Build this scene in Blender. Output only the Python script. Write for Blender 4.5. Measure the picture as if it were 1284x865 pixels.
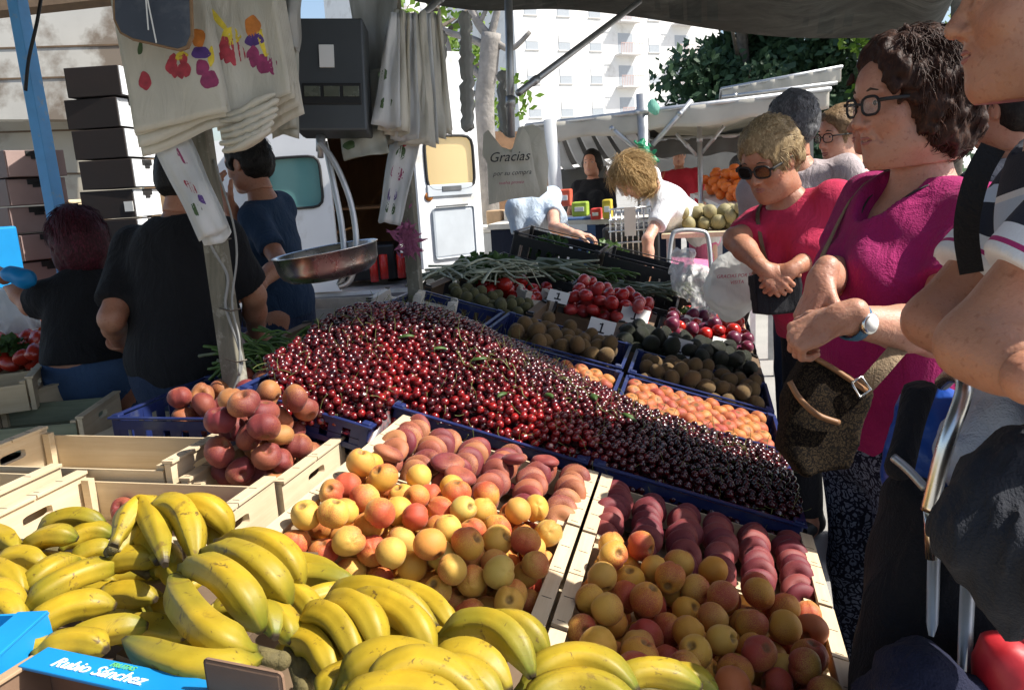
import bpy, bmesh, math, random
import numpy as np
from math import sin, cos, tan, pi, radians, sqrt, atan2
from mathutils import Vector, Matrix, Euler, noise as mnoise
for o in list(bpy.data.objects): bpy.data.objects.remove(o)
SC = bpy.context.scene
COL = SC.collection
# ---------------------------------------------------------------- camera, sky, sun, exposure
CAMZ = 1.42
FPX = 1008.0
def _rx(a): return Matrix.Rotation(a, 3, 'X')
def _rz(a): return Matrix.Rotation(a, 3, 'Z')
CR = _rz(radians(13.9)) @ _rx(radians(90-11.6)) @ _rz(radians(-3.5))
camd = bpy.data.cameras.new('camera'); cam = bpy.data.objects.new('camera', camd); COL.objects.link(cam)
cam.matrix_world = Matrix.Translation((0, 0, CAMZ)) @ CR.to_4x4()
camd.sensor_width = 36; camd.lens = 36*FPX/1284.0; camd.clip_start = .02; camd.clip_end = 2000
SC.camera = cam
SUN_AZ = radians(86)      # measured from +Y towards +X : where the sun stands
SUN_EL = radians(48)
w = bpy.data.worlds.new('World'); SC.world = w; w.use_nodes = True
nt = w.node_tree; bg = nt.nodes['Background']
sky = nt.nodes.new('ShaderNodeTexSky'); sky.sky_type = 'NISHITA'; sky.sun_disc = False
sky.sun_elevation = SUN_EL; sky.sun_rotation = SUN_AZ; sky.dust_density = 2.0; sky.air_density = 1.0
nt.links.new(sky.outputs[0], bg.inputs[0]); bg.inputs[1].default_value = 0.12
sl = bpy.data.lights.new('sun', 'SUN'); sl.energy = 5.0; sl.angle = radians(.53); sl.color = (1, .955, .87)
so = bpy.data.objects.new('sun', sl); COL.objects.link(so)
sd = Vector((sin(SUN_AZ)*cos(SUN_EL), cos(SUN_AZ)*cos(SUN_EL), sin(SUN_EL)))
so.rotation_euler = sd.to_track_quat('Z', 'Y').to_euler(); so.location = sd*50
SC.view_settings.view_transform = 'Standard'; SC.view_settings.look = 'None'
SC.view_settings.gamma = 1; SC.view_settings.use_curve_mapping = False
SC.view_settings.exposure = 0.75
try:
    SC.cycles.max_bounces = 6; SC.cycles.transparent_max_bounces = 12
except Exception: pass
# ---------------------------------------------------------------- pixel helpers (photo pixels -> real points)
def ray(px, py): return CR @ Vector(((px-642)/FPX, -(py-432.5)/FPX, -1.0))
C0 = Vector((0, 0, CAMZ))
def at(px, py, d): return C0 + ray(px, py)*d
def atz(px, py, z):
    r = ray(px, py); return C0 + r*((z-CAMZ)/r.z)
def aty(px, py, y):
    r = ray(px, py); return C0 + r*(y/r.y)
# tilted counter frame: s along slope (0 at customers' edge, negative uphill), u along stall, h up
TAU = radians(16)
CO = Vector((.22, 0, .62)); EX = Vector((cos(TAU), 0, -sin(TAU))); EN = Vector((sin(TAU), 0, cos(TAU)))
MC = Matrix(((EX.x, 0, EN.x, CO.x), (0, 1, 0, 0), (EX.z, 0, EN.z, CO.z), (0, 0, 0, 1)))
def su(px, py, h=0):
    r = ray(px, py); p0 = CO+EN*h; t = EN.dot(p0-C0)/EN.dot(r); q = C0+r*t-p0
    return q.dot(EX), q.y
# ---------------------------------------------------------------- tagging
def tag(o, label=None, cat=None, group=None, kind=None):
    if label: o['label'] = label
    if cat: o['category'] = cat
    if group: o['group'] = group
    if kind: o['kind'] = kind
    return o
def empty(name, loc=(0, 0, 0), label=None, cat=None, group=None, M=None, kind=None):
    o = bpy.data.objects.new(name, None); COL.objects.link(o); o.empty_display_size = .05
    if M is not None: o.matrix_world = M
    else: o.location = loc
    return tag(o, label, cat, group, kind)
def copy_tree(o, parent=None):
    c = o.copy(); COL.objects.link(c)
    if parent is not None: c.parent = parent
    for ch in list(o.children): copy_tree(ch, c)
    return c
# ---------------------------------------------------------------- mesh builder
class MB:
    def __init__(s): s.v = []; s.f = []; s.m = []; s.sm = []
    def add(s, vs, fs, mi=0, smooth=False, M=None):
        b = len(s.v)
        if M is not None: vs = [M @ Vector(v) for v in vs]
        s.v.extend([tuple(v) for v in vs]); s.f.extend([tuple(b+i for i in f) for f in fs])
        s.m.extend([mi]*len(fs)); s.sm.extend([smooth]*len(fs)); return s
    def box(s, c, d, mi=0, R=None, M=None, bev=0):
        x, y, z = d[0]/2, d[1]/2, d[2]/2
        if bev > 0:
            bm = bmesh.new(); bmesh.ops.create_cube(bm, size=1)
            for v in bm.verts: v.co = Vector((v.co.x*d[0], v.co.y*d[1], v.co.z*d[2]))
            bmesh.ops.bevel(bm, geom=bm.edges[:], offset=bev, segments=2, affect='EDGES', profile=.5)
            vs = [v.co.copy() for v in bm.verts]; bm.verts.index_update(); fs = [[v.index for v in f.verts] for f in bm.faces]; bm.free()
        else:
            vs = [Vector((a*x, b*y, e*z)) for a in (-1, 1) for b in (-1, 1) for e in (-1, 1)]
            fs = [(0, 1, 3, 2), (4, 6, 7, 5), (0, 4, 5, 1), (2, 3, 7, 6), (0, 2, 6, 4), (1, 5, 7, 3)]
        if R is not None: vs = [R @ v for v in vs]
        vs = [v+Vector(c) for v in vs]
        return s.add(vs, fs, mi, False, M)
    def bar(s, a, b, wx, wz, mi=0, up=(0, 0, 1), bev=0):
        a = Vector(a); b = Vector(b); d = b-a; L = d.length; y = d/L; up = Vector(up)
        x = y.cross(up)
        if x.length < 1e-4: x = y.cross(Vector((1, 0, 0)))
        x.normalize(); z = x.cross(y)
        R = Matrix((x, y, z)).transposed()
        return s.box((a+b)/2, (wx, L, wz), mi, R, None, bev)
    def tube(s, pts, rr, n=8, mi=0, cap=True, M=None, smooth=True, sq=None):
        pts = [Vector(p) for p in pts]
        if not hasattr(rr, '__len__'): rr = [rr]*len(pts)
        vs = []; fs = []; px = None
        for i, p in enumerate(pts):
            t = (pts[min(i+1, len(pts)-1)]-pts[max(i-1, 0)])
            if t.length < 1e-9: t = Vector((0, 0, 1))
            t.normalize()
            if px is None:
                px = t.cross(Vector((0, 0, 1)))
                if px.length < .1: px = t.cross(Vector((1, 0, 0)))
            else: px = px - t*px.dot(t)
            px.normalize(); pz = px.cross(t)
            for k in range(n):
                a = 2*pi*k/n; r = rr[i]*(sq(a) if sq else 1)
                vs.append(p+px*cos(a)*r+pz*sin(a)*r)
        for i in range(len(pts)-1):
            for k in range(n):
                a = i*n+k; b = i*n+(k+1) % n
                fs.append((a, b, b+n, a+n))
        if cap:
            fs.append(tuple(range(n))[::-1]); q = (len(pts)-1)*n; fs.append(tuple(range(q, q+n)))
        return s.add(vs, fs, mi, smooth, M)
    def lathe(s, prof, n=24, mi=0, M=None, smooth=True, close=False):
        vs = []; fs = []
        for (r, z) in prof:
            for k in range(n):
                a = 2*pi*k/n; vs.append((r*cos(a), r*sin(a), z))
        for i in range(len(prof)-1):
            for k in range(n):
                a = i*n+k; b = i*n+(k+1) % n; fs.append((a, b, b+n, a+n))
        return s.add(vs, fs, mi, smooth, M)
    def grid(s, fn, nu, nv, mi=0, smooth=True, M=None, thick=0):
        P = [[Vector(fn(i/nu, j/nv)) for j in range(nv+1)] for i in range(nu+1)]
        vs = [p for r in P for p in r]; fs = []
        W = nv+1
        for i in range(nu):
            for j in range(nv): fs.append((i*W+j, (i+1)*W+j, (i+1)*W+j+1, i*W+j+1))
        if thick:
            N = len(vs); nn = []
            for i in range(nu+1):
                for j in range(nv+1):
                    a = P[min(i+1, nu)][j]-P[max(i-1, 0)][j]; b = P[i][min(j+1, nv)]-P[i][max(j-1, 0)]
                    q = a.cross(b)
                    nn.append(q.normalized() if q.length > 1e-12 else Vector((0, 0, 1)))
            vs = vs+[v-q*thick for v, q in zip(vs, nn)]
            fs = fs+[tuple(N+k for k in f[::-1]) for f in fs]
            for i in range(nu):
                a, b = i*W, (i+1)*W; fs.append((a, a+N, b+N, b)); a, b = i*W+nv, (i+1)*W+nv; fs.append((b, b+N, a+N, a))
            for j in range(nv):
                a, b = j, j+1; fs.append((b, b+N, a+N, a)); a, b = nu*W+j, nu*W+j+1; fs.append((a, a+N, b+N, b))
        return s.add(vs, fs, mi, smooth, M)
    def sphere(s, c, r, n=12, m=8, mi=0, M=None):
        if not hasattr(r, '__len__'): r = (r, r, r)
        vs = [(c[0], c[1], c[2]+r[2])]; fs = []
        for i in range(1, m):
            t = pi*i/m
            for k in range(n):
                a = 2*pi*k/n; vs.append((c[0]+r[0]*sin(t)*cos(a), c[1]+r[1]*sin(t)*sin(a), c[2]+r[2]*cos(t)))
        vs.append((c[0], c[1], c[2]-r[2]))
        for k in range(n): fs.append((0, 1+k, 1+(k+1) % n))
        for i in range(m-2):
            for k in range(n):
                a = 1+i*n+k; b = 1+i*n+(k+1) % n; fs.append((a, a+n, b+n, b))
        q = 1+(m-2)*n; e = len(vs)-1
        for k in range(n): fs.append((q+k, e, q+(k+1) % n))
        return s.add(vs, fs, mi, True, M)
    def extr(s, poly, t, M=None, mi=0, holes=None):
        """polygon in local XY extruded by t along Z"""
        n = len(poly); vs = [(x, y, 0) for x, y in poly]+[(x, y, t) for x, y in poly]
        fs = [tuple(range(n))[::-1], tuple(range(n, 2*n))]+[(i, (i+1) % n, n+(i+1) % n, n+i) for i in range(n)]
        return s.add(vs, fs, mi, False, M)
    def mesh(s, name, mats):
        me = bpy.data.meshes.new(name); me.from_pydata(s.v, [], s.f)
        for m in (mats if isinstance(mats, (list, tuple)) else [mats]): me.materials.append(m)
        me.polygons.foreach_set('material_index', s.m); me.polygons.foreach_set('use_smooth', s.sm)
        me.update(); return me
    def build(s, name, mats, parent=None, label=None, cat=None, group=None, kind=None, loc=None):
        o = bpy.data.objects.new(name, s.mesh(name, mats)); COL.objects.link(o)
        if parent is not None: o.parent = parent
        if loc is not None: o.location = loc
        return tag(o, label, cat, group, kind)
def inst(name, me, parent=None, M=None, loc=None, **k):
    o = bpy.data.objects.new(name, me); COL.objects.link(o)
    if parent is not None: o.parent = parent
    if M is not None: o.matrix_basis = M
    if loc is not None: o.location = loc
    return tag(o, **k)
def localM(parent):  # inverse for parenting world-space meshes under an empty at location
    return Matrix.Translation(-Vector(parent.location))
def wbuild(mb, name, mats, parent, **k):
    """mesh given in world coordinates, parented under an (unrotated) empty"""
    L = Vector(parent.matrix_basis.translation)
    mb.v = [(a-L.x, b-L.y, c-L.z) for a, b, c in mb.v]
    return mb.build(name, mats, parent, **k)
def top(mb, name, mats, label, cat, group=None, kind=None):
    """one-mesh thing given in world coords: move origin to its centre/base"""
    A = np.array(mb.v); c = A.mean(0); c[2] = A[:, 2].min()
    mb.v = [tuple(x) for x in (A-c)]
    return mb.build(name, mats, None, label, cat, group, kind, loc=Vector(c))
def bez(a, b, c, n):
    """curve through a, b (mid), c"""
    a, b, c = Vector(a), Vector(b), Vector(c); q = b*2-(a+c)/2
    return [a*(1-t)**2+q*2*t*(1-t)+c*t*t for t in [i/n for i in range(n+1)]]
def cr_pts(P, n=6):
    P = [Vector(p) for p in P]; out = []
    for i in range(len(P)-1):
        p0 = P[max(i-1, 0)]; p1 = P[i]; p2 = P[i+1]; p3 = P[min(i+2, len(P)-1)]
        for k in range(n):
            t = k/n
            out.append(.5*((2*p1)+(p2-p0)*t+(2*p0-5*p1+4*p2-p3)*t*t+(3*p1-p0-3*p2+p3)*t**3))
    out.append(P[-1]); return out
# ---------------------------------------------------------------- materials
def new_mat(name):
    m = bpy.data.materials.new(name); m.use_nodes = True
    return m, m.node_tree, m.node_tree.nodes['Principled BSDF']
def N(nt, t, **k):
    n = nt.nodes.new(t)
    for a, b in k.items():
        if a.startswith('i_'):
            n.inputs[int(a[2:]) if a[2:].isdigit() else a[2:].replace('_', ' ')].default_value = b
        else: setattr(n, a, b)
    return n
def coords(nt, kind='Object', rnd=False):
    tc = N(nt, 'ShaderNodeTexCoord'); out = tc.outputs[kind]
    if rnd:
        oi = N(nt, 'ShaderNodeObjectInfo'); mm = N(nt, 'ShaderNodeMath', operation='MULTIPLY'); mm.inputs[1].default_value = 37.0
        nt.links.new(oi.outputs['Random'], mm.inputs[0])
        va = N(nt, 'ShaderNodeVectorMath', operation='ADD'); nt.links.new(out, va.inputs[0]); nt.links.new(mm.outputs[0], va.inputs[1]); out = va.outputs[0]
    return out
def ramp(nt, src, stops, interp='LINEAR'):
    r = N(nt, 'ShaderNodeValToRGB'); cr = r.color_ramp; cr.interpolation = interp
    while len(cr.elements) < len(stops): cr.elements.new(.5)
    for e, (p, c) in zip(cr.elements, stops): e.position = p; e.color = (*c, 1)
    nt.links.new(src, r.inputs[0]); return r.outputs[0]
def mixc(nt, fac, a, b, mode='MIX'):
    m = N(nt, 'ShaderNodeMix', data_type='RGBA', blend_type=mode)
    for sock, v in ((m.inputs[0], fac), (m.inputs[6], a), (m.inputs[7], b)):
        if isinstance(v, (int, float)): sock.default_value = v
        elif isinstance(v, tuple): sock.default_value = (*v, 1) if len(v) == 3 else v
        else: nt.links.new(v, sock)
    return m.outputs[2]
def noise(nt, co, scale, detail=4, rough=.55, dist=0):
    n = N(nt, 'ShaderNodeTexNoise'); n.inputs['Scale'].default_value = scale; n.inputs['Detail'].default_value = detail
    n.inputs['Roughness'].default_value = rough; n.inputs['Distortion'].default_value = dist
    nt.links.new(co, n.inputs['Vector']); return n.outputs['Fac']
def scaled(nt, co, v):
    m = N(nt, 'ShaderNodeMapping'); m.inputs['Scale'].default_value = v; nt.links.new(co, m.inputs[0]); return m.outputs[0]
def bump(nt, bs, h, strength, dist=.01):
    b = N(nt, 'ShaderNodeBump'); b.inputs['Strength'].default_value = strength; b.inputs['Distance'].default_value = dist
    nt.links.new(h, b.inputs['Height']); nt.links.new(b.outputs[0], bs.inputs['Normal']); return b
def mul(c, k): return tuple(min(1, x*k) for x in c)
def mat(name, col, rough=.6, var=.25, scale=12, metal=0, bmp=.15, bscale=None, bdist=.003, spec=.5, dirt=None, dscale=3, dthr=.55, sheen=0, coat=0, stretch=None, sss=0, rnd=True, trans=0, kind='Object'):
    m, nt, bs = new_mat(name); co = coords(nt, kind, rnd)
    if stretch: cs = scaled(nt, co, stretch)
    else: cs = co
    n = noise(nt, cs, scale, 5)
    c = ramp(nt, n, [(.3, mul(col, 1-var)), (.7, mul(col, 1+var*.8))])
    if dirt:
        d = noise(nt, co, dscale, 6, .6); f = ramp(nt, d, [(dthr-.06, (0, 0, 0)), (dthr+.1, (1, 1, 1))]); c = mixc(nt, f, c, dirt)
    nt.links.new(c, bs.inputs['Base Color'])
    r2 = N(nt, 'ShaderNodeMapRange'); r2.inputs[3].default_value = max(0, rough-.1); r2.inputs[4].default_value = min(1, rough+.12)
    nt.links.new(n, r2.inputs[0]); nt.links.new(r2.outputs[0], bs.inputs['Roughness'])
    bs.inputs['Metallic'].default_value = metal; bs.inputs['Specular IOR Level'].default_value = spec
    if sheen: bs.inputs['Sheen Weight'].default_value = sheen; bs.inputs['Sheen Roughness'].default_value = .5
    if coat: bs.inputs['Coat Weight'].default_value = coat; bs.inputs['Coat Roughness'].default_value = .1
    if sss:
        bs.inputs['Subsurface Weight'].default_value = sss; bs.inputs['Subsurface Radius'].default_value = (1, .45, .25); bs.inputs['Subsurface Scale'].default_value = .006
    if bmp:
        b = noise(nt, cs, bscale or scale*4, 4); bump(nt, bs, b, bmp, bdist)
    if trans:
        tr = N(nt, 'ShaderNodeBsdfTranslucent'); nt.links.new(c, tr.inputs[0]); mx = N(nt, 'ShaderNodeMixShader'); mx.inputs[0].default_value = trans
        nt.links.new(bs.outputs[0], mx.inputs[1]); nt.links.new(tr.outputs[0], mx.inputs[2]); nt.links.new(mx.outputs[0], nt.nodes['Material Output'].inputs[0])
    return m
def fabric(name, col, rough=.85, weave=900, var=.12, trans=0, fold=0):
    m, nt, bs = new_mat(name); co = coords(nt)
    n = noise(nt, co, 9, 4); c = ramp(nt, n, [(.3, mul(col, 1-var)), (.7, mul(col, 1+var))])
    f = noise(nt, co, weave*.35, 2); c = mixc(nt, .25, c, mixc(nt, f, mul(col, .6), mul(col, 1.35)))
    nt.links.new(c, bs.inputs['Base Color']); bs.inputs['Roughness'].default_value = rough; bs.inputs['Sheen Weight'].default_value = .03
    bs.inputs['Specular IOR Level'].default_value = .2
    a = noise(nt, co, weave*.35, 2); k = noise(nt, scaled(nt, co, (1, 1, .45)), 19, 4, .55, 1.1)
    ad = N(nt, 'ShaderNodeMath', operation='ADD'); ml = N(nt, 'ShaderNodeMath', operation='MULTIPLY'); ml.inputs[1].default_value = 5.5+fold
    nt.links.new(k, ml.inputs[0]); nt.links.new(ml.outputs[0], ad.inputs[0]); nt.links.new(a, ad.inputs[1]); bump(nt, bs, ad.outputs[0], .6, .0045)
    if trans:
        tr = N(nt, 'ShaderNodeBsdfTranslucent'); nt.links.new(c, tr.inputs[0]); mx = N(nt, 'ShaderNodeMixShader'); mx.inputs[0].default_value = trans
        nt.links.new(bs.outputs[0], mx.inputs[1]); nt.links.new(tr.outputs[0], mx.inputs[2]); nt.links.new(mx.outputs[0], nt.nodes['Material Output'].inputs[0])
    return m
def skin(name, col, red=.25):
    m, nt, bs = new_mat(name); co = coords(nt)
    n = noise(nt, co, 14, 5); c = ramp(nt, n, [(.3, (col[0]*.86, col[1]*.74, col[2]*.7)), (.55, col), (.8, (col[0]*1.08, col[1]*1.0, col[2]*.95))])
    rd = noise(nt, co, 7, 3, .6); c = mixc(nt, ramp(nt, rd, [(.45, (0, 0, 0)), (.72, (.45,)*3)]), c, (col[0]*1.02, col[1]*.72, col[2]*.70))
    sp = noise(nt, co, 110, 3); c = mixc(nt, ramp(nt, sp, [(.58, (0, 0, 0)), (.72, (.6, .6, .6))]), c, (col[0]*.62, col[1]*.45, col[2]*.4))
    nt.links.new(c, bs.inputs['Base Color']); bs.inputs['Roughness'].default_value = .48
    bs.inputs['Subsurface Weight'].default_value = .25; bs.inputs['Subsurface Radius'].default_value = (1, .35, .18); bs.inputs['Subsurface Scale'].default_value = .008
    b = noise(nt, co, 160, 4); k = noise(nt, co, 30, 3); ad = N(nt, 'ShaderNodeMath', operation='ADD'); nt.links.new(b, ad.inputs[0]); nt.links.new(k, ad.inputs[1])
    bump(nt, bs, ad.outputs[0], .5, .003)
    return m
def glassy(name, col, alpha=.35, rough=.15, bmp=.6, bs_=25):
    """thin clear plastic film"""
    m, nt, bs = new_mat(name); co = coords(nt); bs.inputs['Base Color'].default_value = (*col, 1); bs.inputs['Roughness'].default_value = rough
    k = noise(nt, co, bs_, 5, .6, 1.2); bump(nt, bs, k, bmp, .01)
    a = ramp(nt, k, [(.3, (alpha*.6,)*3), (.7, (min(1, alpha*1.7),)*3)]); nt.links.new(a, bs.inputs['Alpha'])
    return m
WOOD = {}
def wood(name, c1, c2, ax=0, rough=.7, sc=1, dirt=None):
    m, nt, bs = new_mat(name); co = coords(nt, 'Object', True)
    st = [60*sc, 60*sc, 60*sc]; st[ax] = 3.0*sc
    n = noise(nt, scaled(nt, co, tuple(st)), 1, 6, .65, .4); c = ramp(nt, n, [(.25, c1), (.75, c2)])
    n2 = noise(nt, co, 7, 4); c = mixc(nt, ramp(nt, n2, [(.35, (0, 0, 0)), (.8, (.45, .45, .45))]), c, mul(c1, .7))
    if dirt: c = mixc(nt, ramp(nt, noise(nt, co, 18, 6, .7), [(.55, (0, 0, 0)), (.72, (.8, .8, .8))]), c, dirt)
    nt.links.new(c, bs.inputs['Base Color']); bs.inputs['Roughness'].default_value = rough; bs.inputs['Specular IOR Level'].default_value = .3
    bump(nt, bs, n, .35, .002); return m
M = {}
M['wood'] = wood('pale_poplar', (.52, .40, .25), (.66, .55, .38), 0)
M['wood_y'] = wood('pale_poplar_y', (.54, .42, .27), (.68, .57, .40), 1)
M['wood_old'] = wood('weathered_post', (.10, .095, .07), (.26, .24, .19), 2, .85, .6, (.42, .41, .36))
M['wood_green'] = wood('greenish_crate', (.16, .18, .12), (.30, .32, .22), 0, .85)
M['wood_brown'] = wood('brown_boards', (.16, .07, .03), (.26, .12, .05), 2, .6, .2)
M['bluep'] = mat('blue_plastic', (.012, .022, .10), .4, .2, 8, bmp=.1, spec=.5, dirt=(.06, .07, .12), dscale=14, dthr=.62)
M['blackp'] = mat('black_plastic', (.018, .018, .02), .42, .25, 8, bmp=.1, dirt=(.07, .065, .06), dscale=10, dthr=.62)
M['brownp'] = mat('brown_plastic', (.14, .085, .075), .55, .2, 8)
M['card'] = mat('cardboard', (.40, .27, .16), .85, .15, 20, bmp=.2, bscale=60)
M['cardd'] = mat('dark_cardboard', (.13, .085, .05), .85, .2, 20, bmp=.2, bscale=60)
M['cardw'] = mat('pale_cardboard', (.55, .52, .46), .8, .12, 20)
M['cyan'] = mat('cyan_carton', (.005, .23, .55), .5, .12, 6, bmp=.12, bscale=50)
M['white'] = mat('white_paint', (.78, .79, .80), .35, .04, 4, bmp=.03, dirt=(.5, .48, .44), dscale=2.5, dthr=.62)
M['black'] = mat('black_matt', (.012, .012, .012), .6, .2, 10)
M['chrome'] = mat('steel', (.72, .72, .70), .26, .1, 10, metal=1, bmp=.06, bscale=25)
M['galv'] = mat('galvanised', (.42, .43, .44), .42, .18, 14, metal=.75, bmp=.1)
M['paper'] = mat('card_paper', (.74, .74, .72), .7, .05, 6)
M['ink'] = mat('ink_black', (.015, .015, .018), .6, .1)
M['staple'] = mat('staple_metal', (.13, .11, .09), .5, .1, metal=.6)
# ---------------------------------------------------------------- implicit surfaces for bodies, hair, clothes
class SDF:
    def __init__(s, lo, hi, vox):
        s.lo = np.array(lo, float); s.vox = vox
        n = np.ceil((np.array(hi, float)-s.lo)/vox).astype(int)+1; s.n = n
        s.D = np.full(n, 1.0, np.float32)
        s.ax = [s.lo[i]+np.arange(n[i])*vox for i in range(3)]
    def sub(s, lo, hi):
        sl = []
        for i in range(3):
            a = int(max(0, math.floor((lo[i]-s.lo[i])/s.vox))); b = int(min(s.n[i], math.ceil((hi[i]-s.lo[i])/s.vox)+1))
            if b <= a: return None
            sl.append(slice(a, b))
        return tuple(sl)
    def pts(s, sl):
        X, Y, Z = np.meshgrid(s.ax[0][sl[0]], s.ax[1][sl[1]], s.ax[2][sl[2]], indexing='ij'); return X, Y, Z
    def _join(s, sl, d, k, op):
        D = s.D[sl]
        if op == 'add':
            if k > 0:
                h = np.maximum(k-np.abs(D-d), 0)/k; r = np.minimum(D, d)-h*h*k*.25
            else: r = np.minimum(D, d)
        else:
            d = -d
            if k > 0:
                h = np.maximum(k-np.abs(D-d), 0)/k; r = np.maximum(D, d)+h*h*k*.25
            else: r = np.maximum(D, d)
        s.D[sl] = r
    def cap(s, a, b, ra, rb=None, k=.02, op='add', cut=False):
        rb = ra if rb is None else rb; a = np.array(a, float); b = np.array(b, float); R = max(ra, rb)+k+2*s.vox+.01
        sl = s.sub(np.minimum(a, b)-R, np.maximum(a, b)+R)
        if sl is None: return s
        X, Y, Z = s.pts(sl); ba = b-a; L2 = max(ba@ba, 1e-9)
        t = ((X-a[0])*ba[0]+(Y-a[1])*ba[1]+(Z-a[2])*ba[2])/L2; tc = np.clip(t, 0, 1)
        d = np.sqrt((X-a[0]-tc*ba[0])**2+(Y-a[1]-tc*ba[1])**2+(Z-a[2]-tc*ba[2])**2)-(ra+(rb-ra)*tc)
        if cut: d = np.maximum(d, (t-1)*math.sqrt(L2))
        s._join(sl, d, k, op); return s
    def ell(s, c, r, Rm=None, k=.02, op='add'):
        c = np.array(c, float); r = np.array(r, float) if hasattr(r, '__len__') else np.array([r]*3, float)
        R = r.max()+k+2*s.vox+.01; sl = s.sub(c-R, c+R)
        if sl is None: return s
        X, Y, Z = s.pts(sl); X = X-c[0]; Y = Y-c[1]; Z = Z-c[2]
        if Rm is not None:
            m = np.array(Rm)  # columns = local axes
            x = X*m[0, 0]+Y*m[1, 0]+Z*m[2, 0]; y = X*m[0, 1]+Y*m[1, 1]+Z*m[2, 1]; z = X*m[0, 2]+Y*m[1, 2]+Z*m[2, 2]
        else: x, y, z = X, Y, Z
        k0 = np.sqrt((x/r[0])**2+(y/r[1])**2+(z/r[2])**2); k1 = np.sqrt((x/r[0]**2)**2+(y/r[1]**2)**2+(z/r[2]**2)**2)
        d = k0*(k0-1)/np.maximum(k1, 1e-6)
        s._join(sl, d, k, op); return s
    def plane(s, p, n):
        """keep the side opposite to n"""
        n = np.array(n, float); n /= np.linalg.norm(n); p = np.array(p, float)
        X, Y, Z = s.ax[0][:, None, None], s.ax[1][None, :, None], s.ax[2][None, None, :]
        s.D = np.maximum(s.D, ((X-p[0])*n[0]+(Y-p[1])*n[1]+(Z-p[2])*n[2]).astype(np.float32)); return s
    def disp(s, amp, freq, seed=0, oct=2, stretch=(1, 1, 1)):
        rs = np.random.RandomState(seed); X, Y, Z = s.ax[0][:, None, None]*stretch[0], s.ax[1][None, :, None]*stretch[1], s.ax[2][None, None, :]*stretch[2]
        for o in range(oct):
            f = freq*1.9**o; a = amp/1.7**o
            for q in range(3):
                d = rs.normal(size=3); d /= np.linalg.norm(d); e = rs.normal(size=3); e /= np.linalg.norm(e); p = rs.uniform(0, 6.28, 2)
                w1 = np.sin(f*.6*(X*e[0]+Y*e[1]+Z*e[2])+p[1])*1.3
                s.D = s.D+(a*.5*np.sin(f*(X*d[0]+Y*d[1]+Z*d[2])+p[0]+w1)).astype(np.float32)
        return s
    def mesh(s, smooth=0):
        D = s.D; n = D.shape; ins = D < 0
        for ax in range(3):
            sl = [slice(None)]*3
            for e in (0, -1):
                sl[ax] = e; ins[tuple(sl)] = False
                t = D[tuple(sl)]; D[tuple(sl)] = np.maximum(t, 1e-4)
        cnt = np.zeros([k-1 for k in n], np.int16); acc = np.zeros([k-1 for k in n]+[3], np.float32)
        base = [slice(0, k-1) for k in n]
        for ax in range(3):
            o = [i for i in range(3) if i != ax]
            for da in (0, 1):
                for db in (0, 1):
                    s0 = [None]*3; s1 = [None]*3
                    s0[ax] = slice(0, n[ax]-1); s1[ax] = slice(1, n[ax])
                    for q, dd in zip(o, (da, db)): s0[q] = s1[q] = slice(dd, n[q]-1+dd)
                    A = D[tuple(s0)]; B = D[tuple(s1)]; x = (ins[tuple(s0)] != ins[tuple(s1)])
                    idx = np.nonzero(x)
                    if len(idx[0]) == 0: continue
                    a = A[idx]; b = B[idx]; t = a/(a-b+1e-12); t = np.clip(t, 0, 1)
                    cnt[idx] += 1; acc[idx+(ax,)] += t
                    for q, dd in zip(o, (da, db)): acc[idx+(q,)] += dd
        cell = np.nonzero(cnt); ids = np.full(cnt.shape, -1, np.int64); ids[cell] = np.arange(len(cell[0]))
        V = np.stack(cell, 1)+acc[cell]/cnt[cell][:, None]; V = s.lo+V*s.vox
        F = []
        for ax in range(3):
            o = [(ax+1) % 3, (ax+2) % 3]
            s0 = [None]*3; s1 = [None]*3
            s0[ax] = slice(0, n[ax]-1); s1[ax] = slice(1, n[ax])
            for q in o: s0[q] = s1[q] = slice(1, n[q]-1)
            a = ins[tuple(s0)]; b = ins[tuple(s1)]; idx = np.nonzero(a != b)
            if len(idx[0]) == 0: continue
            sg = a[idx]; I = [None]*3; I[ax] = idx[ax]
            for q in o: I[q] = idx[q]+1
            def g(da, db):
                J = list(I); J[o[0]] = J[o[0]]-da; J[o[1]] = J[o[1]]-db; return ids[tuple(J)]
            q0, q1, q2, q3 = g(1, 1), g(0, 1), g(0, 0), g(1, 0)
            f = np.stack([q0, q1, q2, q3], 1); f[~sg] = f[~sg][:, ::-1]; F.append(f)
        F = np.concatenate(F) if F else np.zeros((0, 4), int)
        F = F[(F >= 0).all(1)]
        for _ in range(smooth):
            S = np.zeros_like(V); c = np.zeros(len(V))
            for a, b in ((0, 1), (1, 2), (2, 3), (3, 0)):
                np.add.at(S, F[:, a], V[F[:, b]]); np.add.at(c, F[:, a], 1)
                np.add.at(S, F[:, b], V[F[:, a]]); np.add.at(c, F[:, b], 1)
            V = V*.5+.5*S/np.maximum(c, 1)[:, None]
        return V, F
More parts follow.
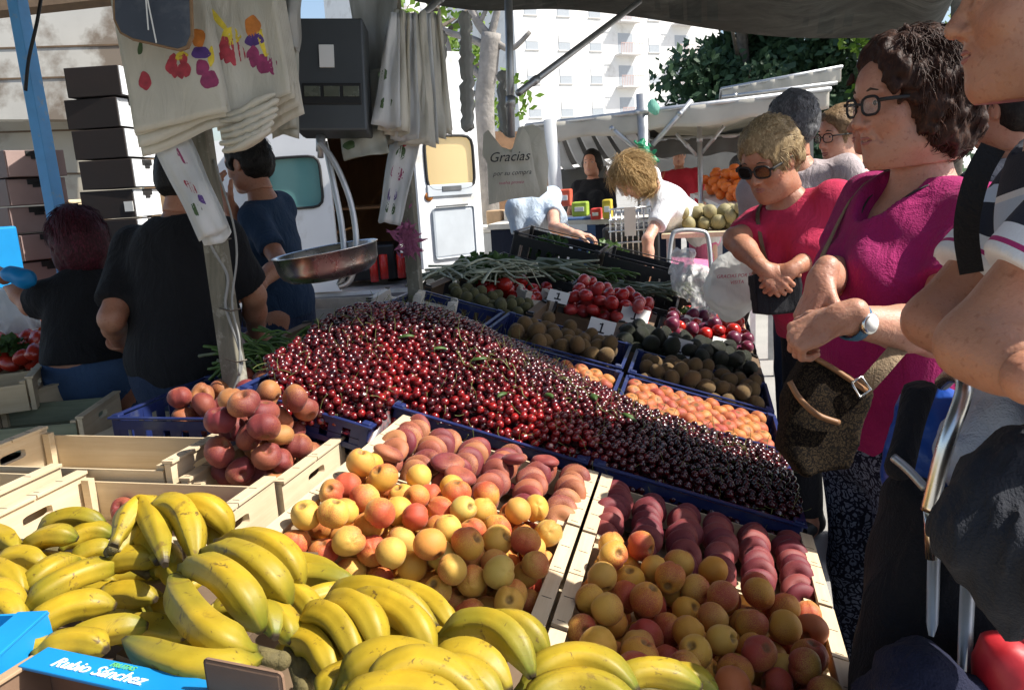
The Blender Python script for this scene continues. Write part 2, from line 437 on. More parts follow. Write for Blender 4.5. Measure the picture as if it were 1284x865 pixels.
def np_obj(name, VF, mats, parent=None, colfn=None, **k):
    """VF list of (V,F) in world coordinates joined into one mesh"""
    Vs = []; Fs = []; b = 0
    for V, F in VF: Vs.append(V); Fs.append(F+b); b += len(V)
    V = np.concatenate(Vs); F = np.concatenate(Fs)
    L = np.array(parent.matrix_basis.translation) if parent is not None else np.zeros(3)
    if parent is None:
        L = V.mean(0); L[2] = V[:, 2].min()
    me = bpy.data.meshes.new(name); me.vertices.add(len(V)); me.vertices.foreach_set('co', (V-L).astype(np.float32).ravel())
    me.loops.add(F.size); me.loops.foreach_set('vertex_index', F.astype(np.int32).ravel())
    me.polygons.add(len(F)); me.polygons.foreach_set('loop_start', np.arange(len(F), dtype=np.int32)*4)
    try: me.polygons.foreach_set('loop_total', np.full(len(F), 4, np.int32))
    except Exception: pass
    me.update(calc_edges=True); me.validate()
    me.polygons.foreach_set('use_smooth', np.ones(len(me.polygons), bool))
    ms = mats if isinstance(mats, (list, tuple)) else [mats]
    for m in ms: me.materials.append(m)
    if colfn is not None and len(ms) > 1:
        cen = V[F].mean(1); mi = colfn(cen).astype(np.int32)
        if len(mi) == len(me.polygons): me.polygons.foreach_set('material_index', mi)
    me.update()
    o = bpy.data.objects.new(name, me); COL.objects.link(o)
    if parent is not None: o.parent = parent
    else: o.location = Vector(L)
    return tag(o, **k)
# ---------------------------------------------------------------- ground and counter
def ground_mat():
    m, nt, bs = new_mat('asphalt'); co = coords(nt)
    n = noise(nt, co, 220, 4, .7); c = ramp(nt, n, [(.3, (.22, .215, .20)), (.7, (.34, .33, .31))])
    n2 = noise(nt, co, 1.1, 5); c = mixc(nt, ramp(nt, n2, [(.4, (0, 0, 0)), (.65, (.6, .6, .6))]), c, (.40, .39, .36))
    nt.links.new(c, bs.inputs['Base Color']); bs.inputs['Roughness'].default_value = .85; bump(nt, bs, n, .6, .006); return m
M['ground'] = ground_mat()
MB().grid(lambda a, b: ((a-.5)*900, (b-.5)*900+200, 0), 24, 24, 0, False).build('ground', M['ground'], kind='structure')
M['cloth_navy'] = fabric('navy_skirt_cloth', (.012, .014, .035))
# counter: sloping boards on trestles, dark cloth hanging on the customers' side
ct = empty('market_counter', (-.4, 2.6, 0), 'long sloping wooden market counter with dark cloth skirt under all the fruit trays', 'counter')
def cw(s, u, h): return MC @ Vector((s, u, h))
mb = MB()
for k in range(9):
    a = -1.40+k*.157
    u0_ = .35 if a > -1.0 else 1.72
    c8 = [cw(a+i*.152, u, h) for i in (0, 1) for u in (u0_, 5.6) for h in (-.155, -.135)]
    mb.add(c8, [(0, 1, 3, 2), (4, 6, 7, 5), (0, 4, 5, 1), (2, 3, 7, 6), (0, 2, 6, 4), (1, 5, 7, 3)])
wbuild(mb, 'board', M['wood_y'], ct)
mb = MB()
for u in (.6, 2.2, 3.8, 5.4):
    for s in (-1.25 if u > 1.8 else -.95, -.1):
        p = cw(s, u, -.156); mb.bar((p.x, p.y, 0), p, .045, .045)
    mb.bar(cw(-1.35 if u > 1.8 else -1.0, u, -.18), cw(0, u, -.18), .04, .04)
wbuild(mb, 'trestle', M['galv'], ct)
def skirt(a, b):
    u = .35+a*5.25; z0 = cw(.005, u, -.05).z; f = .012*sin(u*23)+.008*sin(u*51+1)
    return (cw(.012, u, -.05).x+.006+f*(b*1.2+.1), u, z0*(1-b)+.03*b)
wbuild(MB().grid(skirt, 200, 12, 0, True, None, .002), 'skirt', M['cloth_navy'], ct)
# flat vendor-side shelf
sh = empty('side_counter', (-1.2, 1.6, 0), 'level wooden shelf beside the sloping counter carrying the near boxes and bananas', 'counter')
mb = MB()
for k in range(4): mb.box((-1.68+k*.235, 1.32, .735), (.228, 1.9, .02))
wbuild(mb, 'board', M['wood_y'], sh)
mb = MB()
for x in (-1.7, -1.0):
    for y in (.5, 2.1): mb.bar((x, y, 0), (x, y, .66), .04, .04)
    mb.bar((x, .4, .67), (x, 2.2, .67), .04, .04)
wbuild(mb, 'trestle', M['galv'], sh)

def panel_hole(mb, w, h, t, hw, hh, hz, MM, mi=0, n=24):
    """upright board in local XZ, thickness along Y, centred; oval hand hole at height hz"""
    out = []; inn = []
    for k in range(n):
        a = 2*pi*(k+.5)/n; c, s_ = cos(a), sin(a)
        e = 5; q = (abs(c)**e+abs(s_)**e)**(-1/e)
        x = c*q; z = s_*q
        # outer rect point by ray casting
        sx = w/2/max(abs(c), 1e-6); sz = (h-hz if s_ > 0 else hz)/max(abs(s_), 1e-6)
        out.append((c*min(sx, sz), hz+s_*min(sx, sz))); inn.append((x*hw/2, hz+z*hh/2))
    # snap nearest to the corners
    for cx in (-w/2, w/2):
        for cz in (0, h):
            k = min(range(n), key=lambda i: (out[i][0]-cx)**2+(out[i][1]-cz)**2); out[k] = (cx, cz)
    vs = [(x, -t/2, z) for x, z in out]+[(x, -t/2, z) for x, z in inn]+[(x, t/2, z) for x, z in out]+[(x, t/2, z) for x, z in inn]
    fs = []
    for k in range(n):
        j = (k+1) % n
        fs += [(k, j, n+j, n+k), (2*n+j, 2*n+k, 3*n+k, 3*n+j), (j, k, 2*n+k, 2*n+j), (n+k, n+j, 3*n+j, 3*n+k)]
    mb.add(vs, fs, mi, False, MM)
def wood_crate(MM, L, W, H, label, group=None, ends=.027, side_h=.8, mw=None, stamp=False, split=True, name='wooden_crate'):
    mw = mw or M['wood']; my = M['wood_y']
    e = empty(name, M=MM, label=label, cat='crate', group=group)
    for sgn in (-1, 1):
        mb = MB(); T = Matrix.Translation((sgn*(L/2-ends/2), 0, 0)) @ Matrix.Rotation(pi/2, 4, 'Z')
        panel_hole(mb, W, H-.007, ends*.55, .075, .022, H*.62, T)
        # cap strips on top, in two lengths, with staples
        seg = [(-W/2, -.0015), (.0015, W/2)] if split else [(-W/2, W/2)]
        for a, b in seg:
            mb.box((sgn*(L/2-ends/2), (a+b)/2, H-.003), (ends, b-a, .007), 0, bev=.0008)
            mb.box((sgn*(L/2-ends/2), (a+b)/2+.003, H+.0008), (ends*.62, .0014, .0006), 1)
            mb.box((sgn*(L/2-ends/2), a+.012, H+.0008), (ends*.5, .0012, .0006), 1)
        if stamp:
            for i in range(5):
                for j in range(7):
                    if (i*7+j*3) % 4: mb.box((sgn*(L/2-ends*.22-.0015+.0005), -W*.30+j*.0055, H*.42+i*.006), (.0006, .0035, .003), 2)
        mb.build('end_panel', [my, M['staple'], M['stamp']], e)
    for sgn in (-1, 1):
        mb = MB(); mb.box((0, sgn*(W/2-.003), H*side_h/2), (L-2*ends-.002, .005, H*side_h)); mb.build('side_board', mw, e)
    mb = MB(); mb.box((0, 0, .003), (L-.05, W-.014, .004)); mb.build('base_board', mw, e)
    for a in (-1, 1):
        for b in (-1, 1): mb = MB(); mb.box((a*(L/2-ends-.011), b*(W/2-.016), (H-.012)/2), (.018, .018, H-.014)); mb.build('corner_post', M['wood'], e)
    return e
M['stamp'] = mat('grey_print', (.25, .25, .33), .8)
def plastic_crate(MM, L, W, H, label, m, group=None, rim=.012, open_top=False, name='plastic_crate', slots=True):
    e = empty(name, M=MM, label=label, cat='crate', group=group)
    mb = MB(); t = .003
    for sgn in (-1, 1):
        for ax in (0, 1):
            Ln = (L if ax == 0 else W)
            nb = max(3, int(Ln/.05)); st = Ln/nb
            for k in range(nb):
                c = -Ln/2+st*(k+.5); bw = st*.62
                p = (c, sgn*(W/2-t), H*.45) if ax == 0 else (sgn*(L/2-t), c, H*.45); d = (bw, t, H*.9) if ax == 0 else (t, bw, H*.9)
                mb.box(p, d)
            for hz, hh in ((H*.1, H*.2), (H*.84, H*.2)):
                p = (0, sgn*(W/2-t*.5), hz) if ax == 0 else (sgn*(L/2-t*.5), 0, hz); d = (Ln-.02, t*1.4, hh) if ax == 0 else (t*1.4, Ln-.02, hh)
                mb.box(p, d)
    mb.box((0, 0, .004), (L-.01, W-.01, .004)); mb.build('body', m, e)
    mb = MB()
    for sgn in (-1, 1):
        mb.box((0, sgn*(W/2), H), (L+rim, rim, .006), bev=.0015); mb.box((sgn*(L/2), 0, H+.0005), (rim, W-rim-.001, .006), bev=.0015)
    mb.build('rim', m, e)
    for a in (-1, 1):
        for b in (-1, 1):
            mb = MB(); mb.box((a*(L/2-.012), b*(W/2-.012), H/2+.006), (.024, .024, H+.004), bev=.004); mb.build('corner_post', m, e)
    return e
def carton(MM, L, W, H, label, m, mi=None, group=None, corners=None, name='cardboard_tray', flap=.035):
    """open fruit carton: side walls, folded top flaps along the short ends, corner pillars"""
    e = empty(name, M=MM, label=label, cat='box', group=group); mi = mi or m
    mb = MB(); t = .004
    for sgn in (-1, 1):
        mb.box((0, sgn*(W/2-t/2), H*.36), (L, t, H*.72)); 
    mb.box((0, 0, t/2+.001), (L-.01, W-.01, t)); mb.build('body', m, e)
    for sgn in (-1, 1):
        mb = MB(); mb.box((sgn*(L/2-t/2), 0, H/2), (t, W-2*t-.001, H)); mb.box((sgn*(L/2-flap/2), 0, H+.002), (flap, W-.004, t), bev=.001)
        mb.build('end_wall', m, e)
    for a in (-1, 1):
        for b in (-1, 1):
            mb = MB(); q = .03
            mb.add([(a*(L/2-t), b*(W/2-t), 0), (a*(L/2-q), b*(W/2-t), 0), (a*(L/2-t), b*(W/2-q), 0), (a*(L/2-t), b*(W/2-t), H+.012), (a*(L/2-q), b*(W/2-t), H+.012), (a*(L/2-t), b*(W/2-q), H+.012)],
                   [(0, 1, 2), (3, 5, 4), (0, 3, 4, 1), (1, 4, 5, 2), (2, 5, 3, 0)])
            mb.build('corner_pillar', corners or mi, e)
    return e
def TR(s0, s1, u0, u1, h): return MC @ Matrix.Translation(((s0+s1)/2, (u0+u1)/2, h))
# --- the two near columns of wooden crates
wood_crate(TR(-.475, 0, 1.10, 1.425, -.115), .475, .325, .115, 'pale wooden crate heaped with blushed peaches at the bottom right, beside the black trolley')
wood_crate(TR(-.475, 0, 1.435, 1.735, -.115), .475, .30, .115, 'pale wooden crate of shade-coloured flat peaches in shade, behind the right crate of round peaches')
wood_crate(TR(-.965, -.482, 1.07, 1.435, -.112), .483, .365, .112, 'pale wooden crate of sunlit yellow peaches in the middle of the front row')
wood_crate(TR(-.965, -.482, 1.445, 1.735, -.112), .483, .29, .112, 'pale wooden crate of sunlit flat peaches in front of the red cherries')
wood_crate(TR(-.475, 0, .78, 1.09, -.117), .475, .31, .115, 'pale wooden crate nearest the camera at the bottom right, cut by the picture edge')
carton(TR(-.965, -.482, .74, 1.06, -.114), .483, .32, .10, 'dark cardboard tray added under the front bananas to darken their gaps', M['cardd'])  # dark tray added so the gaps between the bananas look shaded
# level column on the left
def FL(x0, x1, y0, y1, z): return Matrix.Translation(((x0+x1)/2, (y0+y1)/2, z))
wood_crate(FL(-1.32, -.845, 1.10, 1.375, .75), .475, .275, .115, 'nearly empty wooden crate with a hand hole just behind the bananas', stamp=True)
wood_crate(FL(-1.63, -1.088, 1.385, 1.605, .775), .542, .22, .112, 'wooden crate with a stamped end panel and tan long side, left of the big peaches', stamp=True)
wood_crate(FL(-1.08, -.835, 1.385, 1.68, .745), .245, .295, .105, 'pale wooden crate of large peaches with a blue carton rim behind')
plastic_crate(FL(-1.50, -.86, 1.70, 2.13, .76), .64, .43, .12, 'dark blue crate of big red peaches at the foot of the wooden post', M['bluep'])
wood_crate(FL(-1.75, -1.34, 1.02, 1.37, .76), .41, .33, .125, 'wooden crate cut by the left edge of the picture, beside the bananas')
# cherries in blue crates
BL = M['bluep']
plastic_crate(TR(-.50, -.01, 1.75, 2.24, -.105), .48, .47, .11, 'blue plastic crate with ribbed rims holding the darkest cherries', BL)
plastic_crate(TR(-1.0, -.515, 1.75, 2.30, -.105), .48, .54, .11, 'blue plastic crate under the red cherry heap', BL)
plastic_crate(TR(-1.36, -1.01, 1.66, 2.16, -.09), .34, .50, .065, 'blue plastic crate at the left foot of the cherry heap', BL)
# apricots
plastic_crate(TR(-.50, -.01, 2.26, 2.60, -.105), .48, .33, .11, 'blue plastic crate of apricots next to the dark cherries', BL)
plastic_crate(TR(-1.0, -.515, 2.32, 2.62, -.105), .48, .29, .11, 'blue plastic crate of apricots behind the cherry peak', BL)
# kiwis
plastic_crate(TR(-.50, -.01, 2.64, 3.0, -.105), .48, .35, .11, 'blue plastic crate of shaded kiwis in the right column', BL)
plastic_crate(TR(-1.02, -.52, 2.66, 3.06, -.105), .49, .38, .11, 'blue plastic crate of brown kiwis in the sun', BL)
plastic_crate(TR(-1.40, -1.03, 2.60, 3.02, -.10), .36, .40, .11, 'blue plastic crate with an empty corner beside the second wooden post', BL)
# avocados black crates
CB = M['cardd']
carton(TR(-.62, -.01, 3.06, 3.42, -.105), .60, .35, .11, 'dark open box of black avocados in front of the striped tomatoes', M['cardd'], corners=M['blackp'])
carton(TR(-1.40, -.93, 3.10, 3.42, -.105), .47, .31, .11, 'dark open box of small green kiwis beside the post', M['cardd'], corners=M['blackp'])
# tomatoes
carton(TR(-.90, -.46, 3.46, 3.86, -.105), .43, .38, .10, 'cardboard tray of pink tomatoes with a white card clipped on', M['cardd'], corners=M['blackp'])
carton(TR(-.44, -.02, 3.46, 3.86, -.105), .41, .38, .10, 'cardboard tray of dark plums and red tomatoes at the right end', M['cardd'], corners=M['blackp'])
carton(TR(-1.36, -.93, 3.46, 3.84, -.105), .42, .36, .10, 'cardboard tray with a few red tomatoes, left of the pink ones', M['cardd'], corners=M['blackp'])
# beyond: greens
carton(TR(-.36, -.02, 3.90, 4.30, -.105), .33, .38, .09, 'pale carton of red strawberries by the clear bag', M['card'], corners=M['card'])
plastic_crate(TR(-1.38, -.90, 3.90, 4.36, -.105), .47, .44, .13, 'black crate of leafy greens nearest the van door', M['blackp'])
plastic_crate(TR(-.88, -.38, 3.90, 4.40, -.105), .49, .48, .12, 'black crate of long green leeks in the middle of the greens', M['blackp'])
plastic_crate(TR(-1.36, -.86, 4.42, 4.9, -.105), .49, .46, .25, 'tall black crate at the back left of the counter', M['blackp'])
plastic_crate(TR(-.84, -.40, 4.46, 4.9, -.105), .43, .42, .25, 'tall black crate at the back of the counter behind the leeks', M['blackp'])
plastic_crate(TR(-.38, -.0, 4.36, 4.84, -.105), .37, .46, .25, 'tall black crate at the far right corner behind the clear bag', M['blackp'])
# ---------------------------------------------------------------- fruit
random.seed(7)
def pack(x0, x1, y0, y1, z0, rr, n, dome=0, K=70, cx=None, cy=None, rnd=random, flat=1.0):
    P = []; cx = (x0+x1)/2 if cx is None else cx; cy = (y0+y1)/2 if cy is None else cy
    for _ in range(n):
        r = rnd.uniform(*rr); best = None
        for k in range(K):
            x = rnd.uniform(x0+r, x1-r); y = rnd.uniform(y0+r, y1-r); z = z0+r*flat
            for (a, b, c, q) in P:
                d2 = (x-a)**2+(y-b)**2; R = (r+q)*.97
                if d2 < R*R:
                    zz = c+flat*sqrt(R*R-d2)
                    if zz > z: z = zz
            cost = z+dome*((x-cx)**2+(y-cy)**2)
            if best is None or cost < best[0]: best = (cost, x, y, z)
        P.append((best[1], best[2], best[3], r))
    return P
def fruit_mesh(name, m, r=1, flat=1, dimple=.16, dw=.35, seam=.05, n=20, mm=14, bottom=.05, lump=.03, seed=0, elong=0, stemdark=True):
    vs = []; fs = []; rs = random.Random(seed); ph = [rs.uniform(0, 6) for _ in range(6)]
    rings = mm
    def pt(t, a):
        k = 1+lump*(sin(2*a+ph[0])*sin(t)+.6*sin(3*a+ph[1])*sin(2*t+ph[2]))
        if seam: 
            da = (a+pi) % (2*pi)-pi; k *= 1-seam*math.exp(-(da/.22)**2)*sin(t)**.5
        x = sin(t)*cos(a)*k; y = sin(t)*sin(a)*k; z = cos(t)*k*flat
        rho = sin(t)
        if t < pi/2: z -= dimple*math.exp(-(rho/dw)**2)
        else: z += bottom*math.exp(-(rho/.2)**2)
        if elong and t > pi/2: z *= 1+elong*(1-rho)
        return (x*r, y*r, z*r)
    vs.append(pt(0, 0))
    ts = [pi*(i/mm) for i in range(1, mm)]
    for t in ts:
        for k in range(n): vs.append(pt(t, 2*pi*k/n))
    vs.append(pt(pi, 0))
    for k in range(n): fs.append((0, 1+k, 1+(k+1) % n))
    for i in range(mm-2):
        for k in range(n):
            a = 1+i*n+k; b = 1+i*n+(k+1) % n; fs.append((a, a+n, b+n, b))
    q = 1+(mm-2)*n; e = len(vs)-1
    for k in range(n): fs.append((q+k, e, q+(k+1) % n))
    mb = MB(); mb.add(vs, fs, 0, True); return mb
def peach_mat(name, stops, blush, rough=.55, bl=(.42, .62), var=(.30, .72), sheen=.08, spots=True, bsc=26, coat=0):
    """skin colour: random base between two tones + one-sided blush + freckles + dark stem cup"""
    m, nt, bs = new_mat(name); tc = N(nt, 'ShaderNodeTexCoord'); oi = N(nt, 'ShaderNodeObjectInfo'); L = nt.links.new
    mm = N(nt, 'ShaderNodeMath', operation='MULTIPLY'); mm.inputs[1].default_value = 53.0; L(oi.outputs['Random'], mm.inputs[0])
    va = N(nt, 'ShaderNodeVectorMath', operation='ADD'); L(tc.outputs['Object'], va.inputs[0]); L(mm.outputs[0], va.inputs[1]); co = va.outputs[0]
    base = ramp(nt, oi.outputs['Random'], stops)
    n1 = noise(nt, co, bsc, 3, .5); ad = N(nt, 'ShaderNodeMath', operation='ADD'); 
    sx = N(nt, 'ShaderNodeSeparateXYZ'); L(tc.outputs['Generated'], sx.inputs[0])
    mr = N(nt, 'ShaderNodeMath', operation='MULTIPLY_ADD'); mr.inputs[1].default_value = .38; mr.inputs[2].default_value = -.19; L(sx.outputs['X'], mr.inputs[0])
    fr = N(nt, 'ShaderNodeMath', operation='FRACT'); m2 = N(nt, 'ShaderNodeMath', operation='MULTIPLY'); m2.inputs[1].default_value = 7.31; L(oi.outputs['Random'], m2.inputs[0]); L(m2.outputs[0], fr.inputs[0])
    m3 = N(nt, 'ShaderNodeMath', operation='MULTIPLY_ADD'); m3.inputs[1].default_value = .34; m3.inputs[2].default_value = -.17; L(fr.outputs[0], m3.inputs[0])
    L(n1, ad.inputs[0]); L(mr.outputs[0], ad.inputs[1]); a2 = N(nt, 'ShaderNodeMath', operation='ADD'); L(ad.outputs[0], a2.inputs[0]); L(m3.outputs[0], a2.inputs[1])
    f = ramp(nt, a2.outputs[0], [(bl[0], (0, 0, 0)), (bl[1], (1, 1, 1))]); fine = noise(nt, co, 240, 3, .7)
    ff = N(nt, 'ShaderNodeMath', operation='MULTIPLY'); L(f, ff.inputs[0]); L(ramp(nt, fine, [(.2, (.65,)*3), (.6, (1,)*3)]), ff.inputs[1])
    c = mixc(nt, ff.outputs[0], base, blush)
    if spots: c = mixc(nt, ramp(nt, noise(nt, co, 60, 2, .5), [(.70, (0, 0, 0)), (.76, (.8,)*3)]), c, (.10, .045, .02))
    # stem cup
    pa = N(nt, 'ShaderNodeVectorMath', operation='LENGTH'); sb = N(nt, 'ShaderNodeVectorMath', operation='SUBTRACT'); L(tc.outputs['Generated'], sb.inputs[0]); sb.inputs[1].default_value = (.5, .5, 1); L(sb.outputs[0], pa.inputs[0])
    c = mixc(nt, ramp(nt, pa.outputs['Value'], [(.11, (.8,)*3), (.17, (0, 0, 0))]), c, (.16, .09, .03))
    L(c, bs.inputs['Base Color']); bs.inputs['Roughness'].default_value = rough; bs.inputs['Sheen Weight'].default_value = sheen; bs.inputs['Sheen Roughness'].default_value = .4
    bs.inputs['Specular IOR Level'].default_value = .35; bs.inputs['Subsurface Weight'].default_value = .12; bs.inputs['Subsurface Radius'].default_value = (1, .4, .15); bs.inputs['Subsurface Scale'].default_value = .006
    if coat: bs.inputs['Coat Weight'].default_value = coat; bs.inputs['Coat Roughness'].default_value = .12
    bump(nt, bs, noise(nt, co, 90, 4), .25, .0015); return m
M['peach_y'] = peach_mat('yellow_peach_skin', [(0, (.60, .32, .045)), (.35, (.66, .41, .08)), (.6, (.60, .25, .05)), (1, (.54, .40, .09))], (.46, .05, .035), bl=(.47, .72))
M['peach_o'] = peach_mat('orange_peach_skin', [(0, (.60, .27, .035)), (.5, (.66, .36, .05)), (.8, (.62, .36, .07)), (1, (.45, .13, .04))], (.38, .035, .03), bl=(.44, .68))
M['peach_big'] = peach_mat('red_peach_skin', [(0, (.30, .07, .04)), (.6, (.42, .20, .06)), (1, (.24, .04, .04))], (.15, .018, .028), bl=(.36, .62))
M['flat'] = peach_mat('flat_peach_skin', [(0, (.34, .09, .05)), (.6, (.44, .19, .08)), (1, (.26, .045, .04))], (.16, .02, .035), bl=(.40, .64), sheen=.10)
M['flatd'] = peach_mat('shaded_flat_peach_skin', [(0, (.26, .06, .05)), (1, (.20, .04, .04))], (.14, .018, .03), bl=(.34, .60), sheen=.08)  # darker copy of the flat peach skin: shade painted into the colour
M['apricot'] = peach_mat('apricot_skin', [(0, (.46, .14, .035)), (.5, (.50, .21, .06)), (1, (.40, .09, .04))], (.32, .05, .04), bl=(.46, .72), spots=False)
M['kiwi'] = mat('kiwi_skin', (.145, .085, .028), .85, .35, 30, bmp=.8, bscale=260, bdist=.002, sheen=.08)
M['kiwig'] = mat('green_kiwi_skin', (.10, .095, .035), .8, .35, 30, bmp=.8, bscale=260, bdist=.002, sheen=.05)
M['avocado'] = mat('avocado_skin', (.022, .026, .012), .5, .4, 30, bmp=1, bscale=190, bdist=.004)
M['tomato'] = peach_mat('tomato_skin', [(0, (.50, .055, .055)), (.5, (.44, .035, .03)), (1, (.46, .10, .10))], (.42, .012, .012), rough=.2, sheen=0, spots=False, coat=.4)
M['plum'] = peach_mat('plum_skin', [(0, (.22, .02, .05)), (1, (.12, .015, .05))], (.09, .012, .04), rough=.35, sheen=.2, spots=False, coat=.2)
M['tomred'] = peach_mat('red_tomato_skin', [(0, (.55, .035, .02)), (1, (.45, .02, .015))], (.30, .01, .01), rough=.2, sheen=0, spots=False, coat=.4)
M['straw'] = mat('strawberry_skin', (.45, .02, .015), .35, .3, 60, bmp=.8, bscale=260, bdist=.003)
M['stem_dry'] = mat('dry_stem', (.14, .09, .035), .8)
M['leaf'] = mat('leaf_green', (.06, .12, .025), .5, .35, 14, trans=.25)
M['stem_g'] = mat('cherry_stem', (.14, .16, .04), .55, .3, 40)
def rot_rand(rs, tilt=pi): 
    return (Matrix.Rotation(rs.uniform(0, 2*pi), 4, 'Z') @ Matrix.Rotation(rs.uniform(0, tilt), 4, 'X') @ Matrix.Rotation(rs.uniform(0, 2*pi), 4, 'Z'))
ORDW = ['first', 'second', 'third', 'fourth', 'fifth', 'sixth', 'seventh', 'eighth', 'ninth', 'tenth', 'eleventh', 'twelfth', 'thirteenth', 'fourteenth', 'fifteenth', 'sixteenth', 'seventeenth', 'eighteenth', 'nineteenth', 'twentieth', 'twenty-first', 'twenty-second', 'twenty-third', 'twenty-fourth', 'twenty-fifth', 'twenty-sixth']
def pix(p):
    v = CR.transposed() @ (Vector(p)-C0); return (642+FPX*v.x/-v.z, 432.5-FPX*v.y/-v.z)
SHORT = {}
def relabel(objs, radii, rowk=1.55):
    """one label each: row counted from the back, place in the row counted from the left; fully covered fruit share one"""
    if not objs: return
    base = SHORT.get(objs[0]['group'], objs[0]['group']); A_ = []
    for o, r in zip(objs, radii):
        p = o.matrix_basis.translation; x, y = pix(p); d = (p-C0).length; A_.append([x, y, d, r*FPX/d, o])
    vis = []
    for a in A_:
        cov = any(b is not a and b[2] < a[2] and (a[0]-b[0])**2+(a[1]-b[1])**2 < (b[3]*.62)**2 for b in A_)
        if cov: a[4]['label'] = 'mostly hidden %s lying under others in %s' % (a[4]['category'], base); 
        else: vis.append(a)
    if not vis: return
    vis.sort(key=lambda a: a[1]+.0*a[0]); 
    # rows follow the slope of the tray in the picture
    sl = .30 if base not in FLATG else .0; key = lambda a: a[1]-sl*a[0]; vis.sort(key=key); h = rowk*sum(a[3] for a in vis)/len(vis); rows_ = []; cur = []; y0 = key(vis[0])
    for a in vis:
        if key(a)-y0 > h and cur: rows_.append(cur); cur = []; y0 = key(a)
        cur.append(a)
    rows_.append(cur)
    for i, rw_ in enumerate(rows_):
        rw_.sort(key=lambda a: a[0])
        for j, a in enumerate(rw_):
            a[4]['label'] = '%s in %s, %s from left, %s row from the back' % (a[4]['category'], base, ORDW[min(j, 25)], ORDW[min(i, 25)]) if len(rows_) > 1 else '%s in %s, %s from the left' % (a[4]['category'], base, ORDW[min(j, 25)])
FLATG = set()
def fruits(name, meshes, P, MM, label, cat, group, seed=1, tilt=pi, sq=(1, 1, 1)):
    rs = random.Random(seed); out = []
    for (x, y, z, r) in P:
        me = rs.choice(meshes); k = r
        Mx = MM @ Matrix.Translation((x, y, z)) @ rot_rand(rs, tilt) @ Matrix.Diagonal((k*rs.uniform(.96, 1.04), k*rs.uniform(.96, 1.04), k*rs.uniform(.93, 1.02), 1))
        out.append(inst(name, me, M=Mx, label=label, cat=cat, group=group))
    relabel(out, [p[3] for p in P]); return out
def fam(name, m, k=4, **a): return [fruit_mesh('x', m, seed=i, **a).mesh(name, m) for i in range(k)]
peachY = fam('peach_yellow', M['peach_y'], 6, seam=.13, dimple=.34, dw=.24, lump=.05, n=24, mm=18)
peachO = fam('peach_orange', M['peach_o'], 6, seam=.13, dimple=.34, dw=.24, lump=.05, n=24, mm=18)
peachB = fam('peach_big', M['peach_big'], 5, n=28, mm=20, seam=.12, dimple=.42, dw=.30, lump=.07, flat=.84)
T0 = MC
SHORT.update({'oranges on the white table': 'the far heap', 'yellow peaches in the middle front crate': 'the sunlit middle crate', 'orange peaches in the bottom right crate': 'the bottom right crate', 'peaches in the nearest crate': 'the nearest right crate',
 'large peaches in the wooden crate': 'the left wooden crate', 'large peaches in the blue crate': 'the left blue crate', 'last peaches in the empty crate': 'the nearly empty crate', 'flat peaches in the sunlit crate': 'the sunlit crate', 'flat peaches in the shaded crate': 'the shaded crate',
 'loose flat peaches': 'the loose few', 'apricots in the left tray': 'the left tray', 'apricots in the right tray': 'the right tray', 'brown kiwis in the sunlit heap': 'the sunlit heap', 'kiwis in the shaded crate': 'the shaded crate', 'small green kiwis': 'the small dark box', 'avocados in the dark box': 'the dark box',
 'pink tomatoes in the middle tray': 'the middle tray', 'red tomatoes among the plums': 'the right tray', 'plums among the tomatoes': 'the right tray', 'red tomatoes in the left tray': 'the left tray', 'strawberries in the pale carton': 'the pale carton',
 'red peppers at the left': 'the left heap', 'tomatoes at the far left': 'the far left heap', 'melons in the background': 'the far heap'})
rs = random.Random(3)
P = pack(-.945, -.50, 1.085, 1.425, -.075, (.0235, .0275), 116, dome=.03, cx=-.74, cy=1.22, rnd=rs)
fruits('yellow_peach', peachY, P, T0, '', 'yellow peach', 'yellow peaches in the middle front crate', 11)
P = pack(-.455, -.02, 1.07, 1.415, -.078, (.0245, .0285), 104, dome=.02, rnd=rs)
fruits('orange_peach', peachO, P, T0, '', 'orange peach', 'orange peaches in the bottom right crate', 12)
P = pack(-.455, -.02, .80, 1.08, -.07, (.026, .031), 60, dome=.02, rnd=rs)
fruits('orange_peach', peachO, P, T0, '', 'orange peach', 'peaches in the nearest crate', 13)
P = pack(-1.055, -.865, 1.40, 1.66, .785, (.029, .035), 30, dome=.04, cy=1.6, rnd=rs)
fruits('red_peach', peachB, P, Matrix.Identity(4), '', 'red peach', 'large peaches in the wooden crate', 14)
P = pack(-1.38, -.88, 1.72, 2.10, .80, (.032, .038), 66, dome=.08, flat=.85, cx=-1.02, cy=1.83, rnd=rs)
fruits('red_peach', peachB, P, Matrix.Identity(4), '', 'red peach', 'large peaches in the blue crate', 15)
P = [(-1.02, 1.34, .795, .030), (-1.09, 1.345, .79, .028), (-1.20, 1.35, .79, .027), (-.95, 1.33, .79, .03)]
fruits('red_peach', peachB, P, Matrix.Identity(4), 'peach left at the back of the nearly empty wooden crate', 'peach', 'last peaches in the empty crate', 16)
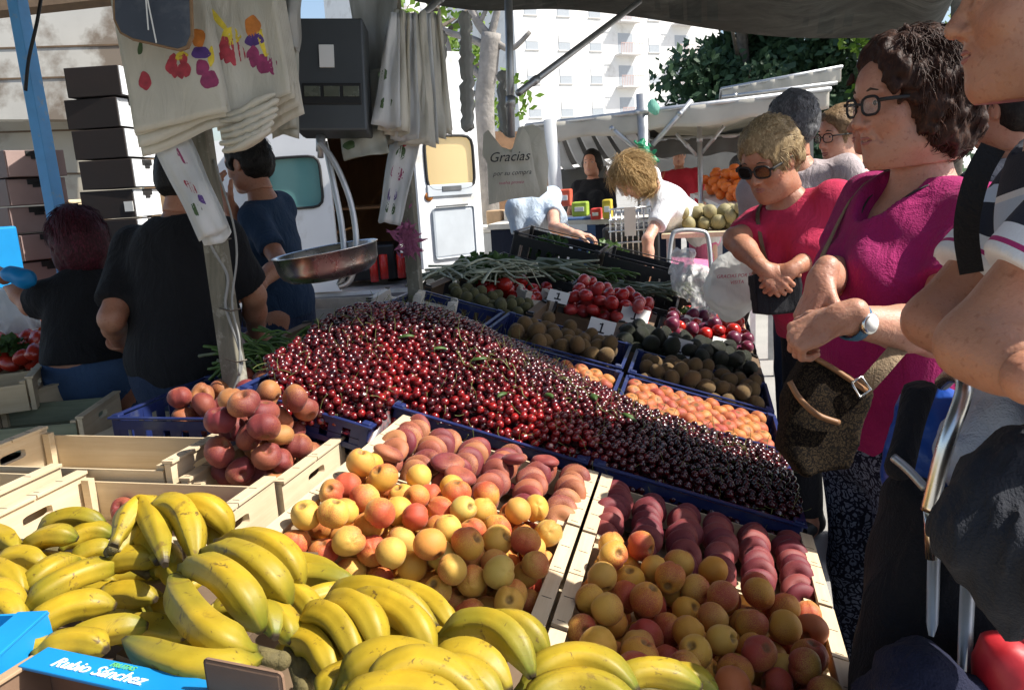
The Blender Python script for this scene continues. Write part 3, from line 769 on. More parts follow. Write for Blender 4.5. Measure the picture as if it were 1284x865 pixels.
# flat peaches standing on edge in rows
flatm = fam('flat_peach', M['flat'], 4, flat=.47, seam=.03, dimple=.26, dw=.34, bottom=.20, n=22, mm=14, lump=.05)
flatd = fam('flat_peach_shaded', M['flatd'], 4, flat=.47, seam=.03, dimple=.26, dw=.34, bottom=.20, n=22, mm=14, lump=.05)
def rows(meshes, s0, s1, u0, u1, h, r, cols, step, label, group, seed, arch=.015, name='flat_peach', cat='flat peach', lean=68, jit=.002):
    q = random.Random(seed); k = 0; base = SHORT.get(group, group)
    for c in range(cols):
        kk = 0
        s = s0+(s1-s0)*(c+.5)/cols; u = u0+r*.5+q.uniform(0, step*.5)
        while u < u1-r*.4:
            t = (u-u0)/(u1-u0); z = h+arch*sin(pi*t)+q.uniform(-jit, jit)
            Mx = MC @ Matrix.Translation((s+q.uniform(-.008, .008), u, z+q.uniform(-.004, .004))) @ Matrix.Rotation(radians(lean-6+q.uniform(-18, 14)), 4, 'X') @ Matrix.Rotation(radians(q.uniform(-20, 20)), 4, 'Y') @ Matrix.Rotation(q.uniform(0, 6.28), 4, 'Z') @ Matrix.Diagonal((r, r, r*q.uniform(.9, 1.05), 1))
            inst(name, q.choice(meshes), M=Mx, label='flat peach in %s, %s from the front in the %s column from left' % (base, ORDW[kk], ORDW[c]), cat=cat, group=group); u += step*q.uniform(.92, 1.08); k += 1; kk += 1
    return k
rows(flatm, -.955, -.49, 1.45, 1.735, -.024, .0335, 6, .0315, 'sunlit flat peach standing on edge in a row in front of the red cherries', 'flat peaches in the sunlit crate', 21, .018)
rows(flatd, -.465, -.01, 1.445, 1.73, -.032, .0335, 6, .0325, 'shade-coloured flat peach standing on edge in a shaded row behind the bottom right peaches', 'flat peaches in the shaded crate', 22, .016)
P = [(-.78, 1.50, .022, .036), (-.74, 1.46, .02, .033), (-.90, 1.475, .015, .034), (-.66, 1.60, .03, .030), (-.60, 1.66, .02, .03)]
fruits('flat_peach', flatm, P, T0, 'flat peach lying loose on top of the sunlit rows of flat peaches', 'flat peach', 'loose flat peaches', 23, .7)
# apricots in neat rows
apr = fam('apricot', M['apricot'], 4, flat=.85, seam=.10, dimple=.14)
def grid_fruit(meshes, s0, s1, u0, u1, h, r, label, cat, group, seed, name, packf=1.85, jz=.004, flat=1, tilt=.6):
    q = random.Random(seed); dx = r*packf; dy = r*packf*.9; j = 0; u = u0+r; base = SHORT.get(group, group)
    while u < u1-r*.6:
        s = s0+r+(dx/2 if j % 2 else 0); kk = 0
        while s < s1-r*.7:
            Mx = MC @ Matrix.Translation((s+q.uniform(-.002, .002), u+q.uniform(-.002, .002), h+q.uniform(-jz, jz))) @ rot_rand(q, tilt) @ Matrix.Scale(r*q.uniform(.93, 1.05), 4)
            inst(name, q.choice(meshes), M=Mx, label='apricot in %s, %s from left in the %s row from the front' % (base, ORDW[min(kk, 25)], ORDW[j]), cat=cat, group=group); s += dx; kk += 1
        u += dy; j += 1
grid_fruit(apr, -.985, -.525, 2.31, 2.61, -.012, .026, 'orange apricot in the neat tray between the cherry peak and the brown kiwis', 'apricot', 'apricots in the left tray', 31, 'apricot')
grid_fruit(apr, -.49, -.02, 2.26, 2.59, -.008, .027, 'orange apricot in the neat tray right behind the dark cherries', 'apricot', 'apricots in the right tray', 32, 'apricot')
kiw = fam('kiwi', M['kiwi'], 3, flat=1.22, seam=0, dimple=.02, bottom=.0, lump=.02, n=16, mm=12)
kig = fam('green_kiwi', M['kiwig'], 3, flat=1.22, seam=0, dimple=.02, bottom=.0, lump=.02, n=16, mm=12)
P = pack(-.96, -.56, 2.68, 3.03, -.06, (.026, .030), 62, dome=.2, cx=-.72, cy=2.82, rnd=rs)
fruits('kiwi', kiw, P, T0, 'brown fuzzy kiwi in the sunlit heap behind the left tray of apricots', 'kiwi', 'brown kiwis in the sunlit heap', 33)
P = pack(-.47, -.03, 2.67, 2.98, -.055, (.025, .028), 62, dome=.02, cy=2.75, rnd=rs)
fruits('kiwi', kiw, P, T0, 'brown kiwi in the shaded crate behind the right tray of apricots', 'kiwi', 'kiwis in the shaded crate', 34)
P = pack(-1.34, -.97, 3.12, 3.40, -.06, (.022, .026), 46, dome=.05, rnd=rs)
fruits('kiwi', kig, P, T0, 'small green kiwi in the dark box left of the brown kiwis', 'kiwi', 'small green kiwis', 35)
avo = fam('avocado', M['avocado'], 3, flat=1.15, seam=0, dimple=-.25, dw=.5, bottom=0, lump=.03, n=16, mm=12)
P = pack(-.60, -.03, 3.08, 3.40, -.055, (.028, .033), 62, dome=.03, rnd=rs)
fruits('avocado', avo, P, T0, 'black rough avocado in the dark box between kiwis and tomatoes', 'avocado', 'avocados in the dark box', 36)
tom = fam('tomato', M['tomato'], 4, flat=.86, seam=0, dimple=.16, lump=.07, n=18, mm=12)
plm = fam('plum', M['plum'], 3, flat=1.1, seam=.08, dimple=.1, n=16, mm=12)
tmr = fam('red_tomato', M['tomred'], 3, flat=1.0, seam=0, dimple=.12, lump=.05, n=16, mm=12)
P = pack(-.88, -.48, 3.48, 3.84, -.05, (.030, .036), 58, dome=.08, rnd=rs)
fruits('tomato', tom, P, T0, 'shiny pink tomato in the middle cardboard tray with the white cards', 'tomato', 'pink tomatoes in the middle tray', 37)
P = pack(-.43, -.03, 3.48, 3.84, -.05, (.026, .032), 70, dome=.05, rnd=rs)
fruits('tomato', tmr, P[::2], T0, 'round red tomato mixed with plums in the right cardboard tray', 'tomato', 'red tomatoes among the plums', 38)
fruits('plum', plm, P[1::2], T0, 'dark purple plum mixed with red tomatoes in the right cardboard tray', 'plum', 'plums among the tomatoes', 39)
P = pack(-1.33, -.96, 3.47, 3.82, -.055, (.030, .036), 26, dome=.05, rnd=rs)
fruits('tomato', tmr, P, T0, 'red tomato in the half-empty tray left of the pink tomatoes', 'tomato', 'red tomatoes in the left tray', 40)
strw = fam('strawberry', M['straw'], 3, flat=1.1, seam=0, dimple=0, bottom=0, elong=.2, n=12, mm=9)
P = pack(-.35, -.04, 3.92, 4.27, -.045, (.015, .019), 130, dome=.05, K=40, rnd=rs)
fruits('strawberry', strw, P, T0, 'bright red strawberry in the pale carton under the clear plastic bag', 'strawberry', 'strawberries in the pale carton', 41)
# ---------------------------------------------------------------- cherries
def cherry_mat(name, stops, stuff=False):
    m, nt, bs = new_mat(name); L = nt.links.new
    if stuff:
        g = N(nt, 'ShaderNodeNewGeometry'); rv = g.outputs['Random Per Island']
        tc = N(nt, 'ShaderNodeTexCoord'); sx = N(nt, 'ShaderNodeSeparateXYZ'); L(tc.outputs['Object'], sx.inputs[0])
        gx = N(nt, 'ShaderNodeAttribute'); gx.attribute_name = 'dark'; src = gx.outputs['Fac']
        a = N(nt, 'ShaderNodeMath', operation='MULTIPLY_ADD'); a.inputs[1].default_value = .45; L(rv, a.inputs[0]); b = N(nt, 'ShaderNodeMath', operation='MULTIPLY'); b.inputs[1].default_value = .75; L(src, b.inputs[0]); L(b.outputs[0], a.inputs[2]); v = a.outputs[0]
    else:
        oi = N(nt, 'ShaderNodeObjectInfo'); v = oi.outputs['Random']
    c = ramp(nt, v, stops); co = coords(nt, 'Object', True); c = mixc(nt, ramp(nt, noise(nt, co, 120, 3), [(.45, (0, 0, 0)), (.8, (.5,)*3)]), c, (.35, .02, .015))
    L(c, bs.inputs['Base Color']); bs.inputs['Roughness'].default_value = .22; bs.inputs['Coat Weight'].default_value = .4; bs.inputs['Coat Roughness'].default_value = .06
    bs.inputs['Specular IOR Level'].default_value = .6
    return m
CS = [(0, (.28, .010, .010)), (.2, (.17, .005, .008)), (.42, (.075, .003, .007)), (.65, (.026, .002, .006)), (1, (.010, .003, .006))]
M['ch_red'] = cherry_mat('cherry_red', [(0, (.30, .010, .010)), (.5, (.19, .006, .008)), (1, (.10, .004, .007))])
M['ch_mid'] = cherry_mat('cherry_mid', [(0, (.12, .005, .008)), (.5, (.055, .003, .007)), (1, (.022, .002, .006))])
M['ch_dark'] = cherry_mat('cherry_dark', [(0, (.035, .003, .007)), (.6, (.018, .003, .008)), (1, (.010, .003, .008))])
M['ch_stuff'] = cherry_mat('cherry_heap', CS, True)
chm = {k: [fruit_mesh('x', None, seed=i, flat=.92, seam=.03, dimple=.2, dw=.3, n=14, mm=10, lump=.03).mesh('cherry_'+k, M['ch_'+k]) for i in range(3)] for k in ('red', 'mid', 'dark')}
mb = MB(); mb.tube(cr_pts([(0, 0, .75), (.15, 0, 1.8), (.5, .1, 3.0), (1.2, .1, 4.0)], 3), [.09, .07, .06, .06, .06, .06, .06, .06, .08, .1], 5); st_me = mb.mesh('cherry_stem', M['stem_g'])
def cherry_h(s, u):
    """height of the cherry heap over the tray plane"""
    # right, dark part: flat with a gentle dome; left part: mound peaking near s=-1.05,u=2.2
    b = .012
    g = .118*math.exp(-(((s+1.12)/.30)**2+((u-2.22)/.30)**2)) + .055*math.exp(-(((s+.75)/.30)**2+((u-2.05)/.30)**2))+.02*math.exp(-(((s+.35)/.25)**2+((u-2.0)/.2)**2))
    e = min(1, max(0, (u-1.62)/.12)) if s < -1.0 else min(1, max(0, (u-1.735)/.09))
    return b*e+g*min(1, e+.0)-.05*(1-e)
def cherry_dark(s, u):
    t = .55+.9*max(0, s+.50)/.25-.55*math.exp(-(((s+.62)/.17)**2+((u-1.85)/.12)**2))-.38*math.exp(-(((s+1.05)/.22)**2+((u-1.85)/.2)**2))+.12*sin(s*19+u*13)
    return max(0, min(1, t))
cand = []; q = random.Random(5)
cells = {}
for layer, dh, tries in ((0, 0, 26000), (1, -.017, 14000)):
    cells = {}; 
    for _ in range(tries):
        s = q.uniform(-1.36, -.018); u = q.uniform(1.62, 2.47)
        umin = 1.745 if s > -.98 else 1.63+.12*max(0, (s+1.36))
        umax = 2.225 if s > -.45 else min(2.47, 2.24+(-.45-s)*.55)
        if s < -1.0: umin = 1.70-.12*(-1.0-s)/.36
        if u < umin or u > umax: continue
        if s < -1.19 and u < 1.9 and (s+1.19) < -(u-1.6): continue
        r = q.uniform(.0094, .0120); h = cherry_h(s, u)+dh+q.uniform(-.0035, .0035); key = (int(s/.02), int(u/.02)); ok = True
        for a in (-1, 0, 1):
            for b in (-1, 0, 1):
                for (s2, u2, h2, r2) in cells.get((key[0]+a, key[1]+b), ()):
                    if (s-s2)**2+(u-u2)**2+(h-h2)**2 < ((r+r2)*.85)**2: ok = False
        if ok: cells.setdefault(key, []).append((s, u, h, r)); cand.append((s, u, h, r, layer))
# the 300 that show largest: nearest of the upper layer
def cdist(c): p = MC @ Vector(c[:3]); return (p-C0).length
toplayer = sorted([c for c in cand if c[4] == 0], key=cdist); indiv = toplayer[:300]; rest = toplayer[300:]+[c for c in cand if c[4] == 1]
for c in indiv:
    s, u, h, r, _ = c; d = cherry_dark(s, u)+q.uniform(-.25, .25); k = 'red' if d < .30 else ('mid' if d < .62 else 'dark')
    ci = int((s+.955)/.0775) if s < -.49 else 6+int((s+.465)/.0758); ci = max(0, min(11, ci)); rowc = int((u-1.74)/.05)
    lab = '%s cherry, %s strip of the heap, behind the %s %s flat peach column' % ({'red': 'bright red', 'mid': 'wine red', 'dark': 'nearly black'}[k], ['lowest', 'second', 'third', 'fourth'][max(0, min(3, rowc))], ORDW[ci % 6], 'sunlit' if ci < 6 else 'shaded')
    Mx = MC @ Matrix.Translation((s, u, h)) @ rot_rand(q, 1.9) @ Matrix.Scale(r, 4)
    o = inst('cherry', q.choice(chm[k]), M=Mx, label=lab, cat='cherry', group='cherries in the heap')
    if q.random() < .28: inst('stem', st_me, o)
me0 = fruit_mesh('x', None, flat=.92, seam=.03, dimple=.2, dw=.3, n=11, mm=8, lump=.03)
bv = np.array(me0.v); bf = me0.f; sm_ = MB(); sm_.tube(cr_pts([(0, 0, .75), (.15, 0, 1.8), (.5, .1, 3.0), (1.2, .1, 4.0)], 2), .075, 3, cap=False); sv = np.array(sm_.v)
mb = MB(); dk = []
for (s, u, h, r, l) in rest:
    R = np.array((MC @ Matrix.Translation((s, u, h)) @ rot_rand(q, 1.9) @ Matrix.Scale(r, 4)))
    v = bv @ R[:3, :3].T+R[:3, 3]; mb.add(v, bf, 0, True); d = cherry_dark(s, u); dk += [d]*len(v)
    if l == 0 and q.random() < .3:
        v = sv @ R[:3, :3].T+R[:3, 3]; mb.add(v, sm_.f, 1, True); dk += [0]*len(v)
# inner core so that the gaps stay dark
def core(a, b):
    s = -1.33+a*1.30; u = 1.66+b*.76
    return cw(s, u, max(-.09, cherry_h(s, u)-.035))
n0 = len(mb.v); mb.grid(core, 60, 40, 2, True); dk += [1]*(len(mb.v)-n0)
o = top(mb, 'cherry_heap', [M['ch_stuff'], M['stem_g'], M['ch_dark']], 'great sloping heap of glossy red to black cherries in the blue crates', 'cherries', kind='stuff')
at_ = o.data.attributes.new('dark', 'FLOAT', 'POINT'); at_.data.foreach_set('value', dk)
# long stray stems on the cherries
for i in range(9):
    s = -.95+.055*i; u = q.uniform(1.76, 2.1); a = q.uniform(-.9, .3); L = q.uniform(.06, .13); P = []
    for k in range(5): t = k/4-.5; ss, uu = s+cos(a)*L*t, u+sin(a)*L*t; P.append(cw(ss, uu, cherry_h(ss, uu)+.016+.008*sin(k*2+i)))
    mb = MB(); mb.tube(cr_pts(P, 4), .0013, 5); top(mb, 'grass_stem', M['stem_g'], 'dry green stem lying on the cherries, %s from left' % ORDW[i], 'stem', 'loose stems on the cherries')
for i in range(7):
    s = -1.08+.105*i; u = q.uniform(1.80, 2.05); p = cw(s, u, cherry_h(s, u)+.014); a = Vector((q.gauss(0, 1), q.gauss(0, 1), .1)).normalized(); b_ = a.cross(Vector((0, 0, 1))).normalized(); mb = MB()
    mb.grid(lambda x, y: p+a*(.045*(x-.5))+b_*(.011*sin(pi*x)**.8*(2*y-1))+Vector((0, 0, .006*sin(x*3)-.005*(2*y-1)**2)), 8, 4, 0, True, None, .0006); top(mb, 'cherry_leaf', M['leaf'], 'small green leaf on the cherries, %s from left' % ORDW[i], 'leaf', 'leaves on the cherries')
# ---------------------------------------------------------------- bananas
def banana_mat(name, green):
    m, nt, bs = new_mat(name); L = nt.links.new; co = coords(nt, 'Object', True)
    at1 = N(nt, 'ShaderNodeAttribute'); at1.attribute_name = 'along'; t = at1.outputs['Fac']; at2 = N(nt, 'ShaderNodeAttribute'); at2.attribute_name = 'edge'
    n = noise(nt, co, 30, 3); c = ramp(nt, n, [(.25, (.39, .245, .012)), (.75, (.55, .365, .022))])
    gr = (.11, .135, .014)
    gm = ramp(nt, t, [(.0, (.9*green,)*3), (.22, (.5*green,)*3), (.5, (.12*green,)*3), (.8, (.55*green,)*3), (.97, (.95*green,)*3)])
    c = mixc(nt, gm, c, gr); nn = noise(nt, co, 9, 2); c = mixc(nt, ramp(nt, nn, [(.45, (0, 0, 0)), (.75, (.55*green,)*3)]), c, gr)
    c = mixc(nt, ramp(nt, at2.outputs['Fac'], [(.72, (0, 0, 0)), (1, (.30,)*3)]), c, (.35, .24, .03))
    # bruises and streaks
    sp = noise(nt, scaled(nt, co, (1, 1, 1)), 70, 4, .7, .5); c = mixc(nt, ramp(nt, sp, [(.61, (0, 0, 0)), (.68, (.85,)*3)]), c, (.09, .05, .015))
    sp = noise(nt, co, 22, 6, .75, 1.0); c = mixc(nt, ramp(nt, sp, [(.59, (0, 0, 0)), (.66, (.65,)*3)]), c, (.13, .075, .02))
    c = mixc(nt, ramp(nt, t, [(.0, (1,)*3), (.035, (0,)*3), (.965, (0,)*3), (.99, (1,)*3)]), c, (.05, .035, .02))
    L(c, bs.inputs['Base Color']); bs.inputs['Roughness'].default_value = .5; bs.inputs['Specular IOR Level'].default_value = .35
    bs.inputs['Subsurface Weight'].default_value = .1; bs.inputs['Subsurface Radius'].default_value = (1, .7, .1); bs.inputs['Subsurface Scale'].default_value = .004
    bump(nt, bs, noise(nt, co, 60, 4), .25, .002); return m
M['banana'] = banana_mat('banana_yellow', .55); M['bananag'] = banana_mat('banana_greenish', 1.0)
M['crown'] = mat('banana_crown', (.12, .095, .035), .85, .4, 60, bmp=.8, bscale=160)
def banana_obj(P3, r, parent, green=False, seed=0):
    rs_ = random.Random(seed); n = 16
    a, b, c = P3; pts = bez(a, b, c, n); r = r*.93
    mb = MB(); al = []; ed = []; org = Vector(parent.matrix_basis.translation); nseg = 15; prev = None; rings = []
    nrm = (Vector(b)-(Vector(a)+Vector(c))/2)
    for i, p in enumerate(pts):
        t = i/n; tg = (pts[min(i+1, n)]-pts[max(i-1, 0)]).normalized()
        # profile: stalk, body, blossom tip
        k = min(1, .34+max(0, t-.05)/.16*.66) if t < .21 else (1 if t < .72 else max(.24, 1-((t-.72)/.28)**2.0*.78))
        k *= 1+.03*sin(t*9+seed)
        x = tg.cross(nrm)
        if x.length < 1e-5: x = tg.cross(Vector((0, 0, 1)))
        x.normalize(); z = x.cross(tg)
        for q in range(nseg):
            an = 2*pi*q/nseg; e = .5+.5*cos(5*an); f = (1+.115*(e**3*2-.62))
            mb.v.append(tuple(p+(x*cos(an)+z*sin(an))*r*k*f-org)); al.append(t); ed.append(e)
    for i in range(n):
        for q in range(nseg):
            a_ = i*nseg+q; b_ = i*nseg+(q+1) % nseg; mb.f.append((a_, b_, b_+nseg, a_+nseg)); mb.m.append(0); mb.sm.append(True)
    mb.f.append(tuple(range(nseg))[::-1]); mb.m.append(0); mb.sm.append(False); q0 = n*nseg; mb.f.append(tuple(range(q0, q0+nseg))); mb.m.append(0); mb.sm.append(False)
    o = mb.build('banana', M['bananag'] if green else M['banana'], parent)
    for nm, arr in (('along', al), ('edge', ed)):
        t = o.data.attributes.new(nm, 'FLOAT', 'POINT'); t.data.foreach_set('value', arr)
    return o
def bunch(label, crown, items, zc, r=.0175, green=False):
    """items: three photo pixels + heights (start/stalk, middle, tip)"""
    cpx, cpy, cz = crown; org = atz(cpx, cpy, cz)
    e = empty('banana_bunch', org, label, 'bananas', 'banana bunches')
    for i, it in enumerate(items):
        (p0, p1, p2) = it[:3]; z0, z1, z2 = it[3] if len(it) > 3 else (zc-.012, zc+.012, zc-.02)
        g = it[4] if len(it) > 4 else green; rr = it[5] if len(it) > 5 else r
        banana_obj([atz(*p0, z0), atz(*p1, z1), atz(*p2, z2)], rr, e, g, i*7+int(cpx))
    mb = MB(); st = [atz(*it[0], (it[3][0] if len(it) > 3 else zc-.012)) for it in items]; c = org; 
    for p in st:
        if (p-c).length < .12: mb.tube([c, (c+p)/2, p], [.0095, .008, .0065], 8)
    mb.sphere(tuple(c), (.011, .010, .010), 10, 7)
    wbuild(mb, 'crown', M['crown'], e); return e
bunch('bunch of bananas with its tips cut by the left picture edge, brightest yellow', (-30, 700, .90), [
    ((-25, 668), (0, 672), (22, 690), (.90, .905, .90)), ((-30, 720), (5, 716), (30, 744), (.91, .925, .91)), ((-30, 745), (0, 742), (30, 768), (.92, .935, .91)),
    ((-30, 770), (5, 758), (28, 790), (.93, .94, .92)), ((-10, 712), (28, 698), (56, 710), (.88, .895, .885)), ], .9)
bunch('greenish banana bunch behind, left of the topmost bunch', (20, 690, .86), [
    ((45, 672), (88, 648), (132, 658), (.87, .90, .885)), ((30, 690), (62, 672), (98, 676), (.885, .91, .90)), ((75, 690), (110, 668), (142, 672), (.865, .88, .87)), ((85, 705), (118, 690), (140, 690), (.87, .88, .875))], .9, green=True)
bunch('long straight bananas stacked flat on the left behind the blue carton', (25, 790, .87), [
    ((30, 768), (88, 726), (152, 710), (.925, .95, .935), True), ((125, 715), (165, 700), (202, 705), (.93, .95, .94)), ((32, 800), (85, 762), (146, 760), (.935, .955, .945)), ((120, 758), (158, 744), (196, 752), (.90, .915, .91)),
    ((30, 745), (62, 715), (100, 704), (.90, .92, .905), True), ((80, 812), (130, 790), (186, 784), (.925, .935, .93), True), ((150, 790), (200, 785), (232, 800), (.905, .915, .905)), ((40, 822), (95, 806), (134, 815), (.935, .94, .935)), ((100, 760), (150, 762), (192, 780), (.88, .88, .87), True), ((20, 830), (60, 815), (100, 835), (.925, .93, .925), True)], .93)
bunch('topmost banana bunch with a dark crown, in front of the empty crate', (140, 692, .955), [
    ((142, 686), (182, 636), (207, 708), (.975, .995, .965), False, .021), ((178, 650), (226, 640), (246, 706), (.985, 1.0, .955), False, .020), ((205, 640), (258, 636), (288, 674), (.98, .99, .945), False, .019),
    ((146, 694), (176, 672), (198, 706), (.96, .965, .95), False, .018), ((196, 705), (205, 690), (218, 720), (.93, .945, .93), True), ((225, 650), (262, 648), (268, 690), (.95, .96, .93)), ((188, 722), (212, 712), (228, 740), (.92, .93, .92), True)], .97)
bunch('big green-edged banana bunch in the centre with a woody crown at its lower right', (352, 828, .955), [
    ((320, 816), (252, 782), (217, 722), (.965, .995, .955), True, .019), ((228, 712), (284, 726), (328, 792), (.965, 1.0, .95), True, .020), ((252, 692), (318, 706), (362, 762), (.96, .99, .935), True, .0195), ((272, 680), (340, 684), (378, 738), (.95, .975, .925), False, .0185),
    ((325, 824), (245, 838), (157, 802), (.965, .985, .965), True, .018), ((322, 752), (352, 776), (366, 806), (.93, .94, .93), True, .017), ((352, 740), (380, 752), (396, 776), (.92, .925, .91), True, .016), ((290, 790), (330, 770), (345, 800), (.94, .95, .94), True, .017), ((225, 775), (260, 790), (300, 812), (.925, .93, .925), True, .017)], .96, green=True)
bunch('speckled yellow banana bunch in front of the sunlit peaches', (380, 860, .90), [
    ((405, 760), (470, 740), (548, 788), (.90, .93, .90), False, .0185), ((398, 775), (448, 762), (478, 826), (.925, .955, .92), False, .019), ((372, 790), (418, 776), (450, 842), (.92, .95, .915), False, .0185), ((425, 765), (496, 762), (542, 826), (.92, .945, .91), False, .019),
    ((362, 812), (395, 806), (418, 856), (.915, .93, .91), False, .0175), ((474, 806), (505, 806), (526, 840), (.90, .91, .895), False, .017), ((470, 745), (530, 750), (570, 796), (.885, .90, .88), False, .017), ((540, 790), (552, 800), (566, 806), (.885, .89, .88), False, .014)], .92)
bunch('banana bunch at the bottom edge with long curved top fruit', (418, 880, .92), [
    ((425, 872), (490, 826), (592, 868), (.93, .955, .93), False, .021), ((455, 890), (525, 838), (612, 890), (.94, .96, .93), False, .021), ((402, 884), (425, 854), (455, 848), (.92, .925, .92), False, .018), ((415, 905), (500, 870), (590, 905), (.94, .955, .94), False, .021)], .93)
bunch('yellow-green banana bunch below the wooden rail between the peaches', (535, 850, .88), [
    ((545, 806), (618, 784), (668, 850), (.895, .925, .89), True, .0185), ((590, 795), (646, 782), (686, 834), (.885, .91, .87), True, .018), ((542, 822), (575, 806), (606, 828), (.89, .895, .885), True, .016), ((540, 842), (590, 822), (640, 866), (.90, .915, .89), False, .0185), ((530, 862), (580, 846), (630, 885), (.91, .92, .90), True, .019)], .9)
bunch('shaded banana bunch at the bottom edge under the right peaches', (880, 875, .82), [
    ((648, 872), (722, 826), (800, 868), (.865, .885, .86), True, .0185), ((775, 862), (815, 842), (880, 862), (.84, .85, .83), True, .017), ((650, 900), (720, 858), (810, 900), (.87, .88, .865), True, .019), ((800, 880), (850, 850), (900, 870), (.82, .83, .815), True, .017)], .86)
# lower layer of bananas that fills the gaps, and a dark tray added to keep the gaps shaded
rq = random.Random(17); its = []
for i in range(26):
    x = rq.uniform(40, 400); y = rq.uniform(705, 850) if x > 120 else rq.uniform(700, 790); a = rq.uniform(-.6, .5)+(pi if rq.random() < .3 else 0); L = rq.uniform(58, 72); dx_, dy_ = cos(a)*L, sin(a)*L*.6; z = rq.uniform(.825, .86)
    its.append(((x-dx_, y-dy_), (x, y-14), (x+dx_, y+dy_), (z, z+.014, z), rq.random() < .5, rq.uniform(.016, .019)))
bunch('bananas at the bottom of the pile showing in the gaps', (5, 860, .80), its, .85)
carton(Matrix.Translation((-.93, .90, .752)) @ Matrix.Rotation(radians(2), 4, 'Z'), .66, .36, .09, 'dark cardboard tray added under the left banana pile to darken its gaps', M['cardd'])
# ---------------------------------------------------------------- blue cartons, front left
def text_mesh(s, size, ext=.0005, shear=0, bold=0):
    c = bpy.data.curves.new('t', 'FONT'); c.body = s; c.size = size; c.extrude = ext; c.shear = shear; c.offset = bold; c.align_x = 'CENTER'; c.align_y = 'CENTER'; c.resolution_u = 3
    o = bpy.data.objects.new('t', c); COL.objects.link(o); dg = bpy.context.evaluated_depsgraph_get(); me = bpy.data.meshes.new_from_object(o.evaluated_get(dg)); bpy.data.objects.remove(o)
    V = [v.co.copy() for v in me.vertices]; F = [tuple(p.vertices) for p in me.polygons]; bpy.data.meshes.remove(me); return V, F
M['txt_w'] = mat('white_print', (.75, .77, .80), .6, .04); M['txt_g'] = mat('green_print', (.12, .45, .16), .6, .05); M['txt_r'] = mat('red_print', (.5, .05, .12), .6, .05)
M['card_in'] = mat('carton_inside', (.20, .12, .075), .9, .15, 20, bmp=.2, bscale=70)
A = atz(44, 822, .985); B = atz(285, 874, .985)   # front-left flap line of the near carton
dx = (B-A); dx.z = 0; L = dx.length; dx.normalize(); dy = Vector((-dx.y, dx.x, 0))
MT = Matrix((( dx.x, dy.x, 0, A.x), (dx.y, dy.y, 0, A.y), (0, 0, 1, .88), (0, 0, 0, 1)))
e = empty('banana_carton', M=MT, label='open bright blue fruit carton with white lettering on its flap, at the bottom left corner', cat='box')
W = L+.06
mb = MB(); mb.box((W/2, .012, .05), (W, .004, .10)); mb.box((W/2, -.30, .05), (W, .004, .10)); mb.box((0, -.144, .05), (.004, .306, .10)); mb.box((W, -.144, .05), (.004, .306, .10)); mb.box((W/2, -.144, .0), (W, .30, .004)); mb.build('body', M['card_in'], e)
mb = MB(); mb.box((W/2, .0125-.0145, .1045), (W, .034, .004), bev=.0012); mb.box((W/2, .0165, .05), (W+.002, .002, .105)); mb.build('flap', M['cyan'], e)
V, F = text_mesh('Rubio Sánchez', .0195, .0004, .25, .00015); mb = MB(); mb.add([(v.x+W*.30, v.y-.0045, .1072+v.z) for v in V], F); mb.build('lettering', M['txt_w'], e)
V, F = text_mesh('FRUTAS', .0085, .0004, .2, .0001); mb = MB(); mb.add([(v.x+W*.36, v.y+.0078, .1072+v.z) for v in V], F); mb.build('small_lettering', M['txt_g'], e)
mb = MB(); mb.box((W*.86, .004, .113), (.085, .005, .05), bev=.004); mb.build('tab', M['card_in'], e)
mb = MB(); mb.box((0, -.144, .103), (.012, .29, .004), bev=.001); mb.build('end_flap', M['card'], e)
p = atz(-14, 800, .955); MT = Matrix.Translation((p.x, p.y, .85)) @ Matrix.Rotation(radians(12), 4, 'Z')
e = empty('banana_carton', M=MT, label='blue fruit carton cut by the left picture edge, below the bananas', cat='box')
mb = MB()
for sx in (-1, 1): mb.box((sx*.045, -.04, .055), (.004, .15, .115))
for sy in (-1, 1): mb.box((0, -.04+sy*.077, .055), (.094, .004, .115))
mb.box((0, -.04, 0), (.09, .15, .004)); mb.build('body', M['cyan'], e)
mb = MB(); mb.box((.030, -.04, .1145), (.036, .152, .004), bev=.001); mb.build('flap', M['cyan'], e)
# ---------------------------------------------------------------- price cards, posts, scale, hanging bags
def card_thing(px, py, z_su, label, w=.125, h=.085, tilt=48, yaw=0, txt='1'):
    s, u = su(px, py, z_su); e = empty('price_card', M=MC @ Matrix.Translation((s, u, z_su)) @ Matrix.Rotation(radians(yaw), 4, 'Z') @ Matrix.Rotation(radians(tilt), 4, 'X'), label=label, cat='price card')
    mb = MB(); mb.box((0, 0, 0), (w, h, .0015)); mb.build('card', M['paper'], e)
    mb = MB(); mb.box((0, .004, .0012), (.007, h*.5, .0006)); mb.box((0, -h*.22, .0012), (.030, .007, .0006)); mb.box((-.006, h*.22, .0012), (.010, .006, .0006)); mb.build('mark', M['ink'], e)
    mb = MB(); mb.box((0, -h*.5-.02, 0), (.012, .05, .004)); mb.build('clip', M['blackp'], e)
card_thing(796, 396, .03, 'white price card with a black figure, standing behind the pink tomatoes')
card_thing(754, 412, .02, 'white price card with a black figure, leaning in front of the pink tomatoes', w=.105)
card_thing(851, 436, .02, 'white price card with a black figure, at the front of the plum tray', w=.10)
card_thing(700, 372, .05, 'small white price card standing in the greens left of the pink tomatoes', w=.09, h=.06)
card_thing(905, 432, .03, 'small white price card at the right end of the plum tray', w=.08, h=.06)
card_thing(868, 404, .04, 'small white price card in front of the strawberries', w=.08, h=.06)
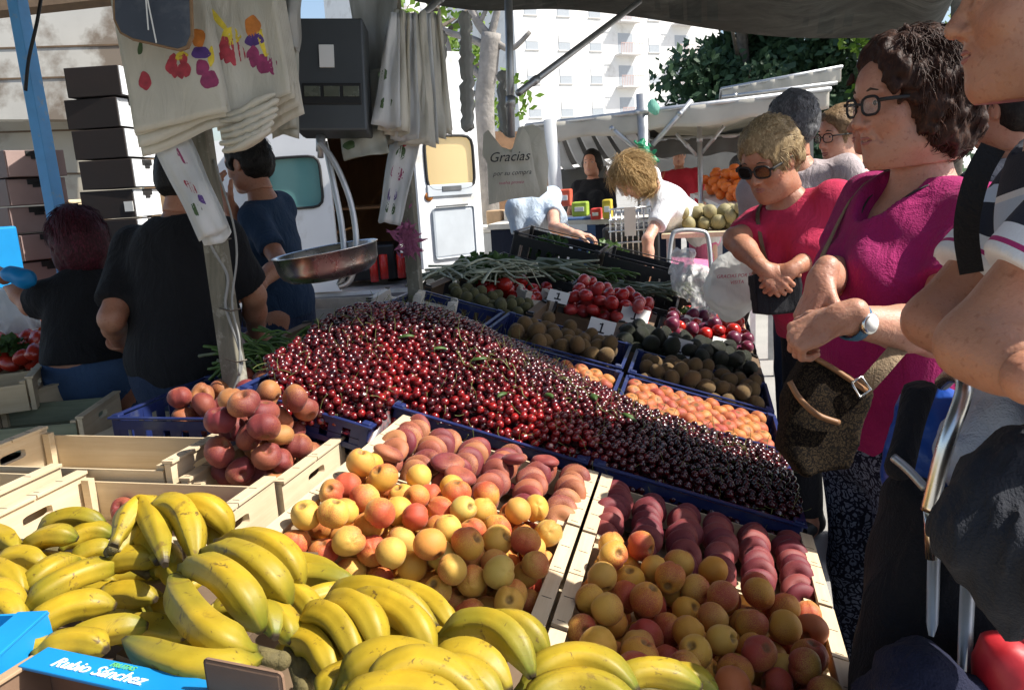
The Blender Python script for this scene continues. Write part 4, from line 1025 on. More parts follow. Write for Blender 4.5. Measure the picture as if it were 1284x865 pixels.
# left wooden post with cable, second post with purple flowers
def post(p0, p1, wx, wy, label, m, name='wooden_post'):
    e = empty(name, p0, label, 'post'); mb = MB(); mb.bar(p0, p1, wx, wy, up=(0, -1, .1), bev=.003); wbuild(mb, 'beam', m, e); return e
b0 = at(300, 512, 2.20); b1 = at(262, 250, 2.18); b2 = at(240, 90, 2.16)
ep = post(Vector((b0.x, b0.y, .80))+(b0-b1)*.0, b2+(b2-b0)*.25, .055, .04, 'weathered grey wooden post with a cable tied to it, before the man in black', M['wood_old'])
M['cable'] = mat('grey_cable', (.22, .22, .21), .5); M['pink'] = mat('faded_flower', (.40, .13, .24), .8, .4, 60, trans=.3)
P = [at(x, y, 2.165) for x, y in ((255, 190), (268, 250), (262, 300), (285, 345), (283, 385), (298, 430), (303, 460), (288, 500))]
mb = MB(); mb.tube(cr_pts(P, 6), .0042, 6); P = [at(x, y, 2.162) for x, y in ((268, 200), (290, 270), (297, 320), (291, 380), (300, 425), (300, 470))]; mb.tube(cr_pts(P, 6), .0032, 6); wbuild(mb, 'cable', M['cable'], ep)
mb = MB()
for y in (388, 300, 452): mb.tube([at(276+(y-300)*.13-13, y-2, 2.16), at(276+(y-300)*.13+2, y+2, 2.158), at(276+(y-300)*.13+14, y-1, 2.16)], .0022, 5)
wbuild(mb, 'wire_tie', M['staple'], ep)
c0 = at(524, 412, 3.1); c1 = at(505, 210, 3.1); c2 = at(492, -10, 3.1)
ep2 = post(c0-(c1-c0).normalized()*.15, c2, .05, .045, 'second grey wooden post beyond the cherries with purple flowers tied on', M['wood_old'])
rs = random.Random(8); mb = MB(); fc = at(510, 300, 3.02)
for i in range(90):
    d = Vector((rs.gauss(0, 1), rs.gauss(0, .6), rs.gauss(0, 1.0))).normalized(); L = rs.uniform(.03, .075); p = fc+Vector((rs.gauss(0, .015), rs.gauss(0, .012), rs.gauss(0, .03))); s_ = d.cross(Vector((0, 1, 0))).normalized()*.006
    mb.add([p-s_*.3, p+d*L*.5-s_, p+d*L, p+d*L*.5+s_], [(0, 1, 2, 3)])
mb.tube([fc+Vector((0, 0, -.06)), fc, fc+Vector((0, 0, .06))], .012, 8); top(mb, 'flower_garland', M['pink'], 'spiky faded pink artificial flower tied to the second post beside the scale pan', 'flower')
# hanging scale : grey box, rod, curved arm, steel pan
sd_ = 2.32
e = empty('hanging_scale', at(410, 165, sd_), 'dark grey box-shaped hanging scale with a big steel pan beneath, over the vendors\' side', 'scale')
M['scalebox'] = mat('scale_grey', (.055, .062, .068), .45, .1, 6, bmp=.05); M['scaleside'] = mat('scale_side_grey', (.16, .18, .17), .5, .1)
u_ = (at(458, 100, sd_)-at(365, 100, sd_)); ux = u_.normalized(); uz = (at(368, 20, sd_)-at(374, 160, sd_)).normalized(); uy = ux.cross(uz); uy = -uy if uy.dot(at(400, 100, sd_)-C0) < 0 else uy
Rb = Matrix((ux, uy, uz)).transposed()
ctr = at(413, 93, sd_)+uy*.05
mb = MB(); mb.box(ctr, (.205, .10, .325), 0, Rb, bev=.006); wbuild(mb, 'housing', M['scalebox'], e)
mb = MB(); mb.box(ctr-ux*.1045, (.004, .094, .315), 0, Rb); wbuild(mb, 'side_plate', M['scaleside'], e)
mb = MB(); mb.box(ctr-uy*.0535+uz*.05-ux*.005, (.042, .005, .065), 0, Rb); wbuild(mb, 'sticker', M['paper'], e)
M['lcd'] = mat('lcd_window', (.10, .11, .085), .25, .15, 20)
mb = MB(); mb.box(ctr-uy*.052-uz*.058+ux*.005, (.172, .006, .062), 0, Rb, bev=.003); wbuild(mb, 'display_bezel', M['black'], e)
for k in range(3):
    mb = MB(); mb.box(ctr-uy*.0565-uz*.052+ux*(-.05+k*.056), (.046, .003, .030), 0, Rb, bev=.001); wbuild(mb, 'display', M['lcd'], e)
mb = MB(); mb.tube([at(402, 160, sd_+.05), at(402, 198, sd_+.05)], .009, 10); mb.tube([at(402, 170, sd_+.05), at(402, 190, sd_+.05)], .014, 8); wbuild(mb, 'hook_rod', M['galv'], e)
for L_, nm in (([(400, 178), (420, 205), (440, 255), (447, 310), (440, 350), (425, 360)], 'arm'), ([(407, 178), (415, 215), (428, 280), (432, 335), (425, 358)], 'arm')):
    mb = MB(); pts = cr_pts([at(x, y, sd_+(.02 if L_[0][0] == 400 else .16)) for x, y in L_], 6); mb.tube(pts, .007, 6, sq=lambda a: 1+.5*abs(cos(a))); wbuild(mb, nm, M['galv'], e)
pc = at(412, 333, sd_+.05)
mb = MB(); mb.lathe([(.0, -.040), (.07, -.038), (.115, -.030), (.136, -.016), (.146, .002), (.152, .046), (.157, .048), (.154, .050), (.147, .046), (.141, .004), (.13, -.012), (.11, -.025), (.07, -.033), (0, -.035)], 48, M=Matrix.Translation(pc) @ Matrix.Rotation(radians(-6), 4, 'Y') @ Matrix.Rotation(radians(3), 4, 'X'))
wbuild(mb, 'pan', M['chrome'], e)
mb = MB(); mb.tube([at(345, 380, sd_+.4), at(425, 366, sd_+.1), at(430, 360, sd_)], .012, 8)
# chalkboard slate
M['slate'] = mat('slate', (.045, .055, .075), .6, .12, 10, dirt=(.10, .11, .13), dscale=12, dthr=.6); M['slatewood'] = wood('slate_frame', (.18, .11, .06), (.28, .18, .10), 0)
def poly_slab(pxs, d, th, name, m, parent, inset=None):
    pts = [at(x, y, d) for x, y in pxs]; c = sum(pts, Vector())/len(pts); fw = ray(*pxs[0]).normalized()
    n = (pts[1]-pts[0]).cross(pts[2]-pts[1]).normalized(); n = n if n.dot(fw) > 0 else -n
    if inset: pts = [c+(p-c)*inset-n*.002 for p in pts]
    mb = MB(); k = len(pts); mb.add(pts+[p+n*th for p in pts], [tuple(range(k)), tuple(range(k, 2*k))[::-1]]+[(i, k+i, k+(i+1) % k, (i+1) % k) for i in range(k)]); return wbuild(mb, name, m, parent)
e = empty('chalkboard', at(190, 60, 1.82), 'small dark slate with rounded corners and wooden rim, hung in front of the printed bags', 'chalkboard')
SL = [(140, -60), (142, 25), (150, 42), (165, 50), (225, 64), (236, 60), (242, 45), (238, -60)]
poly_slab(SL, 1.82, .008, 'frame', M['slatewood'], e); poly_slab([(a, b) for a, b in SL], 1.82, .004, 'slate', M['slate'], e, .94)
mb = MB(); mb.bar(at(183, 0, 1.805), at(186, 38, 1.805), .003, .001, up=(0, 1, 0)); mb.bar(at(184, -5, 1.805), at(196, 54, 1.805), .003, .001, up=(0, 1, 0)); wbuild(mb, 'chalk_line', M['paper'], e)
# printed plastic carrier bags hung flat in packs
def bag_mat(name, col, trans=.45, rough=.38):
    m, nt, bs = new_mat(name); co = coords(nt); n = noise(nt, co, 6, 5, .6, 1.5); c = ramp(nt, n, [(.3, mul(col, .88)), (.7, col)]); nt.links.new(c, bs.inputs['Base Color']); bs.inputs['Roughness'].default_value = rough
    k = noise(nt, scaled(nt, co, (18, 18, 5)), 1, 5, .6, 1.2); bump(nt, bs, k, .7, .012)
    tr = N(nt, 'ShaderNodeBsdfTranslucent'); nt.links.new(c, tr.inputs[0]); mx = N(nt, 'ShaderNodeMixShader'); mx.inputs[0].default_value = trans
    nt.links.new(bs.outputs[0], mx.inputs[1]); nt.links.new(tr.outputs[0], mx.inputs[2]); nt.links.new(mx.outputs[0], nt.nodes['Material Output'].inputs[0]); return m
M['bagc'] = bag_mat('cream_bag_film', (.76, .73, .63)); M['bagw'] = bag_mat('white_bag_film', (.76, .77, .76)); M['bagg'] = bag_mat('grey_bag_film', (.50, .50, .43), .4)
M['p_or'] = mat('print_orange', (.5, .17, .03), .6, .3, 40); M['p_pu'] = mat('print_violet', (.07, .03, .16), .6, .3, 40); M['p_re'] = mat('print_red', (.34, .035, .05), .6, .35, 60); M['p_ye'] = mat('print_yellow', (.62, .48, .04), .6, .3, 40); M['p_ma'] = mat('print_magenta', (.22, .025, .09), .6, .35, 60); M['p_gr'] = mat('print_dark_green', (.05, .09, .03), .6, .3, 40)
PM = ['p_or', 'p_pu', 'p_re', 'p_ye', 'p_ma', 'p_gr']
def bag_sheet(quad, d, e, name, m, n=3, th=.004, wav=.006, prints=(), seed=0, nu=16, nv=22):
    """quad: TL,TR,BR,BL photo pixels; n folded layers; prints: (px,py,rx,ry,rot,mi)"""
    q = [at(x, y, d if not isinstance(d, (list, tuple)) else d[i]) for i, (x, y) in enumerate(quad)]; rs_ = random.Random(seed); fw = ray(quad[0][0], quad[0][1]).normalized()
    nrm = (q[1]-q[0]).cross(q[3]-q[0]).normalized(); nrm = nrm if nrm.dot(fw) < 0 else -nrm
    ph = [rs_.uniform(0, 6) for _ in range(8)]
    def f_at(a, b, off, sh):
        p = (q[0]*(1-a)+q[1]*a)*(1-b)+(q[3]*(1-a)+q[2]*a)*b
        w_ = wav*(sin(a*7+ph[0]+b*1.5)*.6+sin(a*15+ph[1]-b*2)*.3+sin(b*9+a*5+ph[2])*.4)
        return p+nrm*(w_-off)+(q[3]-q[0])*sh*(.0+sin(a*4+ph[3])*.03)
    mb = MB()
    for l in range(n):
        k = l*.9; mb.grid(lambda a, b, l=l: f_at(a*(1+.012*l)-.006*l, b*(1+.022*l*((-1)**l)), l*th*2.2, 1 if l else 0), nu, nv, 0, True, None, th*.25)
    for (px, py, rx, ry, ro, mi) in prints:
        # locate the point in the sheet
        best = min(((i/60, j/60) for i in range(61) for j in range(61)), key=lambda ab: (lambda v: (v[0]-px)**2+(v[1]-py)**2)(pix(f_at(ab[0], ab[1], 0, 0))))
        sc_ = d/FPX if not isinstance(d, (list, tuple)) else d[0]/FPX
        U = (q[1]-q[0]); V = (q[3]-q[0]); lu, lv = U.length, V.length; ring = []; rings = []
        for t in (1.0, .66, .33):
            for k in range(18):
                a = 2*pi*k/18; x = cos(a)*rx*t*sc_*(1+.12*sin(3*a+px)); y = sin(a)*ry*t*sc_*(1+.1*sin(4*a+py)); x, y = x*cos(ro)-y*sin(ro), x*sin(ro)+y*cos(ro)
                rings.append(f_at(best[0]+x/lu, best[1]+y/lv, -.0016, 0))
        rings.append(f_at(best[0], best[1], -.0016, 0)); fs = []
        for r_ in range(2):
            for k in range(18): fs.append((r_*18+k, r_*18+(k+1) % 18, (r_+1)*18+(k+1) % 18, (r_+1)*18+k))
        for k in range(18): fs.append((36+k, 36+(k+1) % 18, 54))
        mb.add(rings, fs, 1+mi, True)
    return wbuild(mb, name, [m]+[M[k] for k in PM], e)
def grape(cx, cy, mi, s=1): return [(cx+dx*s, cy+dy*s, 5*s, 9*s, .1, mi) for dx, dy in ((-12, 0), (-6, 4), (1, 6), (8, 3), (-8, -8), (3, -8))]
e = empty('carrier_bag_pack', at(185, 165, 2.0), 'cream carrier bags printed with fruit, half hidden behind the slate', 'plastic bags', 'packs of printed carrier bags')
bag_sheet([(132, -40), (250, -40), (285, 140), (170, 168)], 1.93, e, 'bags', M['bagc'], 5, .004, .006, [(182, 103, 8, 12, .1, 2), (176, 62, 3, 9, .3, 5)]+[(248, 48, 9, 14, .1, 0), (252, 68, 12, 9, .2, 1)]+grape(226, 84, 2, 1.1)+[(253, 86, 8, 12, .2, 4), (264, 100, 11, 13, .2, 4), (264, 70, 4, 14, .2, 3), (227, 70, 9, 6, 0, 3)], 1)
e = empty('carrier_bag_pack', at(300, 160, 1.98), 'thick pack of cream carrier bags printed with coloured fruit, beside the scale box', 'plastic bags', 'packs of printed carrier bags')
bag_sheet([(240, -40), (340, -40), (366, 118), (268, 150)], 1.96, e, 'bags', M['bagc'], 7, .006, .007, [(316, 32, 10, 15, .1, 0), (320, 50, 12, 9, 0, 1), (290, 45, 12, 12, .2, 3), (275, 25, 4, 18, -.5, 3), (330, 55, 5, 22, -.1, 3)]+grape(292, 64, 2, 1.2)+[(318, 70, 8, 14, .1, 4), (332, 80, 9, 15, .1, 4), (343, 84, 6, 12, .1, 4)], 2)
mb = MB(); q = [at(x, y, 1.95) for x, y in ((282, 128), (368, 104), (352, 140), (290, 172))]
rs = random.Random(2)
for l in range(6):
    y0 = 118+l*9.5+rs.uniform(-2, 2); P = cr_pts([at(276+rs.uniform(-4, 4), y0+26, 1.97), at(300, y0+22, 1.94), at(325, y0+10+rs.uniform(-3, 3), 1.93), at(350+rs.uniform(-6, 6)-l, y0-2, 1.94)], 6); mb.tube(P, [(.004+.008*sin(pi*i/(len(P)-1))**.5)*rs.uniform(.8, 1.15) for i in range(len(P))], 10, sq=lambda a: 1+.25*cos(2*a))
wbuild(mb, 'folded_bottoms', M['bagc'], e)
e = empty('carrier_bag_pack', at(345, 165, 2.05), 'greenish grey carrier bags hanging behind the left side of the scale box', 'plastic bags', 'packs of printed carrier bags')
bag_sheet([(330, 0), (372, 0), (372, 160), (340, 168)], 2.15, e, 'bags', M['bagg'], 3, .003, .008, (), 3)
# rolled bag hanging diagonally
def roll(pts, d, r, e, name, m, flat=1, n=14, seed=0):
    mb = MB(); P = cr_pts([at(x, y, d) for x, y in pts], 8); rs_ = random.Random(seed); f = [rs_.uniform(.65, 1.25) for _ in P]; f = [(f[max(i-1, 0)]+f[i]*2+f[min(i+1, len(f)-1)])/4 for i in range(len(f))]; P = [p+Vector((rs_.gauss(0, .004), 0, 0)) for p in P]
    mb.tube(P, [r*k for k in f], 22, sq=lambda a: 1+.16*sin(3*a+seed)+.13*sin(7*a+1)+.08*sin(11*a)); return wbuild(mb, name, m, e)
M['filmx'] = None
M['film'] = bag_mat('dull_film', (.50, .50, .47), .4, .2)
e = empty('plastic_bag', at(265, 300, 1.98), 'rolled clear plastic bag slanting across the wooden post', 'plastic bag')
bag_sheet([(182, 168), (232, 168), (283, 285), (250, 303)], 1.99, e, 'bag', M['bagw'], 3, .006, .012, [(228, 192, 6, 8, .3, 4), (234, 200, 6, 7, 0, 4), (240, 235, 5, 12, -.4, 2), (246, 262, 7, 10, -.3, 5), (255, 252, 5, 9, -.5, 1)], 5)
e = empty('plastic_bag', at(495, 280, 2.5), 'twisted hanging plastic bag printed with dark fruit, beside the second post', 'plastic bag')
bag_sheet([(492, 150), (530, 160), (502, 283), (474, 278)], 2.5, e, 'bag', M['bagw'], 2, .006, .014, [(503, 192, 6, 9, .2, 5), (498, 218, 9, 9, .2, 4), (492, 245, 7, 9, .2, 1), (489, 262, 9, 8, .1, 5), (508, 178, 4, 7, .1, 2)], 6)
# bunch of hanging bags in the middle (465..555)
e = empty('carrier_bag_bunch', at(510, 190, 2.45), 'big bunch of hanging cream plastic bags between the scale and the metal pole', 'plastic bags')
rs = random.Random(12)
for i in range(9):
    x0 = 482+i*6.5; w0 = 20+rs.uniform(-3, 8)
    bag_sheet([(x0+6, 18+rs.uniform(-8, 4)), (x0+18, 16), (x0-14+w0+12+i*2.2, 185-abs(i-5)*5), (x0-16+i*1.5, 182-abs(i-4)*6)], 2.36+.026*i, e, 'bag', M['bagc'] if i % 3 else M['bagw'], 2, .006, .016, [(x0-1, 95+i*4, 3, 7, 0, 2 if i % 2 else 5), (x0+1, 130, 3, 8, .2, 5)], 20+i, 8, 16)
bag_sheet([(455, 90), (500, 80), (505, 175), (462, 190)], 2.5, e, 'bag', M['bagg'], 2, .004, .01, [(478, 138, 3, 3, 0, 1)], 41)
bag_sheet([(425, 165), (480, 160), (488, 192), (430, 200)], 2.42, e, 'bag', M['bagg'], 2, .004, .01, [(438, 182, 8, 6, 0, 5)], 42)
bag_sheet([(435, -20), (500, -20), (486, 105), (455, 112)], 2.55, e, 'bag', M['film'], 3, .004, .02, (), 43)
bag_sheet([(330, -20), (375, -20), (372, 60), (345, 50)], 2.12, e, 'bag', M['film'], 3, .004, .02, (), 44)
# the cream vest-shaped bags with writing
e = empty('vest_carrier_bag', at(640, 250, 3.3), 'cream vest-shaped carrier bag with cursive writing, hanging on the metal pole', 'plastic bag')
def vest(pts, d, e, m, th=.006, name='bag'):
    return poly_slab(pts, d, th, name, m, e)
VB = [(606, 168), (612, 163), (622, 182), (640, 188), (652, 178), (650, 160), (656, 158), (664, 172), (670, 210), (677, 240), (674, 246), (640, 250), (613, 257), (611, 205), (605, 195)]
def vest_grid(VB, d, e, m, seed):
    pts = [at(x, y, d) for x, y in VB]; c = sum(pts, Vector())/len(pts); mb = MB(); rs_ = random.Random(seed); n = len(pts); fw = ray(640, 200).normalized()
    ring = []
    for i in range(n):
        a, b = pts[i], pts[(i+1) % n]
        for k in range(4): ring.append(a.lerp(b, k/4))
    for sgn in (-1, 1):
        vs = []; fs = []; R = 6; K = len(ring)
        for r_ in range(R):
            t = 1-r_/R
            for p in ring: 
                q_ = c+(p-c)*t; th = .022*(1-t**3)*sgn; vs.append(q_-fw*th+fw*.006*sin(q_.x*60+q_.z*23)*(1-t)*sgn)
        vs.append(c-fw*.022*sgn)
        for r_ in range(R-1):
            for k in range(K): fs.append((r_*K+k, r_*K+(k+1) % K, (r_+1)*K+(k+1) % K, (r_+1)*K+k))
        for k in range(K): fs.append(((R-1)*K+k, (R-1)*K+(k+1) % K, R*K))
        mb.add(vs, fs, 0, True)
    return wbuild(mb, 'bag', m, e)
vest_grid(VB, 3.3, e, M['bagc'], 1)
for s_, px, py, sz, mt in (('Gracias', 638, 197, .055, 'ink'), ('por su compra', 642, 217, .026, 'ink'), ('vuelva pronto', 641, 229, .018, 'txt_r')):
    V, F = text_mesh(s_, sz, .0005, .35); p = at(px, py, 3.255); mb = MB(); rx_ = (at(px+10, py-.6, 3.255)-p).normalized(); ry_ = Vector((0, 0, 1)); ry_ = (ry_-rx_*ry_.dot(rx_)).normalized(); rz_ = rx_.cross(ry_)
    mb.add([p+rx_*v.x+ry_*v.y+rz_*v.z for v in V], F); wbuild(mb, 'lettering', M[mt], e)
e = empty('vest_carrier_bag', at(680, 240, 3.4), 'plain cream carrier bag hanging behind the one with writing', 'plastic bag')
vest_grid([(652, 160), (668, 156), (682, 165), (688, 205), (686, 240), (676, 248), (660, 246), (655, 200)], 3.42, e, M['bagc'], 2)
# wrapped poles and rolls hanging from the canopy frame
e = empty('plastic_roll', at(586, 160, 3.0), 'grey twisted plastic hanging left of the tall tree trunk', 'plastic bag'); roll([(584, 18), (585, 60), (586, 110), (588, 162)], 3.0, .023, e, 'roll', M['film'], seed=3)
e = empty('plastic_roll', at(549, 140, 3.0), 'short mottled plastic roll hanging next to the bunch of bags', 'plastic bag'); roll([(547, 40), (549, 90), (550, 142)], 3.0, .025, e, 'roll', M['film'], seed=5)
e = empty('plastic_roll', at(628, 165, 3.0), 'translucent plastic tube hanging beside the thin metal pole', 'plastic bag'); roll([(630, 92), (631, 130), (632, 168)], 3.25, .02, e, 'roll', M['film'], seed=6)
for k, (xs, lab) in enumerate(((((540, -10), (570, 30), (590, 55)), 'thin chain of hanging cable above the plastic rolls'),)):
    pass
# canopy frame poles
def pole(name, a, b, r, label, m=None, cat='pole'):
    mb = MB(); mb.tube([a, b], r, 12); a = Vector(a); b = Vector(b); d = (b-a).normalized(); mb.tube([a+d*.12, a+d*.16], r*1.25, 12); return top(mb, name, m or M['galv'], label, cat)
pole('metal_pole', at(641, 172, 3.2), at(637, -30, 3.2), .016, 'thin galvanised pole from which the cream carrier bags hang')
pole('metal_pole', at(650, 117, 3.15), at(802, 2, 4.0), .014, 'slanting galvanised strut running up to the dark canopy')
pole('metal_pole', at(560, -8, 3.1), at(520, 28, 2.6), .012, 'short slanting bar above the bunch of bags')
# the dark shade canopy
M['shade'] = None
def shade_mat():
    m, nt, bs = new_mat('shade_cloth'); co = coords(nt); n = noise(nt, scaled(nt, co, (3, 14, 3)), 1, 6, .65, .8); c = ramp(nt, n, [(.3, (.035, .038, .035)), (.62, (.10, .105, .095)), (.8, (.22, .23, .21))]); nt.links.new(c, bs.inputs['Base Color']); bs.inputs['Roughness'].default_value = .7
    bump(nt, bs, noise(nt, scaled(nt, co, (5, 22, 5)), 1, 5), .8, .03)
    tr = N(nt, 'ShaderNodeBsdfTranslucent'); nt.links.new(c, tr.inputs[0]); mx = N(nt, 'ShaderNodeMixShader'); mx.inputs[0].default_value = .45
    nt.links.new(bs.outputs[0], mx.inputs[1]); nt.links.new(tr.outputs[0], mx.inputs[2]); nt.links.new(mx.outputs[0], nt.nodes['Material Output'].inputs[0]); return m
M['shade'] = shade_mat()
e = empty('shade_canopy', (-.5, 2.5, 2.3), 'dark grey shade cloth stretched over the stall, sagging along the top of the picture', 'canopy')
KA = [(520, 2), (600, 14), (700, 12), (800, 22), (900, 38), (1000, 48), (1110, 48), (1150, 52), (1180, 30), (1194, -6)]
edge = [at(x, y, 4.3-.0*x) for x, y in KA]; edge = cr_pts(edge, 4)
def can(a, b):
    i = a*(len(edge)-1); i0 = int(min(len(edge)-2, i)); p = edge[i0].lerp(edge[i0+1], i-i0)
    far = Vector((p.x*(.55) if p.x > 0 else p.x, p.y, p.z)); 
    # sweep towards the camera, narrowed on the customers' side to let sun onto the near trays
    y_ = p.y-5.6*b; tt = min(1, max(0, (2.35-y_)/.35)); tt = tt*tt*(3-2*tt); xr_ = p.x if p.x < -.35 else -.35+(p.x+.35)*((1-.05*b)*(1-tt)+.20*tt)
    q_ = Vector((xr_-.15*tt*0, p.y-5.6*b, p.z+.10+.45*min(1, b*2.2)+.04*sin(p.x*9+b*14)*(1-b)+.03*sin(b*25+p.x*3)))
    if b == 0: q_ = p
    return q_
wbuild(MB().grid(can, 40, 26, 0, True, None, .003), 'cloth', M['shade'], e)
def can2(a, b):  # second cloth out of view, reaching behind the camera, cut to shape the shade
    x = -1.0-3.2*a; y = 3.1-4.3*b; return (x+.0, y, 2.50+.10*sin(x*3)+.05*sin(y*5)+.1*a)
wbuild(MB().grid(can2, 16, 24, 0, True, None, .003), 'cloth', M['shade'], e)
mb = MB(); a, b = at(560, -2, 4.2), at(1195, 12, 4.2); mb.tube([Vector((-1.7, a.y, 2.5)), Vector((1.0, a.y, 2.45))], .014, 10); mb.tube([(-1.15, -1, 2.75), (-1.15, 4.2, 2.52)], .016, 10); mb.tube([(-4.1, 3.1, 2.68), (-1.15, 3.1, 2.55)], .016, 10)
wbuild(mb, 'frame_bar', M['galv'], e)
# ---------------------------------------------------------------- greens
M['leek'] = mat('leek_green', (.17, .20, .12), .55, .4, 20, trans=.15); M['bean'] = mat('bean_green', (.09, .17, .03), .5, .4, 20, trans=.15); M['parsley'] = mat('parsley', (.045, .10, .02), .6, .4, 20, trans=.3); M['leekw'] = mat('leek_white', (.42, .45, .33), .5, .2)
def stalks(name, mb_mats, center, label, n, L, r, seed, yaw, spread=.5, curl=.03, W=.2, D=.15, base=0, up=.1, kind=None, flatk=1):
    rs_ = random.Random(seed); mb = MB(); c = Vector(center)
    for i in range(n):
        a = yaw+rs_.gauss(0, spread); d = Vector((cos(a), sin(a), rs_.gauss(0, up))); p = c+Vector((rs_.uniform(-W, W), rs_.uniform(-D, D), base+rs_.uniform(0, .02)+(i/n)*.035)); l = L*rs_.uniform(.7, 1.2)
        P = cr_pts([p-d*l*.5, p-d*l*.15+Vector((0, 0, rs_.uniform(0, curl))), p+d*l*.2+Vector((rs_.gauss(0, curl*.4), rs_.gauss(0, curl*.4), rs_.uniform(0, curl*1.3))), p+d*l*.5+Vector((0, 0, rs_.uniform(-curl, curl*.4)))], 3)
        mb.tube(P, [r*(1-.55*k/(len(P)-1)) for k in range(len(P))], 5, 0 if rs_.random() < .8 else 1, sq=(lambda a: 1+flatk*.6*abs(cos(a))))
    return top(mb, name, mb_mats, label, 'greens', kind=kind or 'stuff')
def ontray(px, py, h=.02):
    s, u = su(px, py, h); return MC @ Vector((s, u, h))
stalks('leeks', [M['leek'], M['leekw']], ontray(655, 345, .0), 'long grey-green leeks lying across the middle of the back crates', 60, .36, .010, 1, -.35, .30, .02, .26, .10)
stalks('leeks', [M['leek'], M['leekw']], ontray(790, 372, .0), 'grey-green spring onions spread right, behind the white price card', 60, .34, .008, 2, -.4, .35, .02, .22, .08)
stalks('green_beans', [M['bean'], M['leek']], ontray(735, 352, .01), 'bright green beans and stalks between the leeks', 50, .22, .006, 3, -.3, .4, .02, .20, .06)
stalks('garlic_stems', [M['leekw'], M['leek']], ontray(600, 352, .0), 'tangle of pale stems beside the pale cartons, left', 60, .34, .005, 4, .1, .7, .05, .16, .10)
c_ = at(345, 452, 2.45)
stalks('bean_bunch', [M['bean'], M['leek']], (c_.x, c_.y, c_.z-.03), 'bunch of fresh green stalks between the wooden post and the cherries', 150, .24, .0045, 5, -.15, .45, .04, .10, .07, up=.35)
def leafy(center, n, R, r, label, seed, m='parsley', name='leafy_greens', fl=.5, kind='stuff'):
    rs_ = random.Random(seed); mb = MB(); c = Vector(center)
    for i in range(n):
        d = Vector((rs_.gauss(0, 1), rs_.gauss(0, 1), rs_.gauss(0, 1))).normalized()*(rs_.random()**.4); p = c+Vector((d.x*R[0], d.y*R[1], abs(d.z)*R[2])); a = Vector((rs_.gauss(0, 1), rs_.gauss(0, 1), rs_.gauss(0, .7))).normalized(); b = a.orthogonal().normalized(); l = r*rs_.uniform(.6, 1.3); w_ = l*.5
        nn = a.cross(b)*l*.2
        mb.add([p, p+a*l*.5+b*w_+nn, p+a*l, p+a*l*.5-b*w_+nn], [(0, 1, 2, 3)], 0, False)
    return top(mb, name, m if not isinstance(m, str) else M[m], label, 'greens', kind=kind)
leafy(ontray(612, 345, .02), 900, (.16, .12, .10), .035, 'leafy parsley piled at the back near the van door', 1)
leafy(ontray(690, 318, .06), 500, (.10, .10, .10), .035, 'leafy greens sticking out of the tall black crate', 2)
leafy(ontray(762, 322, .04), 350, (.10, .08, .09), .04, 'pale lettuce inside the black crate below the blonde woman', 3, 'leaf')
leafy(at(400, 432, 2.6), 260, (.06, .05, .06), .03, 'small green leaves at the left edge of the cherry peak', 4, 'leaf')
leafy(ontray(870, 392, .02), 160, (.12, .06, .02), .02, 'little green strawberry leaves among the strawberries', 5, 'leaf')
# pale cartons among the greens
for k, (px, py, w_, h_, yaw, lab) in enumerate(((610, 345, .16, .10, 12, 'pale carton end beside the parsley'), (672, 372, .10, .09, 40, 'white folded carton flap standing left of the pink tomatoes'), (545, 385, .10, .10, 10, 'small pale carton behind the second post'))):
    s, u = su(px, py, 0); carton(MC @ Matrix.Translation((s, u, -.07)) @ Matrix.Rotation(radians(yaw), 4, 'Z'), w_*1.6, w_, h_, lab, M['cardw'], name='small_carton', flap=.02)
# clear bag held over the strawberries and white carrier bag
def crumple(name, pts_r, label, m, seed, amp=.02, cat='plastic bag', vox=.009):
    A_ = np.array([p[0] for p in pts_r]); lo = A_.min(0)-.18; hi = A_.max(0)+.18; S = SDF(lo, hi, vox)
    for i in range(len(pts_r)-1): S.cap(pts_r[i][0], pts_r[i+1][0], pts_r[i][1], pts_r[i+1][1], .03)
    S.disp(amp, 38, seed, 3); return np_obj(name, [S.mesh()], m, label=label, cat=cat)
M['clear'] = glassy('clear_film', (.85, .86, .86), .42, .18, 1.0, 18)
crumple('clear_bag', [(np.array(at(850, 328, 4.0)), .05), (np.array(at(868, 352, 3.95)), .075), (np.array(at(885, 380, 3.9)), .06)], 'crumpled clear plastic bag over the strawberries, in front of the blonde woman', M['clear'], 3, .028)
crumple('white_carrier_bag', [(np.array(at(938, 312, 3.1)), .03), (np.array(at(925, 345, 3.1)), .09), (np.array(at(915, 368, 3.1)), .105)], 'full white carrier bag with red writing, hanging from the hands of the woman in pink', M['bagw'], 4, .012)

for s_, px, py, sz in (('GRACIAS POR SU', 922, 346, .018), ('VISITA', 924, 354, .018)):
    V, F = text_mesh(s_, sz, .0004, .2); p = at(px, py, 2.985); rx_ = (at(px+10, py-.6, 2.985)-p).normalized(); ry_ = Vector((0, 0, 1)); ry_ = (ry_-rx_*ry_.dot(rx_)).normalized(); rz_ = rx_.cross(ry_); mb = MB()
    wb_ = bpy.data.objects['white_carrier_bag']; mb.add([p+rx_*v.x+ry_*v.y+rz_*v.z for v in V], F); L_ = wb_.location; mb.v = [(a-L_.x, b-L_.y, c-L_.z) for a, b, c in mb.v]; mb.build('lettering', M['txt_r'], wb_)
